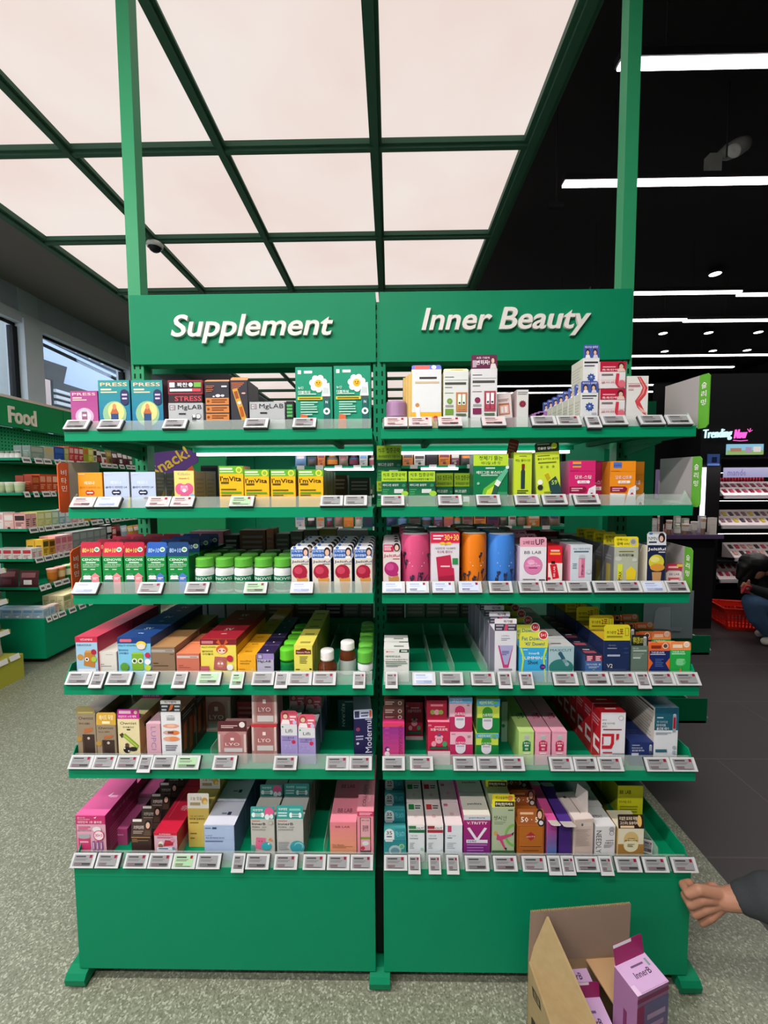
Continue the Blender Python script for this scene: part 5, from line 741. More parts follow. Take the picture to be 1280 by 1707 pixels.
box(5, 1091, 1131, 1180, 'tall teal and white box with red capsule picture', '#dfe3e8', [Rr(0, .52, 1, 1, '#1f5c70'), L(.1, .78, .36, .8, 1, '#c8dce0'), T('파이브다운', .32, .7, .46, .05, '#a8c4cc', .01), T('다이어트', .28, .63, .38, .06, '#e4eef0', .02), T('올인원 데이', .34, .56, .5, .06, '#e4eef0', .03), C(.82, .84, .07, '#b4bcc4'), Rr(.75, .48, .89, .84, '#9aa4ac'), Rr(.77, .56, .87, .8, '#a81c38'), L(.06, .44, .7, .48, 2, '#8a98a4'), Rr(.06, .06, .54, .12, '#2c6470'), C(.84, .16, .08, '#a4b0b8'), C(.84, .06, .08, '#a4b0b8')], d=.15, n=2, top='#1f6070', side='#c4beb4', sops=[L(.05, .08, .95, .9, 16, '#a49c90'), Rr(.04, .93, .96, .96, '#3a3a3c')], tops=[T('DAY 다이어트', .5, .5, .5, .16, '#c8e0e4', .02)])
# ---------------------------------------------------------------- bottom shelf, left
box(6, 126, 176, 1360, 'large hot pink collagen box, front left', '#c6306c', [Rr(.04, 0, 1, .74, '#d7a7b8'), T('콜라겐', .2, .94, .26, .05, '#f0c4d4', .01), T('COLLAGEN', .28, .89, .4, .04, '#f0c4d4', .01), T('대한민국 1등 콜라겐', .48, .81, .8, .07, '#f6e4ec', .03), P('#f4dce4', (.62, .94), (.72, .98), (.68, .92)), L(.1, .6, .5, .68, 2, '#c44a74'), T('콜라겐비오틴', .3, .56, .46, .05, '#b83a64', .02), Rr(.08, 0, .48, .36, '#c83a6c'), C(.28, .36, .2, '#a4a8ac', .05), Rr(.08, .36, .48, .44, '#a4a8ac'), L(.14, .2, .42, .25, 1, '#e8a8c0'), C(.72, .6, .14, '#e4e0e2', .1), C(.78, .42, .18, '#c8325c'), C(.78, .42, .155, '#f0dce4'), T('30+3', .78, .43, .24, .09, '#c02c54', .03)]+[Rr(.56+.13*i, 0, .64+.13*i, .26, '#9a4a80') for i in range(3)]+[Rr(.58+.13*i, .02, .62+.13*i, .22, '#c8b4dc') for i in range(3)], d=.16, top='#e0609c', side='#b02860', sops=[L(.1, .12, .9, .6, 8, '#cc5c88'), T('대한민국 1등 콜라겐', .5, .82, .6, .08, '#e890b4', .02)], tops=[P('#f6e0ec', (.5, .5), (.62, .6), (.58, .48)), L(.6, .46, .85, .52, 1, '#f0a8cc')], n=1)
box(6, 182, 220, 1318, 'large hot pink collagen box, standing behind', '#c6306c', [L(.06, .84, .3, .9, 2, '#f0c4d4'), P('#f4dce4', (.7, .9), (.8, .95), (.76, .86)), Rr(.76, 0, 1, .6, '#d7a7b8')], d=.15, dy=.2, top='#e0609c', side='#a82a5c', sops=[L(.1, .12, .9, .7, 9, '#cc5c88')])
box(6, 181, 213, 1382, 'mauve pink box between the pink and brown cartons', '#b84a80', [C(.2, .75, .1, '#d88ab0'), L(.3, .6, .8, .68, 1, '#d88ab0')], d=.13, dy=.08, top='#c45a90', n=2, side='#9a3a68')
box(6, 219, 253, 1394, 'dark brown carton with woman on the tab', '#3a2824', [Rr(.02, .88, .94, .94, '#b08a54'), L(.06, .76, .3, .79, 1, '#b08a54'), L(.06, .68, .85, .71, 1, '#b08a54'), L(.06, .6, .34, .63, 1, '#b08a54')], d=.048, n=7, gap=.003, side='#2e1f1c', tab=(26, '#45342e', [Rr(.05, .82, .5, .97, '#d8d2cc'), T('코엔자임큐텐', .36, .5, .5, .2, '#d8ccc4', .03), L(.1, .15, .6, .3, 2, '#a8988c'), C(.82, .66, .16, '#1c1412', .22), C(.82, .62, .1, '#d8ac94', .15), P('#5a4438', (.64, .02), (.98, .02), (.94, .34), (.7, .34))], 8, .003))
box(6, 257, 296, 1388, 'long crimson box with pink package picture', '#d4aebc', [Rr(0, .82, 1, 1, '#c2203c'), T('SUPERRED', .48, .9, .5, .07, '#f4d0d4', .03), L(.14, .66, .82, .76, 2, '#c0406c'), P('#b4283c', (.4, .2), (.8, .24), (.84, .52), (.48, .56)), C(.3, .36, .1, '#e8e0dc'), C(.28, .22, .1, '#8a6a4c'), C(.8, .56, .09, '#d88aa0'), Rr(.12, 0, .92, .14, '#dce0e8'), L(.2, .04, .6, .1, 1, '#4a5a8c'), C(.84, .08, .07, '#7a8aa0')], d=.19, n=2, top='#c61f3c', side='#b02438', tops=[T('석류젤리', .66, .5, .3, .12, '#f0a0b0', .03), L(.2, .3, .24, .9, 1, '#e0485c')], sops=[Rr(0, 0, 1, .4, '#c89a8c')])
box(6, 313, 349, 1348, 'pale gold carton with white header tab', '#d9bc5e', [T('기동 보신 비타민', .42, .8, .64, .045, '#5c4a1c', .01), T('마카롱 프로탄산', .44, .73, .7, .05, '#4a3a14', .02), L(.1, .62, .5, .65, 1, '#8a7230'), L(.1, .34, .4, .37, 1, '#8a7230'), L(.1, .22, .3, .25, 1, '#8a7230')], d=.08, n=3, dy=.075, gap=.004, side='#c0a040', tab=(24, '#e9e6dc', [T('오늘 맛을', .4, .66, .56, .24, '#9a7a4c', .02), L(.12, .2, .6, .4, 1, '#b09a74'), C(.8, .5, .14, '#d8a23c', .16), C(.84, .4, .1, '#ecd08a', .1)], 3, .003))
box(6, 340, 391, 1376, 'light blue white topped box', '#a9bddd', [Rr(.28, .84, .42, .92, '#33466c'), L(.04, .86, .24, .9, 1, '#5a6a8c'), L(.68, .87, .9, .89, 1, '#c0cce0'), T('17 비타민', .16, .58, .22, .05, '#4a5878', .01), T('저녁 레이저타민 부스터', .36, .49, .6, .07, '#3a4870', .02), Rr(.02, .42, .98, .424, '#8a9cc0'), L(.04, .34, .62, .38, 1, '#5a6a90')], d=.092, n=4, gap=.002, top='#d6d8e6', side='#5c6c92', tops=[Rr(.6, .42, .72, .56, '#33405c'), L(.4, .46, .57, .52, 1, '#7a849c')])
inn = lambda pic: [L(.06, .93, .4, .955, 1, '#b05a4a'), T('InnerB', .34, .85, .56, .08, '#2c2a2c', .03), T('PDRN', .22, .75, .3, .045, '#4a4a4a', .02), L(.48, .73, .66, .77, 1, '#9a9a96'), L(.06, .65, .62, .69, 1, '#9a9a96')]+pic
tb1 = [T('피부탱탱', .3, .72, .42, .2, '#e4f4f0', .02), C(.12, .34, .08, '#e8f4f0', .1), C(.5, .34, .08, '#e8f4f0', .1), Rr(.12, .24, .5, .44, '#e8f4f0'), L(.18, .3, .46, .38, 1, '#2c8a84')]
box(6, 418, 458, 1366, 'grey box with pink character picture and teal tab', '#bfbdb4', inn([P('#d8688c', (.18, .06), (.56, .02), (.62, .4), (.22, .42)), C(.34, .3, .02, '#3a2024'), C(.46, .3, .02, '#3a2024'), C(.64, .14, .22, '#3aa8b0', .18), C(.74, .22, .04, '#e4f0f0'), P('#d8804c', (.72, .34), (.94, .3), (.8, .42)), C(.84, .9, .09, '#8a9a90'), C(.84, .9, .078, '#bfbdb4'), Rr(0, 0, .16, .18, '#4a9a8c')]), d=.085, n=4, gap=.006, side='#8c928c', tab=(20, '#3a9c96', tb1+[C(.78, .6, .2, '#d85c8c', .2), C(.7, .2, .1, '#dce8e8', .12), C(.88, .24, .08, '#dce8e8', .1)], 3, .003))
box(6, 461, 506, 1366, 'grey box with teal ball picture and teal tab', '#bfbfba', inn([C(.76, .12, .27, '#3a9ca8', .24), C(.82, .16, .17, '#7cc4cc', .14), C(.8, .13, .14, '#3a9ca8', .12), L(.06, .04, .46, .28, 4, '#9aa0a0')]), d=.085, n=4, gap=.006, side='#8c928c', tab=(22, '#3a9c96', [T('피부탱탱', .24, .72, .32, .2, '#e4f4f0', .02), L(.06, .2, .4, .5, 2, '#c4e8e4'), L(.48, .62, .9, .78, 1, '#7accc4'), C(.54, .3, .06, '#e8f4f0', .1), C(.88, .3, .06, '#e8f4f0', .1), Rr(.54, .2, .88, .4, '#e8f4f0'), L(.58, .25, .84, .35, 1, '#2c8a84')], 3, .003))
box(6, 550, 594, 1371, 'pink to orange gradient carton', '#e8889c', [Gd(0, 0, 1, 1, '#e2a468', '#e4808e'), T('BB LAB', .48, .84, .54, .065, '#7a2c44', .01), T('The Elastin', .3, .2, .46, .05, '#6a3a2c', .01), L(.08, .1, .85, .16, 2, '#b06a44')], d=.1, n=4, gap=.003, top='#ee8ea0', side='#d07484', tops=[T('BB LAB', .52, .45, .56, .16, '#7a2c44', .01)])
box(6, 595, 623, 1353, 'tall pink carton beside the centre post', '#e8909e', [Rr(.04, .88, .98, 1, '#d02c5c'), L(.14, .91, .9, .97, 2, '#f6c8d4'), Rr(.18, 0, .82, .85, '#4a2c34'), Rr(.22, .01, .78, .84, '#e0a4ac'), T('BB LAB', .5, .78, .44, .03, '#7a2c44', .01), T('콜라겐 탱탱', .5, .58, .34, .16, '#4a2430', .02), Rr(.22, .3, .78, .36, '#7a9a3c'), C(.5, .2, .2, '#d8dce0', .14), C(.34, .08, .12, '#c83a4c')], d=.13, n=2, top='#f098a8', side='#c87484', tops=[('V', 'COLLAGEN', .4, .5, .2, .7, '#8a2c48', 1), ('V', '탱탱', .7, .5, .14, .4, '#f6d8dc', 1)])
# ---------------------------------------------------------------- bottom shelf, right
t35 = lambda: [C(.24, .5, .22, '#dfe4e4', .22), Rr(.02, 0, .46, .5, '#dfe4e4'), T('35', .24, .56, .26, .3, '#1c2c3c', .02), L(.12, .2, .36, .3, 1, '#4a5a68'), Rr(.5, .04, .98, .9, '#2c8a94'), T('먹는 LACTO', .74, .5, .42, .5, '#7ad0d4', .02)]
box(6, 640, 677, 1400, 'teal card box with bottle picture and round white 35 tab', '#3aa0a0', [Gd(0, 0, 1, 1, '#5aa8a8', '#1f8088'), C(.5, .2, .28, '#a8c4c8', .24), C(.5, .12, .2, '#6a9aa4', .18), C(.8, .5, .12, '#b8d468'), C(.8, .5, .09, '#4aa8a0'), P('#d8e0e0', (.04, 1), (.42, 1), (.38, .86), (.08, .86))], d=.06, n=4, gap=.01, top='#44a4a4', side='#1f7a80', tab=(19, '#3aa0a0', t35(), 3, .002))
out = lambda c, c2, c3: [P('#f0f0ec', (.05, 1), (.98, 1), (.98, .84), (.05, .84)), Rr(.05, .86, .48, .98, c), T('OUT', .72, .89, .44, .07, '#2a2c2c', .03), Rr(.05, .72, .98, .83, c2), T('가동 보충', .34, .6, .44, .05, '#6a7a78', .01), L(.1, .48, .6, .52, 1, '#9aa8a8'), L(.1, .12, .4, .34, 4, '#aab4b4'), C(.82, .1, .09, c3)]
box(6, 680, 708, 1376, 'slim white carton with green OUT badge', '#dde3e8', out('#2c7a44', '#1f6a40', '#a4d0b0'), d=.085, n=4, gap=.002, top='#e8dcd8', side='#b8bfc2', tops=[C(.5, .4, .12, '#e0c8c4'), Rr(.06, .66, .9, .98, '#e6eae6'), Rr(.1, .7, .44, .95, '#2c8a44'), L(.5, .74, .86, .9, 2, '#2a2c2c')])
box(6, 711, 739, 1376, 'slim white carton with red OUT badge', '#dde3e8', out('#9a2c34', '#a8283c', '#dde3e8'), d=.085, n=4, gap=.002, top='#ecd8d6', side='#b8bfc2', tops=[C(.5, .4, .13, '#e4b0b0'), Rr(.06, .66, .9, .98, '#ecdedc'), Rr(.1, .7, .44, .95, '#cc3a3c'), L(.5, .74, .86, .9, 2, '#2a2c2c')])
box(6, 742, 771, 1376, 'slim white carton with small pink label', '#dde5ec', [Rr(.14, .74, .36, .98, '#c4406c'), T('기동 보명', .36, .6, .48, .05, '#6a7a84', .01), L(.12, .5, .4, .54, 1, '#7a8a94'), L(.1, .12, .62, .34, 4, '#aab4b8')], d=.085, n=4, gap=.002, top='#ecdcdc', side='#c0c4c8', tops=[C(.5, .5, .13, '#e4bcc0'), Rr(.1, .86, .34, .98, '#d06a8c')])
box(6, 773, 817, 1360, 'purple carton with large white V', '#92267a', [Gd(0, 0, 1, .9, '#6c2a80', '#ac1f70'), Rr(0, .88, 1, 1, '#cdd8e0'), T('pandora', .5, .94, .6, .05, '#2c3440', .03), T('V.TRITTY', .5, .8, .78, .075, '#f2e8f2', .03), P('#ece4f0', (.12, .66), (.22, .68), (.52, .36), (.46, .3)), P('#ece4f0', (.88, .66), (.78, .68), (.48, .36), (.54, .3)), Rr(.1, .25, .9, .34, '#e4dcec'), T('전장특성', .3, .295, .34, .06, '#5a2c6c', .03), L(.12, .0, .88, .22, 7, '#a86ab8')], d=.09, n=4, gap=.002, top='#e6e0d4', side='#b02a74', tops=[T('pandora', .52, .5, .56, .12, '#2c2c30', .03)])
box(6, 820, 858, 1346, 'sage carton with exercising figure and yellow tab', '#aebd9c', [Rr(.7, .92, .92, .95, '#5c7050'), T('생시안', .36, .76, .58, .11, '#3c4a34', -.003), L(.1, .62, .6, .68, 2, '#8a9a7c')]+[C(.98+.0*i, .4, .0, '#6ab44c') for i in range(0)]+[P('#7ab456', *[(1-.44*math.sin(a), .38+.26*math.cos(a)) for a in [i*math.pi/10 for i in range(11)]], *[(1-.34*math.sin(a), .38+.2*math.cos(a)) for a in [i*math.pi/10 for i in range(10, -1, -1)]]), C(.16, .42, .08, '#c8a04c', .1), P('#c84a7c', (.22, .42), (.36, .36), (.9, .42), (.9, .38), (.46, .28), (.62, .08), (.56, .06), (.34, .26), (.2, .28)), P('#2a2a2c', (.86, .42), (.98, .46), (.9, .37)), P('#2a2a2c', (.56, .1), (.64, .02), (.66, .1)), Rr(0, 0, 1, .04, '#3c6a3c')], d=.08, n=4, gap=.002, top='#c4cc98', side='#8a9878', tab=(20, '#e8de2c', [T('먹고싶을땐!', .42, .74, .54, .24, '#5c5410', .03), C(.8, .72, .12, '#e08a4c'), Rr(.12, .04, .98, .46, '#2c2c24'), T('공복[점]하세요', .52, .24, .78, .26, '#f0ecc8', .03)], 4, .002))
box(6, 862, 907, 1376, 'copper brown box with red diamond', '#b0682a', [Rr(.04, .12, .96, .98, '#8a4a1c'), Rr(.06, .13, .94, .97, '#b56a28'), P('#a83238', (.5, .76), (.7, .6), (.5, .42), (.3, .6)), T('SIXTY', .5, .58, .34, .05, '#f0d8b8', .02), L(.1, .2, .9, .22, 1, '#5c3014'), L(.2, .05, .8, .08, 1, '#7a4420')], d=.075, n=5, gap=.002, top='#d8782c', side='#9a5620', tab=(25, '#a45c2c', [T('50 · 5', .46, .34, .66, .34, '#f4ead8', .04), L(.1, .66, .6, .8, 1, '#e4b88c'), C(.84, .68, .12, '#2c201c', .2), C(.84, .64, .08, '#e0b49c', .14), C(.88, .16, .13, '#2c2c2c', .14), C(.88, .16, .08, '#d8d8d8', .08)], 6, .003))
box(6, 912, 928, 1368, 'narrow magenta to blue gradient carton', '#d8468c', [Gd(0, 0, 1, 1, '#2c86bc', '#d0408c'), C(.5, .94, .34, '#8c1c64', .1)], d=.16, n=2, top='#e0589c', side='#b85c94', tab=(20, '#e6dcd4', [], -70, .006))
box(6, 932, 953, 1370, 'narrow dark purple carton', '#4a2c7c', [C(.5, .94, .34, '#2c1c54', .08)], d=.16, n=2, top='#52348c', side='#3c2468', tab=(20, '#e0d6ce', [], -70, .006))
box(6, 956, 990, 1366, 'beige white carton with upright opened flap', '#d8c4b8', [Rr(.34, .78, .9, .9, '#e0d4cc'), Rr(.36, .8, .46, .88, '#6a6a6c'), L(.1, .2, .84, .7, 11, '#bcab9f')], d=.11, n=1, top='#e8dad4', side='#cbb8ac', tops=[L(.5, .2, .56, .8, 1, '#a8988c'), C(.3, .8, .08, '#6a5c54')], rz=6)
_p = bpy.data.objects[TOPZ and [o.name for o in bpy.data.objects if o.get('label', '').startswith('beige white carton')][0]]
q = MB().prism([(0, 0, 0), (0, .07, 0), (0, .06, .05), (0, .004, .066)], (.0008, 0, 0), card('#e6dcd4')).build('open_flap', _p, (.024, .02, at(973, 1366, Y=-DF[6]+.03).z-SURF[6]))
box(6, 993, 1026, 1378, 'white carton with bold black sideways letters', '#e4e4e4', [('V', 'NEEDLY', .14, .42, .26, .86, '#1c1c1e', -1), C(.8, .88, .14, '#a8a8aa'), C(.8, .74, .12, '#3a3a3c'), C(.8, .74, .095, '#e4e4e4'), P('#3a3a3c', (.76, .71), (.8, .75), (.84, .78), (.8, .72)), L(.5, .46, .9, .48, 1, '#7a7a7c'), T('비플호소', .68, .38, .44, .06, '#2c2c2e', .03), L(.4, .2, .9, .32, 4, '#9a9a9c')], d=.075, n=4, gap=.002, side='#c8c8ca', tops=[T('NEEDLY', .4, .5, .56, .14, '#3a3a3c', .02)], rz=3)
box(6, 1030, 1073, 1382, 'cream carton with gold oval and black tab', '#e2dcc0', [Rr(0, 0, 1, .36, '#a87c3c'), C(.5, .58, .28, '#d4b878', .3), Rr(.22, .3, .78, .58, '#d4b878'), C(.5, .3, .28, '#e6dfb8', .26), Rr(.22, .3, .78, .44, '#e6dfb8'), T('글루타치온', .5, .52, .5, .06, '#3a2a14', .03), L(.36, .6, .64, .62, 1, '#8a6c30'), L(.36, .26, .64, .38, 3, '#7a7448')], d=.07, n=1, side='#d0b078', top='#ece2c4', tab=(21, '#2c1c18', [T('리얼한 효과로 득템!', .42, .72, .72, .26, '#f0dcc0', .04), T('고스무2 효용하자!', .44, .4, .74, .24, '#f0dcc0', .04), Rr(.08, .06, .62, .22, '#e8c89c'), C(.84, .55, .09, '#e0b868', .22)], 10, .003))
box(6, 1017, 1064, 1352, 'lime box behind the gold oval carton, lower', '#b4b81e', [], d=.14, dy=.13, side='#6f7a16', top='#0a4a34')
box(6, 1029, 1072, 1310, 'lime box with BB LAB lettering behind the gold oval carton', '#d3d51f', [T('BB LAB', .3, .88, .44, .07, '#3c4010', .03), T('판타세움 호소', .3, .7, .48, .05, '#4a5014', .02), L(.1, .5, .8, .62, 3, '#8a9018'), P('#e6e8a0', (.4, 0), (1, 0), (1, .2), (.7, .06))], d=.1, dy=.115, n=3, gap=.004, top='#0c3f2e', side='#7c8a18')
_q = pricetag(6, 1072, 1094, 1418, 'white price tag fallen inside the bottom shelf beside the cream carton', TS, TR); _q.location = (at(1081, 1416, Y=-.40).x, -.395, SURF[6]+.036); _q.rotation_euler = (math.radians(-20), math.radians(22), math.radians(10)); _q['label'] = 'grey price tag fallen inside the bottom shelf beside the cream carton'
# ================================================================== FOOD GONDOLA ALONG THE WINDOW WALL
rnd = random.Random(11)
def generic(kind, w, d, h, c1, c2='#eeeeea', c3=None):
    if kind == 'box':
        return carton(w, d, h, c1, [Rr(.08, .62, .92, .9, c2), L(.12, .3, .85, .5, 3, c2), C(.5, .18, .16, c3 or c2, .1)], sops=[L(.15, .3, .8, .7, 4, c2)])
    if kind == 'bottle':
        m = MB(); r = w/2; m.lathe([(0, 0), (r, 0), (r, h*.7), (r*.6, h*.8), (0, h*.8)], mat(c1, .35), (0, r, 0), 16); m.lathe([(r*1.005, h*.15), (r*1.005, h*.55)], mat(c3 or c2, .5), (0, r, 0), 16)
        m.lathe([(0, h*.8), (r*.66, h*.8), (r*.66, h), (0, h)], mat(c2, .4), (0, r, 0), 16); return m
    if kind == 'cup':
        m = MB(); r = w/2; m.lathe([(0, 0), (r*.78, 0), (r*.97, h*.9)], mat(c1, .4), (0, r, 0), 18); m.lathe([(r*1.02, h*.9), (r*1.04, h*.93), (r*1.02, h*.99), (0, h)], mat(c2, .4), (0, r, 0), 18); m.lathe([(r*.83, h*.25), (r*.95, h*.75)], mat(c3 or c2, .5), (0, r, 0), 18); return m
    # pouch: pillow shape standing, leaning back a little
    m = MB(); nx, nz = 7, 8; b = 0
    def P3(i, k, s):
        u, v = i/nx, k/nz; th = max(0, math.sin(math.pi*u))**.6*max(0, math.sin(math.pi*min(1, v*1.02)))**.55*d*.42
        return ((u-.5)*w*(1-.04*math.sin(math.pi*v)), d*.5+s*th+.12*h*v, v*h)
    for s in (-1, 1):
        b = len(m.v)
        for k in range(nz+1):
            for i in range(nx+1): m.v.append(P3(i, k, s))
        for k in range(nz):
            for i in range(nx):
                q = [b+k*(nx+1)+i, b+k*(nx+1)+i+1, b+(k+1)*(nx+1)+i+1, b+(k+1)*(nx+1)+i]
                cc = c2 if (k in (5, 6) and 1 <= i <= 5 and s < 0) else (c3 if c3 and k in (2, 3) and 2 <= i <= 4 and s < 0 else c1)
                m.face(q if s < 0 else q[::-1], card(cc), True)
    return m
NAMES = {'box': ('food_box', 'box'), 'bottle': ('small_bottle', 'bottle'), 'cup': ('snack_cup', 'cup'), 'pouch': ('snack_pouch', 'pouch')}
FOODZ = [1.703, 1.417, 1.118, .866, .627]; FOODX = [-2.99, -2.99, -2.965, -2.93, -2.905]
WGREEN = mat('#0d8a55', .5)
peg = mat('#0b7a4c', .6)
FG = thing('food_gondola', 'green wall gondola along the windows with Food header', 'shelf unit', (-2.9, 1.78, 0))
def fb(nm, x0, x1, y0, y1, z0, z1, m=GREEN): o = MB().box(x0+2.9, x1+2.9, y0-1.78, y1-1.78, z0, z1, m).build(nm, FG); return o
FEND = 6.4; FY = 1.78
fb('base_cabinet', -3.46, -2.865, FY, 2.9, .052, .39); fb('base_cabinet', -3.46, -2.865, 2.905, 4.2, .052, .39); fb('base_cabinet', -3.46, -2.865, 4.205, FEND, .052, .39)
fb('plinth', -3.42, -2.95, FY+.06, FEND, 0, .052, mat('#14201a', .8))
hm = MB().box(-3.40+2.9, -3.37+2.9, .2, FEND-FY, .39, 2.03, peg)
for z in [1.74+.03*i for i in range(10)]:
    for k in range(44): y = 2.0+.032*k-1.78; hm.poly([(-3.3695+2.9, y, z), (-3.3695+2.9, y+.012, z), (-3.3695+2.9, y+.012, z+.012), (-3.3695+2.9, y, z+.012)], SLOT)
hm.build('pegboard_back', FG)
s = fb('header_board', -3.33, -3.30, 1.4, 2.652, 2.03, 2.275, mat('#0f8a50', .5)); fb('header_board', -3.33, -3.30, 2.658, 3.9, 2.03, 2.275, mat('#0f8a50', .5)); fb('header_board', -3.33, -3.30, 3.906, FEND, 2.03, 2.275, mat('#0f8a50', .5))
fb('header_top_strip', -3.36, -3.295, 1.4, FEND, 2.276, 2.30, mat('#d9cfc0', .5))
a, b = at(15, 690, X=-3.29), at(61, 700, X=-3.29); zt, zb = at(38, 681, X=-3.29).z, at(38, 708, X=-3.29).z
t = MB(); t.text('Food', lambda u, v: (-3.288+2.9, a.y-1.78+u*(b.y-a.y), zb+v*(zt-zb)), .5, .5, 1, 1, mat('#ece4d4', .5), 3, .02, 0, (-.012, 0, 0)); t.build('header_lettering', s)
for k, (z, x) in enumerate(zip(FOODZ, FOODX)):
    o = fb('shelf_board', -3.37, x, FY, FEND, z, z+.012); fb('shelf_front_rail', x-.003, x, FY, FEND, z, z+.034); fb('shelf_end_rail', -3.40, x-.004, FY, FY+.003, z, z+.034)
for k, (z, x) in enumerate(zip(FOODZ[:5]+[1.98], FOODX[:5]+[-3.1])): area('food_shelf_fill', (x-.03, 3.0, z-.006), (.02, 2.3), 2.2 if k < 5 else 3, (1, .97, .9), (0, math.radians(0), 0))  # fill lights added under the shelves to brighten the food packs
# products: end facing the camera, then the side facing the aisle
SHN = ['top', 'second', 'third', 'fourth', 'fifth']
ENDP = [[('bottle', '#d8d8d0', '#8a8f88', '#eceae4', .038, .06)]*4+[('bottle', '#c8bcb8', '#e8e4e0', '#a8485a', .045, .07)],
        [('cup', '#cfd8b8', '#e4e2d4', '#b8c89a', .07, .085)]*4,
        [('box', '#e0a8a4', '#3a2a2c', '#e8d8c8', .09, .11), ('box', '#e4b0a8', '#e8e0d8', '#3a2a2c', .08, .115), ('box', '#e8e0dc', '#e0a0a0', '#c8a0a0', .09, .12)],
        [('box', '#dcdad6', '#c03844', '#b84a54', .075, .08)]*4,
        [('pouch', '#4a1c24', '#8a5a5c', '#e8e4e0', .16, .12), ('pouch', '#3c1820', '#7a4a4c', '#5a2a30', .17, .13)]]
SIDEP = [[('box', '#7f9488', '#a8b4a8', None, .13, .105), ('box', '#b4b8b0', '#c8b878', '#8a9a90', .10, .11), ('box', '#1f4a94', '#3a6ab4', '#e8ecf0', .11, .115), ('box', '#a8a45c', '#c8c490', None, .05, .12), ('box', '#cc3c3c', '#e8b0a8', '#8a1c24', .055, .13), ('box', '#c83440', '#e8c8c0', '#8a1c24', .055, .13), ('box', '#b82c38', '#f0d0c8', '#5a1c20', .055, .13), ('box', '#98b02c', '#d0703c', None, .06, .135), ('box', '#c4cc38', '#e8e8a0', '#6a8a2c', .06, .135), ('box', '#ddd4ac', '#2c2824', None, .05, .13), ('pouch', '#2c2424', '#e8e4dc', '#a83a34', .1, .14), ('pouch', '#e4dcd0', '#3c3430', '#c84a44', .09, .12), ('pouch', '#8a7c34', '#b8a85c', '#5a5020', .1, .14), ('pouch', '#4c1c24', '#e8e4e0', None, .1, .13), ('pouch', '#3a2420', '#e8e4e0', '#e8e4e0', .1, .14), ('pouch', '#54202a', '#f0ece8', None, .1, .13), ('pouch', '#3c2c28', '#e8e8e4', '#e8e4e0', .1, .13)],
         [('box', '#9a3c24', '#c8703c', None, .07, .13), ('box', '#c84c24', '#e8a080', '#8a2c14', .06, .14), ('box', '#cc5428', '#e8a080', None, .06, .14), ('box', '#c8481c', '#f0c0a0', None, .06, .14), ('box', '#d88a2c', '#f0d080', None, .06, .14), ('box', '#d8a43c', '#f0d890', None, .06, .135), ('pouch', '#e0a83c', '#8a4a1c', None, .1, .12), ('pouch', '#2c2824', '#c8c4bc', None, .12, .12), ('pouch', '#3c3028', '#8a8480', None, .12, .12), ('pouch', '#242020', '#a8a49c', None, .12, .12), ('pouch', '#4a2c28', '#b8b0a8', None, .12, .12)],
         [('box', '#c8cc7c', '#e4e4b0', '#8aa85c', .07, .12), ('box', '#c4c87c', '#e8e8c0', '#5a8a6c', .07, .12), ('box', '#a8c49c', '#d8e4d0', '#5a8a9c', .07, .12), ('box', '#8ab0b4', '#d8e4e8', '#4a7a94', .07, .12), ('box', '#b4c8cc', '#e8eeee', '#8a5a6c', .07, .12), ('box', '#dca8ac', '#f0e0e0', '#b84a5c', .07, .125), ('box', '#e8e4e0', '#c83a44', '#c83a44', .07, .125), ('pouch', '#d8a43c', '#3c5a34', None, .12, .11), ('pouch', '#b83c34', '#e8d8c8', None, .12, .11), ('pouch', '#2c3a6c', '#c8ccd8', None, .12, .11), ('pouch', '#3a2c2c', '#c8c0b8', None, .12, .11)],
         [('box', '#e0b43c', '#5a4a1c', None, .06, .13), ('box', '#c88a2c', '#5a3a14', None, .06, .125), ('box', '#dca0a4', '#c86a7c', '#f0dcdc', .06, .14), ('box', '#e0a8ac', '#c86a7c', '#f0dcdc', .06, .14), ('box', '#dca4a4', '#c86a7c', None, .06, .14)]+[('box', '#7f8484', '#94a09c', q, .085, .15) for q in ('#c85a7c', '#c8c43c', '#a84a7c', '#b8b03c', '#5a8a5c')]+[('box', '#1c1c1e', '#e8e8e8', None, .08, .17), ('box', '#c02c30', '#e8c8c0', None, .06, .14), ('pouch', '#4a1418', '#8a3a3c', None, .12, .16), ('pouch', '#9ab4c0', '#dce4e8', None, .12, .14), ('pouch', '#c8a03c', '#ece0c8', None, .12, .13), ('pouch', '#a8784c', '#e8dcd0', None, .12, .13), ('pouch', '#d8d4cc', '#8a8480', None, .12, .13)],
         [('cup', '#e0944c', '#e8a49c', '#c8742c', .08, .11), ('cup', '#dc8c44', '#eaa8a0', '#e8c890', .08, .11), ('cup', '#2c9a44', '#b8d0a0', '#e0e8c8', .08, .11), ('cup', '#2f9a48', '#c8d8b0', '#1c6a34', .08, .11), ('pouch', '#8a7a34', '#b4a45c', None, .12, .12), ('pouch', '#5a4a2c', '#a8985c', None, .12, .12), ('pouch', '#4c3c28', '#a8985c', None, .12, .12), ('pouch', '#6c5c34', '#b8a86c', None, .12, .12)]]
CN = {'box': 'box', 'bottle': 'bottle', 'cup': 'cup', 'pouch': 'pouch'}
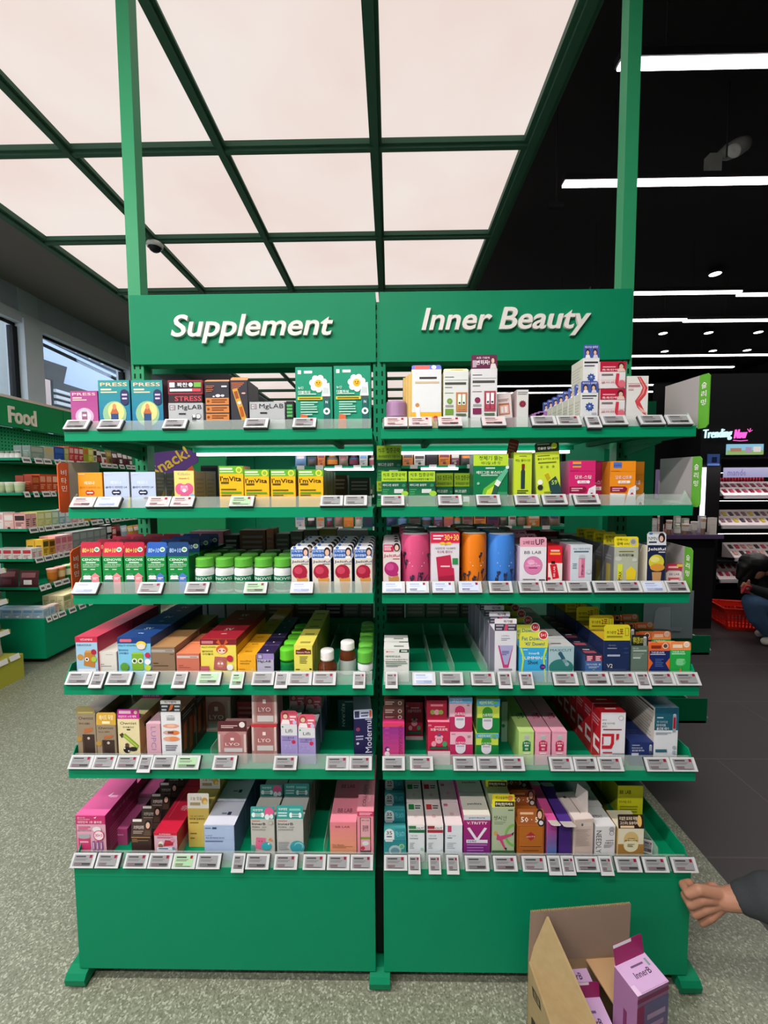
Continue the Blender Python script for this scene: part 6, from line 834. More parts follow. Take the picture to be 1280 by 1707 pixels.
def colour_word(h):
    r, g, b = [int(h.lstrip('#')[i:i+2], 16)/255 for i in (0, 2, 4)]; mx, mn = max(r, g, b), min(r, g, b); v = mx; s_ = (mx-mn)/mx if mx else 0
    if s_ < .16: return 'white' if v > .8 else 'grey' if v > .35 else 'black'
    if mx == r: hue = (g-b)/(mx-mn)*60 % 360
    elif mx == g: hue = 120+(b-r)/(mx-mn)*60
    else: hue = 240+(r-g)/(mx-mn)*60
    nm = 'red' if hue < 14 or hue > 345 else 'orange' if hue < 34 else 'yellow' if hue < 64 else 'green' if hue < 165 else 'blue' if hue < 255 else 'purple' if hue < 310 else 'pink'
    if nm in ('orange', 'yellow') and v < .62: nm = 'brown'
    if nm == 'red' and s_ < .45 and v > .7: nm = 'pink'
    return ('dark ' if v < .45 else 'pale ' if s_ < .35 and v > .7 else '')+nm
def put(kind, c1, c2, c3, w, h, loc, rot, label, group, d=.06, n=1, step=None):
    m = generic(kind, w, d, h, c1, c2, c3); nm, ct = NAMES[kind]; base = m.build(nm, None, loc, (0, 0, rot)); tag(base, label, ct, group)
    for i in range(1, n):
        c = copy_tree(base); c.location = Vector(loc)+Vector(step)*i; c['label'] = label+', %s row' % ORD[i]
    return base
PI2 = math.pi/2
for k in range(5):
    z = FOODZ[k]+.0125; x = FOODX[k]
    xx = x-.02
    for i, (kd, c1, c2, c3, w, h) in enumerate(ENDP[k]):
        w, h = w*1.05, h*1.3; put(kd, c1, c2, c3, w, h, (xx-w/2, FY+.012, z), 0, '%s %s, %s food shelf end, %s from right corner' % (colour_word(c1), CN[kd], SHN[k], ORD[i].replace('front', 'first')), 'packs on the %s food shelf end' % SHN[k], d=.055 if kd != 'pouch' else .04, n=2 if kd == 'box' else 1, step=(0, .06, 0)); xx -= w+.004
    y = FY+(.12 if k not in (4,) else .18)
    for i, (kd, c1, c2, c3, w, h) in enumerate(SIDEP[k]):
        w, h = w*1.05, h*1.28; put(kd, c1, c2, c3, w, h, (x-.012, y+w/2, z), PI2, '%s %s, %s aisle food shelf, %s from near end' % (colour_word(c1), CN[kd], SHN[k], ORD[i].replace('front', 'first')), 'packs on the %s aisle side food shelf' % SHN[k], d=.07 if kd != 'pouch' else .04, n=2 if kd == 'box' else 1, step=(-.075, 0, 0)); y += w+(.004 if kd != 'pouch' else -.015)
# base: kraft boxes and a blue tub
for i in range(9): put('box', '#d9cba4', '#8a9a5c', '#c8b48c', .09, .13, (-2.90, 2.08+i*.096, .391), PI2, 'cream box, food gondola base, %s from near end' % ORD[i].replace('front', 'first'), 'cream boxes on the food gondola base', n=3, step=(-.066, 0, 0))
for i in range(5): put('box', '#a9bcc8', '#6a9ac4', '#e0e8ec', .085, .075, (-2.93-.09*i, 1.80, .391), 0, 'flat blue grey pack, food gondola base end, %s from corner' % ORD[i].replace('front', 'first'), 'flat packs on the food gondola base end', n=2, step=(0, .07, 0))
for i in range(2): put('box', '#e0c8c0', '#d8a08c', '#c88a7c', .07, .08, (-2.90, 1.87+i*.08, .391), PI2, 'pale pink pack at the food gondola base corner, %s' % ('nearer', 'further')[i], 'pale pink packs at the base corner')
# little white labels along the food rails
for k in range(6):
    z, x = (FOODZ+[.36])[k], (FOODX+[-2.865])[k]; y = FY+.02; i = 0
    while y < 3.75:
        w = rnd.choice((.05, .08, .08)); m = MB(); m.box(0, .004, 0, w, -.025, .025, mat('#d8d8d4', .5)); m.poly([(.0045, .008, -.012), (.0045, w-.01, -.012), (.0045, w-.01, .008), (.0045, .008, .008)], mat('#5c5c5e', .4))
        o = m.build('shelf_label', None, (x+.002, y, z+.018), (0, math.radians(-18), 0)); tag(o, 'white label on the %s food rail, %s from its near end' % ((SHN+['base'])[k], (ORD+['twenty first', 'twenty second', 'twenty third', 'twenty fourth', 'twenty fifth', 'twenty sixth', 'twenty seventh', 'twenty eighth', 'twenty ninth', 'thirtieth', 'thirty first', 'thirty second'])[i].replace('front', 'first')), 'price label', 'white labels on the %s food rail' % (SHN+['base'])[k]); y += w+rnd.choice((.008, .012, .04)); i += 1
# the yellow green unit in front of it
YG = mat('#a9a83c', .55)
Y2 = thing('yellow_shelf_unit', 'low yellow green shelf unit at the left edge beside the food gondola', 'shelf unit', (-2.9, 1.0, 0))
def yb(nm, x0, x1, y0, y1, z0, z1, m=YG): return MB().box(x0+2.9, x1+2.9, y0-1, y1-1, z0, z1, m).build(nm, Y2)
yb('base_cabinet', -3.4, -2.86, .3, 1.56, .0, .19); yb('back_panel', -3.4, -3.38, .3, 1.56, .19, 1.3); yb('side_post', -3.4, -3.34, 1.53, 1.56, .19, 1.3)
for z in (.36, .60, .84): yb('shelf_board', -3.38, -2.93, .3, 1.54, z, z+.03)
for k, (z, L_) in enumerate(((.19, [('pouch', '#c8c0b8', '#b83a3c', '#e8e4e0'), ('box', '#d8d4cc', '#b8484c', None)]), (.39, [('pouch', '#6c5c50', '#a89888', None), ('pouch', '#5c5048', '#c8b8a8', None)]), (.63, [('pouch', '#6a6c3c', '#a8aa4c', None), ('pouch', '#4c5048', '#8a8c7c', None)]), (.87, [('pouch', '#5c6058', '#c4cc3c', None), ('pouch', '#6c7068', '#b8c03c', None)]))):
    for i in range(4):
        kd, c1, c2, c3 = L_[i % 2]; put(kd, c1, c2, c3, .13, .14, (-2.955, 1.46-.14*i, z+.0005), PI2, '%s %s on the yellow unit, level %s up, %s from its far end' % (colour_word(c1), CN[kd], ('one', 'two', 'three', 'four')[k], ORD[i].replace('front', 'first')), 'packs on the yellow unit level %s' % ('one', 'two', 'three', 'four')[k])
    for i in range(3):
        o = MB().box(0, .004, 0, .08, -.02, .02, mat('#d8d8d4', .5)).build('shelf_label', None, (-2.925 if k else -2.855, 1.44-.1*i, z-.01 if k else z-.0), (0, math.radians(-18), 0)); tag(o, 'white label on the yellow unit rail, level %s, %s from its far end' % (('one', 'two', 'three', 'four')[k], ORD[i].replace('front', 'first')), 'price label', 'white labels on the yellow unit')
# ================================================================== REAR SIDE OF THE MAIN GONDOLA
def rear(sh, x0, x1, yt, c1, lab, Y=.06, d=.08, top=None, ops=None, side=None, kind=None):
    z = SURF[sh]; xa, xb = at(x0, yt, Y=Y).x, at(x1, yt, Y=Y).x; h = at((x0+x1)/2, yt, Y=Y).z-z
    o = carton(xb-xa, d, max(h, .03), c1, ops or [L(.1, .5, .9, .85, 3, '#9a948c')], top, side).build('supplement_box', None, ((xa+xb)/2, Y, z)); tag(o, lab, 'box', 'boxes on the rear shelves')
    return o
RB = [(3, 262, 312, 893, '#b02c4c', 'crimson', None), (3, 316, 372, 886, '#d88a98', 'pink', '#e0b0b4'), (3, 374, 396, 892, '#2c3834', 'dark green', None), (3, 399, 442, 884, '#7c5c44', 'brown', '#b48c6c'), (3, 444, 456, 882, '#c87c50', 'orange brown', None), (3, 459, 482, 890, '#5c6450', 'grey green gold topped, left', '#c0a860'), (3, 484, 504, 886, '#666c58', 'grey green gold topped, middle', '#c0a860'), (3, 506, 530, 884, '#5c624c', 'grey green gold topped, right', '#b8a458'), (3, 532, 560, 882, '#8c8c34', 'olive yellow', '#b4b04c'), (3, 562, 612, 884, '#a8a8a4', 'grey', '#c8c8c0'),
      (3, 652, 674, 878, '#4a5044', 'dark grey by the post', None), (3, 678, 740, 884, '#8c7868', 'beige brown', '#a89484'), (3, 742, 800, 886, '#7a6c60', 'taupe', '#98887c'), (3, 802, 850, 880, '#c88a84', 'dusty pink', '#d8a09c'), (3, 852, 900, 884, '#8a2430', 'dark red, left', '#a83444'), (3, 902, 932, 886, '#6c1c28', 'dark red, right', '#8a2a38'), (3, 936, 985, 892, '#5c5654', 'dark taupe', None),
      (4, 309, 326, 1000, '#8c9496', 'clear grey, leftmost', None), (4, 328, 345, 1000, '#858d8f', 'clear grey, second', None), (4, 347, 374, 1000, '#90989a', 'clear grey, third', None), (4, 377, 408, 1000, '#98928e', 'grey beige', None), (4, 410, 442, 1000, '#8aa88c', 'pale green and red', None), (4, 444, 490, 1000, '#6c5c48', 'tan brown', None), (4, 492, 538, 1000, '#5c5444', 'olive brown', None), (4, 541, 570, 1000, '#14203c', 'navy', None), (4, 572, 598, 1000, '#5c6c68', 'grey green, left', None), (4, 600, 621, 1000, '#566662', 'grey green, right', None),
      (4, 642, 674, 1000, '#4c5450', 'smoky grey', None), (4, 677, 708, 1000, '#5c7c64', 'translucent green', None), (4, 710, 735, 1000, '#50745c', 'sea green', None), (4, 737, 766, 1000, '#486850', 'moss green', None), (4, 768, 800, 1000, '#4a5a50', 'dull green', None),
      (2, 545, 578, 792, '#4c3c24', 'dark brown', None), (2, 582, 616, 796, '#38483c', 'dark bottle green', None), (2, 334, 362, 776, '#1c2024', 'black', None)]
for sh, x0, x1, yt, c, nm, tp in RB: rear(sh, x0, x1, yt, c, '%s box on the rear %s shelf of the main unit' % (nm, {2: 'second', 3: 'third', 4: 'fourth'}[sh]), top=tp)
# ================================================================== BACK GONDOLA (SEEN THROUGH THE GAPS)
BY = 2.6
BG = thing('back_gondola', 'green gondola standing further back, seen through the shelf gaps', 'shelf unit', (0, BY, 0))
def bb_(nm, x0, x1, y0, y1, z0, z1, m=GREEN_D): return MB().box(x0, x1, y0-BY, y1-BY, z0, z1, m).build(nm, BG)
for a, b in ((-1.95, -1.45), (-1.445, -.96), (-.955, 0), (.005, .95), (.955, 1.9)):
    bb_('back_panel', a, b, 2.96, 2.99, .1, 1.9); bb_('base_cabinet', a, b, 2.6, 2.95, 0, .4)
for z in (1.66, 1.36, 1.04, .72): bb_('shelf_board', -.95, 1.9, 2.6, 2.95, z, z+.03)
led = emit('#f4f8ff', 5.0, 'shelf_led')
for (xa, xb, z) in ((-1.76, -.15, 1.80), (.12, .99, 1.80), (-.62, -.05, 1.645), (.35, .72, 1.645)): bb_('led_strip', xa, xb, 2.585, 2.61, z, z+.022, led)
bb_('canopy_board', -1.95, 1.9, 2.58, 2.95, 1.825, 1.86, mat('#1c4a36', .6))
palette = ['#c9b8b0', '#7a3c4c', '#3c3438', '#d8d0cc', '#a8a4a0', '#b86a78', '#58504c', '#c8c4b8', '#8a7464', '#2c3c5c', '#d07838', '#e08a3c', '#6a8ab0']
for k, z in enumerate((1.69, 1.39, 1.07, .75)):
    x = -.93; i = 0
    while x < 1.7:
        w = rnd.uniform(.07, .12); kd = rnd.choice(('box', 'box', 'bottle', 'pouch')); c1, c2 = rnd.choice(palette), rnd.choice(palette)
        if k == 1: c1 = rnd.choice(('#4c2c20', '#6c4424', '#2c4c3c', '#3a2420', '#704a2a')); kd = rnd.choice(('bottle', 'pouch'))
        put(kd, c1, c2, None, w, rnd.uniform(.1, .13), (x+w/2, BY+.02, z+.001), 0, '%s %s, back gondola %s shelf, %s from left end' % (colour_word(c1), CN[kd], ('top', 'second', 'third', 'fourth')[k], (ORD+['twenty first', 'twenty second', 'twenty third', 'twenty fourth', 'twenty fifth', 'twenty sixth', 'twenty seventh', 'last'])[min(i, 27)].replace('front', 'first')), 'packs on the back gondola'); x += w+.012; i += 1
    for i in range(14):
        o = MB().box(0, .075, -.004, 0, 0, .04, mat('#d4d4d2', .5)).build('shelf_label', None, (-.9+.19*i, BY-.001, z-.032)); tag(o, 'white label, back gondola %s rail, %s from left end' % (('top', 'second', 'third', 'fourth')[k], ORD[i].replace('front', 'first')), 'price label', 'white labels on the back gondola')
# Snack banner
p0 = at(232, 800, Y=2.45); sb = thing('snack_banner', 'green board with slanted purple Snack banner and orange triangle', 'sign board', (p0.x, 2.45, 0))
def w2(px, py, y=0): q = at(px, py, Y=2.45+y); return (q.x-p0.x, y, q.z)
m = MB(); m.prism([w2(232, 752), w2(232, 905), w2(376, 905), w2(376, 760)], (0, .03, 0), mat('#0d8048', .5)); m.box(.05, .09, .03, .07, 0, w2(232, 752)[2], GREEN_D); m.box(.55, .59, .03, .07, 0, w2(232, 752)[2]-.1, GREEN_D); m.build('board', sb)
m = MB(); m.prism([w2(226, 748, -.004), w2(236, 826, -.004), w2(256, 815, -.004), w2(330, 770, -.004), w2(330, 754, -.004), w2(310, 748, -.004)], (0, .003, 0), mat('#5a3a7c', .5))
a, b = Vector(w2(258, 796, -.008)), Vector(w2(318, 761, -.008)); dx = (b-a); up = Vector((-.10, 0, .17))*.62
m.text('Snack!', lambda u, v: a+dx*u+up*v, .5, .5, 1, 1, mat('#d8b43c', .5), 2, .02); m.build('banner', sb)
m = MB(); m.prism([w2(276, 812, -.004), w2(320, 776, -.004), w2(332, 800, -.004), w2(330, 830, -.004)], (0, .003, 0), mat('#d05a2c', .5)); m.build('triangle', sb)
# ================================================================== END UNIT ON THE RIGHT
EU = thing('end_unit', 'dark green end panel unit with two low shelves behind the right bay', 'shelf unit', (1.3, .5, 0))
def eb(nm, x0, x1, y0, y1, z0, z1, m=GREEN_D): return MB().box(x0-1.3, x1-1.3, y0-.5, y1-.5, z0, z1, m).build(nm, EU)
eb('side_panel', 1.12, 1.36, .52, .56, .1, 1.9, mat('#0a5c3c', .6)); eb('upright', 1.10, 1.14, .50, .54, 0, 1.92); eb('back_panel', 1.33, 1.36, .56, 1.5, .1, 1.9)
for z0, z1 in ((.62, .72), (.26, .39)):
    eb('shelf_board', 1.36, 1.655, .50, 1.5, z0, z0+.012, GREEN); eb('shelf_end_panel', 1.36, 1.66, .50, .504, z0, z1, mat('#08744a', .5)); eb('shelf_front_rail', 1.655, 1.66, .504, 1.5, z0, z0+.06, GREEN)
    for i in range(3):
        o = MB().box(0, .005, 0, .09, -.03, .03, mat('#dcdcda', .5)).build('shelf_label', None, (1.664, .52+.11*i, z0+.04), (0, math.radians(-30), 0)); tag(o, 'white label on the right end unit, %s shelf, %s from its near end' % ('upper' if z0 > .5 else 'lower', ('first', 'second', 'third')[i]), 'price label', 'white labels on the right end unit')
for i in range(3): put('box', '#20304c', '#8a94a4', None, .09, .13, (1.42+.001*i, .56+.1*i, .273), PI2, 'dark navy box on the lower shelf of the right end unit, %s' % ('nearest', 'middle', 'furthest')[i], 'navy boxes on the right end unit')
# hanging grey board with a leaflet pocket
Yg = .475; g0 = at(1073, 1030, Y=Yg); g1 = at(1155, 1030, Y=Yg); zt = at(1110, 985, Y=Yg).z; zb = at(1110, 1064, Y=Yg).z
go = MB().box(g0.x, g1.x, Yg, Yg+.004, zb, zt, mat('#7f8f93', .4)).build('leaflet_board'); tag(go, 'blue grey board with an empty leaflet pocket under the third shelf', 'board')
q = MB(); pts = [(1089, 1048), (1092, 1020), (1098, 1013), (1118, 1012), (1118, 1050), (1106, 1049)]; q.prism([tuple(at(a, b, Y=Yg-.02)) for a, b in pts], (0, .002, 0), mat('#93a2a6', .35)); q.build('leaflet_pocket', go)
q = MB(); pts = [(1119, 1012), (1121, 1045), (1139, 1047), (1134, 1052), (1112, 1052), (1119, 1046)]; q.prism([tuple(at(a, b, Y=Yg-.012)) for a, b in pts], (0, .002, 0), mat('#8797a0', .35)); q.build('pocket_flap', go)
# cosmetics table far behind
CT = thing('display_table', 'low dark table crowded with small cosmetics behind the right bay', 'table', (2.1, 2.6, 0)); xa, xb = at(1085, 880, Y=2.6).x-2.1, at(1157, 880, Y=2.6).x-2.1; zt_ = at(1120, 892, Y=2.6).z
MB().box(xa, xb+.3, 0, .6, zt_-.04, zt_, mat('#5c4a6c', .5)).build('table_top', CT); MB().box(xa+.05, xb+.25, .05, .55, 0, zt_-.04, mat('#17161a', .7)).build('pedestal', CT)
for i in range(16):
    c1 = rnd.choice(('#c8a078', '#d8b08c', '#e0d8d0', '#b87c5c', '#d89a7c', '#a8b8a0', '#c8c8cc')); w = rnd.uniform(.04, .07)
    put(rnd.choice(('bottle', 'box', 'cup')), c1, '#e8e0d8', None, w, rnd.uniform(.1, .2), (2.1+xa+.04+.085*(i % 8), 2.62+.14*(i//8), zt_+.001), 0, '%s cosmetic item on the dark display table, %s row, %s from the left' % (colour_word(c1), ('front', 'back')[i//8], ORD[i % 8].replace('front', 'first')), 'cosmetics on the dark display table', d=.04)
o = thing('lilac_standee', 'lilac stand with white print behind the second shelf flag board', 'stand', (at(1103, 805, Y=2.2).x, 2.2, 0)); MB().box(-.04, .09, 0, .03, 1.36, 1.62, mat('#9a86b4', .5)).build('panel', o); MB().box(-.03, .08, -.003, 0, 1.40, 1.52, mat('#c8bcd4', .5)).build('print', o); MB().box(.01, .03, .005, .025, .02, 1.36, DARK).build('pole', o); MB().box(-.12, .14, -.12, .15, 0, .02, DARK).build('foot', o)
# ================================================================== BLACK COSMETICS WALL
WY = 3.1
BW = thing('cosmetics_wall_unit', 'black wall display with Trending Now neon sign and tiered trays', 'shelf unit', (3.5, WY, 0)); KB = mat('#020203', .8)
def kb(nm, x0, x1, y0, y1, z0, z1, m=KB): return MB().box(x0-3.5, x1-3.5, y0-WY, y1-WY, z0, z1, m).build(nm, BW)
kb('back_panel', 3.25, 7.2, WY+.45, WY+.5, 0, 2.7); kb('header_box', 3.5, 7.2, WY+.02, WY+.45, 1.78, 2.7); kb('side_pier', 3.5, 3.72, WY, WY+.45, 0, 1.78); kb('base_cabinet', 3.72, 7.2, WY+.05, WY+.45, 0, .28)
kb('vertical_light', 3.505, 3.545, WY-.02, WY, .28, 1.67, emit('#f8faff', 3.0, 'led_tube'))
kb('blue_sign', at(1178, 770, Y=WY).x, at(1198, 770, Y=WY).x, WY-.012, WY, at(1190, 776, Y=WY).z, at(1190, 757, Y=WY).z, mat('#3f5c9c', .5))
kb('blue_emblem', at(1185, 770, Y=WY).x, at(1193, 770, Y=WY).x, WY-.016, WY-.012, at(1190, 771, Y=WY).z, at(1190, 762, Y=WY).z, mat('#16264c', .5))
def wl(px, py, y=0): q = at(px, py, Y=WY+y); return Vector((q.x-3.5, y, q.z))
hb = [o for o in BW.children if o.name.startswith('header_box')][0]
m = MB(); a, b, u = wl(1174, 735, -.012), wl(1221, 733, -.012), wl(1174, 716, -.012)-wl(1174, 735, -.012); m.text('Trending', lambda p, q: a+(b-a)*p+u*q, .5, .5, 1, 1, emit('#c4eef8', 1.3, 'white_neon'), 2, .0, .15, (0, .02, 0)); m.build('neon_lettering', BW)
m = MB(); a2, b2 = wl(1225, 731, -.012), wl(1246, 730, -.012); u2 = wl(1225, 716, -.012)-wl(1225, 731, -.012); pk_ = emit('#ff5ac8', 1.3, 'pink_neon'); m.text('Now', lambda p, q: a2+(b2-a2)*p+u2*q, .5, .5, 1, 1, pk_, 2, .0, .35, (0, .02, 0))
m.tube([wl(1222, 734, -.01), wl(1234, 735, -.01), wl(1246, 734, -.01)], .004, pk_); [m.tube([wl(1249, 720, -.01), wl(1249+dx_, 720-dy_, -.01)], .0035, pk_) for dx_, dy_ in ((-3, 5), (2, 6), (5, 3))]; m.build('neon_lettering', BW)
# small picture screen, lavender header
m = MB(); sc0, sc1 = wl(1212, 758, -.02), wl(1273, 740, -.02)
def sq(u0, v0, u1, v1, m_, y=0): m.box(sc0.x+(sc1.x-sc0.x)*u0, sc0.x+(sc1.x-sc0.x)*u1, -.02-y, 0, sc0.z+(sc1.z-sc0.z)*v0, sc0.z+(sc1.z-sc0.z)*v1, m_)
sq(0, 0, 1, 1, emit('#8ccce8', .8, 'screen_sky')); sq(0, 0, 1, .42, emit('#9cc46c', .7, 'screen_grass'), .002); sq(.08, .3, .38, .62, emit('#c88a6c', .6, 'screen_hill'), .004); sq(.5, .2, .66, .7, emit('#b8a0c8', .7, 'screen_shape'), .004); sq(.72, .25, .92, .75, emit('#e8e0dc', .8, 'screen_shape2'), .004); m.build('picture_screen', BW)
m = MB(); a, b = wl(1206, 796, -.01), wl(1290, 779, -.01); m.box(a.x, b.x+1.2, -.01, .0, a.z, b.z, emit('#a9a6dc', .55, 'lavender_lightbox')); m.text('mande', lambda p, q: a+Vector((.04, -.004, .02))+Vector((.2*p, 0, .07*q)), .5, .5, 1, 1, mat('#5a5480'), 1, .0); m.build('lightbox_header', BW)
led2 = emit('#fff4f2', 7.0, 'tray_light')
trays = [(1206, 803, 826, .0), (1202, 850, 876, 0), (1224, 905, 930, .1), (1199, 937, 966, 0)]
for k, (px, y0, y1, off) in enumerate(trays):
    a, b = wl(px, y1, .02), wl(px, y0, .16); X1 = 3.6
    t = MB(); t.hexa([(a.x, .02, a.z), (X1, .02, a.z), (X1, .2, a.z-.02), (a.x, .2, a.z-.02), (a.x, .021, a.z+.004), (X1, .021, a.z+.004), (X1, .2, b.z), (a.x, .2, b.z)], mat('#d4c8c8', .5)); t.box(a.x, X1, .0, .02, a.z-.035, a.z-.005, mat('#b8b4b8', .5)); tr = t.build('display_tray', BW)
    kb('tray_shelf', 3.72, 7.1, WY+.02, WY+.45, a.z-.06, a.z-.036)
    li = MB().box(.24, X1, .20, .21, b.z+.10, b.z+.104, led2).build('tray_light', BW) if k < 3 else None
    # testers and pictures printed on the sloping tray
    sl = (b.z-a.z-.004)/.18; ar = MB()
    for i in range(26):
        u = a.x+.03+(i % 13)*.075; v = .03+(i//13)*.075; c = (['#8a1c34', '#b83c54', '#7a2434', '#a04a5c'] if k in (0, 3) else ['#7a5a60', '#8a6a6c', '#c8b03c', '#4c4048'])[i % 4]
        if k == 2: c = ['#d8a898', '#3a2a2c', '#b83c4c', '#c87c7c'][i % 4]
        yy, zz = .02+v, a.z+.005+sl*v; ar.hexa([(u, yy, zz), (u+.04, yy, zz), (u+.04, yy+.04, zz+sl*.04), (u, yy+.04, zz+sl*.04), (u, yy, zz+.008), (u+.04, yy, zz+.008), (u+.04, yy+.04, zz+sl*.04+.008), (u, yy+.04, zz+sl*.04+.008)], mat(c, .35))
    ar.build('tester_swatches', tr)
    if k == 0:
        r_ = MB()
        for i in range(18):
            x = a.x+.02+.035*i; r_.lathe([(0, 0), (.012, 0), (.012, .05), (.009, .07), (0, .07)], mat('#a82838', .3), (x, .24, b.z-.02), 10)
        r_.build('lipstick_row', tr)
area('wall_tray_lamp', (4.1, WY-.1, 1.72), (1.2, .05), 4, (1, .94, .94))
# red shopping basket
bp = at(1236, 1043, Z=0); RED = mat('#c8281c', .35); bk = thing('shopping_basket', 'red plastic shopping basket on the dark floor by the black display', 'basket', (3.72, 2.72, 0), rot=(0, 0, math.radians(-14)))
m = MB(); W, D, H = .21, .15, .22; t_ = 1.16; r0 = [(-W, -D), (W, -D), (W, D), (-W, D)]
m.hexa([(x*.98, y*.98, .0) for x, y in r0]+[(x, y, .008) for x, y in r0], RED)
def bw_(p, q):   # one slatted side: p, q = bottom corners
    P, Q = Vector((*p, 0)), Vector((*q, 0)); T1, T2 = Vector((p[0]*t_, p[1]*t_, H)), Vector((q[0]*t_, q[1]*t_, H)); n = ((Q-P).cross(Vector((0, 0, 1)))).normalized()*.003
    def qd(u0, u1, v0, v1):
        f = lambda u, v: (P+(Q-P)*u)*(1-v)+(T1+(T2-T1)*u)*v
        a = [f(u0, v0), f(u1, v0), f(u1, v1), f(u0, v1)]; m.prism([tuple(z) for z in a], tuple(n), RED)
    qd(0, 1, 0, .14); qd(0, 1, .72, 1)
    for v in (.27, .4, .53, .64): qd(0, 1, v, v+.035)
    for i in range(15): u = i/14*.97; qd(u, u+.03, .14, .72)
for i in range(4): bw_(r0[i], r0[(i+1) % 4])
m.build('basket_body', bk)
m = MB(); m.tube([(a*t_*1.03, b*t_*1.03, H) for a, b in r0+[r0[0]]], .008, RED, 8); m.build('rim', bk)
for s in (-1, 1): MB().tube([(-W*.7, s*D*t_, H), (-W*.62, s*D*.7, H+.012), (W*.62, s*D*.7, H+.012), (W*.7, s*D*t_, H)], .006, mat('#a82018', .4), 8).build('handle', bk)
# ================================================================== PEOPLE, CARTON
def blob(name, chains, m, parent=None, vox=.006, smooth=6, blobs=(), boxes=()):
    """continuous surface: tapered limbs and ellipsoids fused by a voxel remesh, then smoothed"""
    b = MB()
    for ch in chains:
        pts = [Vector(p[:3]) for p in ch]; rs = [p[3] for p in ch]
        for i in range(len(pts)-1):
            n = 6; seg = [pts[i].lerp(pts[i+1], k/n) for k in range(n+1)]; rr = [rs[i]+(rs[i+1]-rs[i])*k/n for k in range(n+1)]
            b.tube(seg, rr, m, 14)
        for p, r in zip(pts, rs): b.lathe([(0 if k in (0, 8) else r*math.sin(math.pi*k/8), -r*math.cos(math.pi*k/8)) for k in range(9)], m, tuple(p), 14)
    for (cx_, cy_, cz_, rx, ry, rz) in blobs:
        s0 = len(b.v); b.lathe([(0 if k in (0, 12) else math.sin(math.pi*k/12), -math.cos(math.pi*k/12)) for k in range(13)], m, (0, 0, 0), 20)
        for i in range(s0, len(b.v)): v = b.v[i]; b.v[i] = (cx_+v[0]*rx, cy_+v[1]*ry, cz_+v[2]*rz)
    o = b.build(name, parent)
    r = o.modifiers.new('fuse', 'REMESH'); r.mode = 'VOXEL'; r.voxel_size = vox; r.use_smooth_shade = True
    s = o.modifiers.new('soften', 'SMOOTH'); s.factor = .5; s.iterations = smooth
    return o
SKIN = mat('#ab7b62', .5, 0, 'skin'); CHAR = mat('#35383a', .9, 0, 'cloth'); JEAN = mat('#3d5878', .85, 0, 'cloth'); BLKC = mat('#141416', .85, 0, 'cloth'); HAIR = mat('#0e0c0d', .45, 0, 'cloth')
pr = thing('person', 'person kneeling at the right edge, reaching a bare hand from a dark grey sleeve', 'person')
HY = -.50
def h3(px, py, dy=0): q = at(px, py, Y=HY+dy); return q
wr_ = h3(1206, 1499, .0); el = Vector((1.47, -.62, .30)); sh_ = Vector((1.62, -.72, .66))
def c4(v, r): return (v.x, v.y, v.z, r)
# fist: back of the hand towards the camera, fingers curled away around to the palm
kn = [(1166, 1483), (1169, 1499), (1175, 1515), (1184, 1529)]; pp = [(1148, 1490), (1151, 1508), (1159, 1524), (1171, 1538)]
ch = [[c4(h3(1290, 1497, -.05), .039), c4(h3(1245, 1497, -.02), .033), c4(wr_, .027)]]
for i in range(4):
    K, P_ = h3(*kn[i]), h3(*pp[i], .012); W_ = wr_+Vector((-.005, 0, .014-.010*i))
    r = (.0125, .0125, .0118, .0105)[i]
    D2 = P_+Vector((.006, .030, -.004)); D3 = P_+Vector((.028, .034, -.002))
    ch.append([c4(W_, .016), c4(K, r+.0015), c4(P_, r), c4(D2, r*.93), c4(D3, r*.85)])
ch.append([c4(wr_+Vector((-.012, .018, .012)), .016), c4(h3(1180, 1482, .035), .014), c4(h3(1163, 1494, .05), .011), c4(h3(1152, 1503, .052), .0095)])
nose = Vector((1.50, -.74, .93)); hd = Vector((1.62, -.74, .96))
body = blob('body', ch+[[c4(h3(1290, 1497, -.05), .039), c4(el, .042), c4(sh_, .055)], [c4(sh_, .06), (1.66, -.78, .72, .07), (1.64, -.75, .86, .055), c4(hd, .07)], [(1.68, -.79, .7, .08), (1.73, -.82, .45, .08)]], SKIN, pr, .0032, 3,
    blobs=[((hd.x), hd.y, hd.z+.01, .095, .078, .115), (nose.x+.024, nose.y, nose.z+.01, .02, .014, .02), (hd.x-.045, hd.y, hd.z-.055, .05, .05, .045), (hd.x, hd.y-.078, hd.z, .022, .012, .032), (hd.x, hd.y+.078, hd.z, .022, .012, .032)])
e = MB(); [e.lathe([(0 if k in (0, 6) else .012*math.sin(math.pi*k/6), -.012*math.cos(math.pi*k/6)) for k in range(7)], mat('#241c1a', .2), (hd.x-.083, hd.y+s*.032, hd.z+.012), 10) for s in (-1, 1)]; e.box(hd.x-.096, hd.x-.09, hd.y-.022, hd.y+.022, hd.z-.064, hd.z-.058, mat('#8c4a44', .5)); e.build('facial_features', pr)
cf = h3(1246, 1497, -.02)
blob('sweater', [[c4(cf, .042), c4(h3(1290, 1500, -.05), .062), c4(el, .07), c4(sh_, .085)], [c4(sh_, .09), (1.7, -.78, .74, .1), (1.78, -.98, .66, .085), (1.62, -1.08, .42, .07), (1.5, -1.02, .28, .05)], [(1.69, -.8, .72, .14), (1.74, -.84, .5, .15), (1.78, -.85, .32, .16)]], CHAR, pr, .008, 6)
blob('trousers', [[(1.8, -.84, .3, .15), (1.5, -.72, .22, .09), (1.46, -.72, .09, .08), (1.86, -.74, .075, .06)], [(1.8, -.88, .3, .14), (1.46, -.98, .3, .09), (1.56, -.98, .1, .065)]], mat('#22242a', .9, 0, 'cloth'), pr, .009, 6)
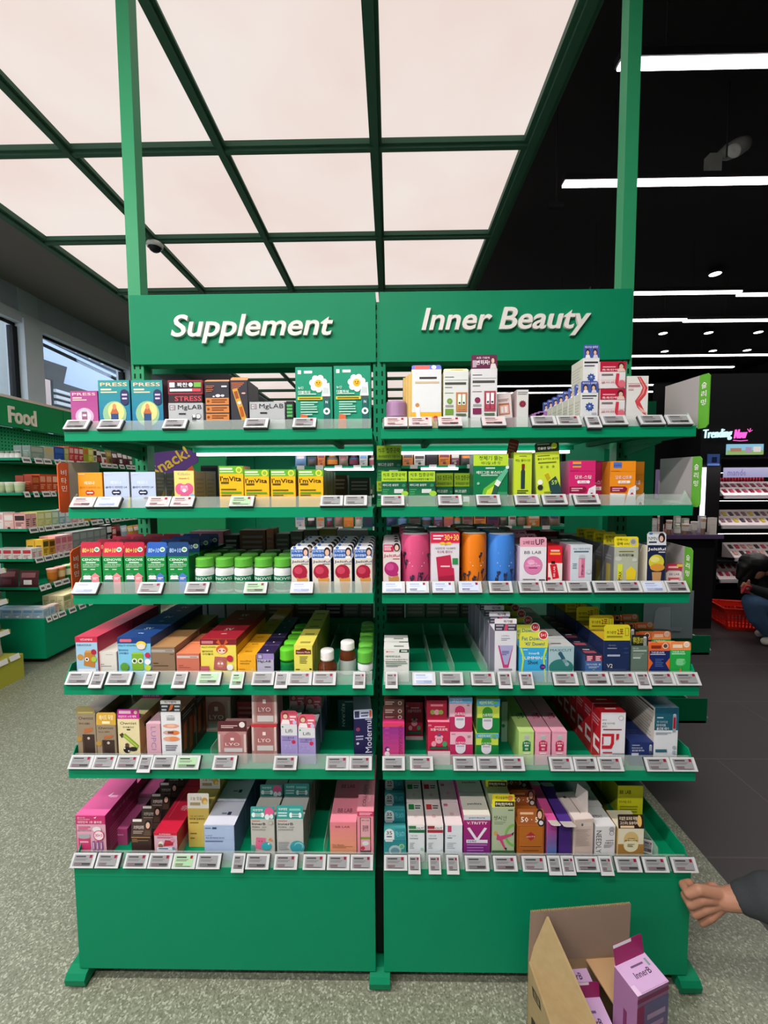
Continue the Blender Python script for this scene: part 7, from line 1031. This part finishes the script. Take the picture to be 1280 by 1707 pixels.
blob('hair', [], HAIR, pr, .008, 3, blobs=[(hd.x+.02, hd.y, hd.z+.04, .105, .09, .105)])
for (x, y) in ((1.9, -.74), (1.52, -.98)): blob('shoe', [[(x, y, .042, .04), (x-.12, y, .035, .034)]], mat('#26262a', .7), pr, .008, 4)
# customer crouching by the cosmetics wall
p2 = thing('person', 'person crouching by the black display in black top and blue jeans, white shoe', 'person')
def q3(px, py, y=2.3): return at(px, py, Y=y)
hd2 = q3(1259, 944); knee = q3(1255, 1004, 2.20); 
blob('body', [[c4(hd2, .08), (hd2.x+.12, 2.3, hd2.z-.04, .06), (hd2.x+.28, 2.3, .62, .1), (hd2.x+.34, 2.3, .3, .12)], [(hd2.x+.2, 2.20, .6, .05), (hd2.x+.14, 2.18, .42, .04), (q3(1243, 982, 2.20).x, 2.20, q3(1243, 982, 2.20).z, .028)]], SKIN, p2, .008, 4, blobs=[(hd2.x-.01, 2.3, hd2.z-.03, .075, .085, .1)])
blob('hand', [[(q3(1246, 979, 2.19).x, 2.19, q3(1246, 979, 2.19).z, .03), (q3(1240+2*i, 972+4*i, 2.19).x, 2.19+.012*i, q3(1240+2*i, 972+4*i, 2.19).z, .011), (q3(1236+2*i, 978+4*i, 2.19).x, 2.19+.012*i, q3(1236+2*i, 978+4*i, 2.19).z, .009)] for i in range(4)]+[[(q3(1246, 979, 2.19).x, 2.19, q3(1246, 979, 2.19).z, .02), (q3(1248, 968, 2.17).x, 2.17, q3(1248, 968, 2.17).z, .01)]], SKIN, p2, .004, 2)
blob('hair', [[c4(q3(1256, 940), .1), c4(q3(1240, 965), .045), c4(q3(1234, 978), .02)], [c4(q3(1250, 938), .09), c4(q3(1256, 968), .04), c4(q3(1252, 984), .015)], [c4(q3(1240, 945), .06), c4(q3(1231, 962), .025)]], HAIR, p2, .007, 3, blobs=[(hd2.x, 2.3, hd2.z+.03, .12, .11, .1)])
blob('jacket', [[(hd2.x+.14, 2.3, hd2.z-.04, .085), (hd2.x+.28, 2.3, .62, .16), (hd2.x+.36, 2.3, .32, .17)], [(hd2.x+.22, 2.18, .62, .09), (hd2.x+.12, 2.16, .44, .065), c4(q3(1250, 980, 2.19), .04)], [(hd2.x+.22, 2.38, .62, .08), (hd2.x+.1, 2.40, .4, .06)]], BLKC, p2, .009, 5)
blob('jeans', [[(hd2.x+.36, 2.26, .27, .14), c4(knee, .085), c4(q3(1262, 1030, 2.20), .075), c4(q3(1279, 1052, 2.20), .055)], [(hd2.x+.36, 2.36, .26, .13), c4(q3(1262, 1000, 2.40), .08), c4(q3(1284, 1040, 2.40), .055)]], JEAN, p2, .008, 4)
s0 = q3(1270, 1060, 2.20)
for y in (2.20, 2.40): blob('shoe', [[(s0.x+.03+(y > 2.3)*.12, y, .038, .034), (s0.x+.08+(y > 2.3)*.12, y, .045, .042), (s0.x+.19+(y > 2.3)*.12, y, .045, .042)]], mat('#d4d0c8', .6), p2, .006, 3)
rp = q3(1243, 983, 2.14); o = carton(.09, .02, .07, '#c83038', [Rr(.1, .5, .6, .8, '#e8c8c0')]).build('cosmetic_pack', None, (rp.x, rp.y, rp.z-.03), (.3, .2, .4)); tag(o, 'small red and pink pack held by the crouching person', 'box')
# ------------------------------------------------------------------ open shipping carton with lilac boxes
KR = '#b59a6c'; KI = '#8d7a6c'
def kraft():
    m = bpy.data.materials.new('corrugated_board'); m.use_nodes = True; nt = m.node_tree; b = nt.nodes['Principled BSDF']; b.inputs['Roughness'].default_value = .85
    n = nt.nodes.new('ShaderNodeTexNoise'); n.inputs['Scale'].default_value = 60; n.inputs['Detail'].default_value = 4; tc = nt.nodes.new('ShaderNodeTexCoord'); r = nt.nodes.new('ShaderNodeValToRGB'); r.color_ramp.elements[0].color = (*lin('#917b50'), 1); r.color_ramp.elements[1].color = (*lin('#a58f66'), 1)
    nt.links.new(tc.outputs['Object'], n.inputs[0]); nt.links.new(n.outputs[0], r.inputs[0]); nt.links.new(r.outputs[0], b.inputs[0]); return m
KM = kraft(); KIM = mat('#8c7868', .9)
bz = .27; A = at(880, 1600, Z=bz); B = at(917, 1707, Z=bz); u_ = (B-A); u_.z = 0; u_.normalize()          # left top edge, far -> near
A2 = at(1046, 1588, Z=bz); r_ = (A2-A); r_.z = 0; WB = r_.length; r_.normalize(); DB = .30
C0, C1, C2, C3 = A, A2, A2+u_*DB, A+u_*DB     # far left, far right, near right, near left
cb = thing('shipping_carton', 'open brown cardboard shipping carton on the floor by the right bay', 'carton', (A.x, A.y, 0))
lo = lambda p, z=None: (p.x-A.x, p.y-A.y, (p.z if z is None else z))
def wall(nm, p, q, z0, z1, n, m=KM): return MB().prism([lo(p, z0), lo(q, z0), lo(q, z1), lo(p, z1)], tuple(n*.004), m).build(nm, cb)
wall('side_wall', C0, C1, .004, bz, u_); wall('side_wall', C1, C2, .004, bz, -r_); wall('side_wall', C2, C3, .004, bz, -u_); lw = wall('side_wall', C3, C0, .004, bz, r_)
MB().prism([lo(C0, .0), lo(C1, .0), lo(C2, .0), lo(C3, .0)], (0, 0, .004), KM).build('bottom', cb)
F1, F2 = at(884, 1519, Y=A.y+.012), at(1050, 1505, Y=A2.y+.012)
m = MB(); m.prism([lo(C0), lo(C1), lo(F2), lo(F1)], (0, -.0045, 0), KIM)
for i in range(60):
    a = F1.lerp(F2, i/60); b = F1.lerp(F2, (i+.5)/60); m.prism([lo(a), lo(b), lo(b+Vector((0, 0, .003))), lo(a+Vector((0, 0, .003)))], (0, -.0045, 0), KM)
m.build('back_flap', cb)
ap = at(911, 1528, Y=A.y-.0); lt = at(990, 1693, Y=A.y-.17)
m = MB(); n2 = Vector((.0045, .0, .001)); m.prism([lo(C0), lo(ap), lo(at(1008, 1745, Y=A.y-.16)), lo(C3)], tuple(n2), KM); m.build('left_flap', cb)
i1, i2 = at(972, 1592, Z=bz-.005), at(1040, 1586, Z=bz-.005)
m = MB(); m.prism([lo(i1), lo(at(1040, 1586, Z=bz-.005)), lo(at(1062, 1700, Z=bz-.005)), lo(at(1064, 1760, Z=bz-.005)), lo(at(1056, 1726, Z=bz-.005))], (0, 0, -.004), mat('#b08f68', .85)); m.build('inner_flap', cb)
mk = MB(); zq = lambda px, py: (lambda d: lo(CAM+d*(((A-CAM).cross(u_).z)/(d.cross(u_).z))))(ray(px, py))
for pts in ([(887, 1643), (900, 1668), (902, 1686), (889, 1661)],):
    a_ = [Vector(zq(*p))-r_*.0008 for p in pts]; c_ = sum(a_, Vector())/4
    for i in range(4): j = (i+1) % 4; mk.poly([a_[i], a_[j], a_[j].lerp(c_, .35), a_[i].lerp(c_, .35)], mat('#221c18'))
    mk.poly([c_.lerp(a_[0], .4), c_.lerp(a_[1], .3), c_.lerp(a_[2], .4), c_.lerp(a_[3], .2)], mat('#221c18'))
a_ = [Vector(zq(*p))-r_*.0008 for p in ((886, 1694), (892, 1704), (892, 1712), (886, 1712))]; mk.poly(a_, mat('#221c18')); mk.build('printed_mark', lw)
LI = '#b195bd'
def lilac(): return carton(.085, .085, .235, '#9a6a8c', [Rr(0, .9, 1, .95, '#7c2458'), Rr(.0, 0, .22, .88, '#8a2c60'), Gd(.22, .0, 1, .88, '#8a6a90', '#6c6a94'), L(.3, .3, .9, .7, 5, '#a890b4')], top='#c8a6cf', side='#8c5c84', sops=[L(.1, .1, .8, .8, 6, '#7c4c78'), Rr(.5, .4, .6, .9, '#7a2450')], tops=[T('InnerB', .5, .42, .5, .18, '#3a2440', .02, 0), L(.36, .62, .7, .68, 1, '#6c5074'), C(.2, .6, .06, '#c8a6cf')])
def upright_tab(o, h, w=.085): t = tab_mesh(w, .034, '#8f1f58', [Rr(0, .82, .7, 1, '#e0dce0')], 10); q = t.build('open_flap', o, (0, .083, h)); return q
ZT = .375; pc = [at(1063, 1662, Z=ZT), at(1115, 1636, Z=ZT), at(1070, 1590, Z=ZT), at(1028, 1608, Z=ZT)]
fx = (pc[1]-pc[0]); fx.z = 0; Wp = fx.length; fy = (pc[3]-pc[0]); fy.z = 0; Dp = fy.length; ang = math.atan2(fx.y, fx.x)
m = carton(Wp, Dp, .275, '#8c6488', [Rr(0, .93, 1, .97, '#7c2458'), Rr(.0, 0, .22, .9, '#8a2c60'), Gd(.22, .0, 1, .9, '#8a6a90', '#5c5c88'), L(.32, .3, .9, .8, 6, '#a890b4')], top='#cba8d0', side='#94688e', sops=[Rr(.45, .35, .6, .75, '#6c2450'), L(.1, .1, .8, .3, 4, '#7c4c78')], tops=[T('InnerB', .55, .5, .5, .2, '#3a2440', .02), L(.36, .72, .75, .78, 1, '#6c5074'), Rr(.84, .6, .9, .84, '#7c9a8c'), P('#ddc0de', (0, .3), (.12, .3), (.14, 0), (0, 0))])
cen = (pc[0]+pc[1])/2
o = m.build('supplement_box', None, (cen.x, cen.y, ZT-.275), (0, 0, ang)); tag(o, 'tall lilac box with open magenta flap, nearest to the camera', 'box')
tt = tab_mesh(Wp*.95, .042, '#931f5a', [Rr(0, .84, .62, 1, '#dcd8dc')], 12); tt.build('open_flap', o, (0, Dp-.002, .275))
rz_ = math.atan2(u_.y, u_.x)+PI2
c_ = at(950, 1640, Z=.2)
for i, (px, py) in enumerate(((962, 1640), (990, 1700))):
    p = at(962, 1640, Z=.24)+u_*(.092*i); o = lilac().build('supplement_box', None, (p.x, p.y-.02, .005), (0, 0, rz_+.0)); tag(o, 'lilac box inside the shipping carton, %s' % ('further back', 'nearer')[i], 'box', 'lilac boxes inside the shipping carton'); upright_tab(o, .235)

q = carton(Wp, Dp, .094, '#8c6488', top='#cba8d0', ops=[L(.2, .2, .8, .8, 3, '#a890b4')]).build('supplement_box', None, (cen.x, cen.y, .005), (0, 0, ang)); tag(q, 'low lilac box under the tall open lilac box inside the carton', 'box')
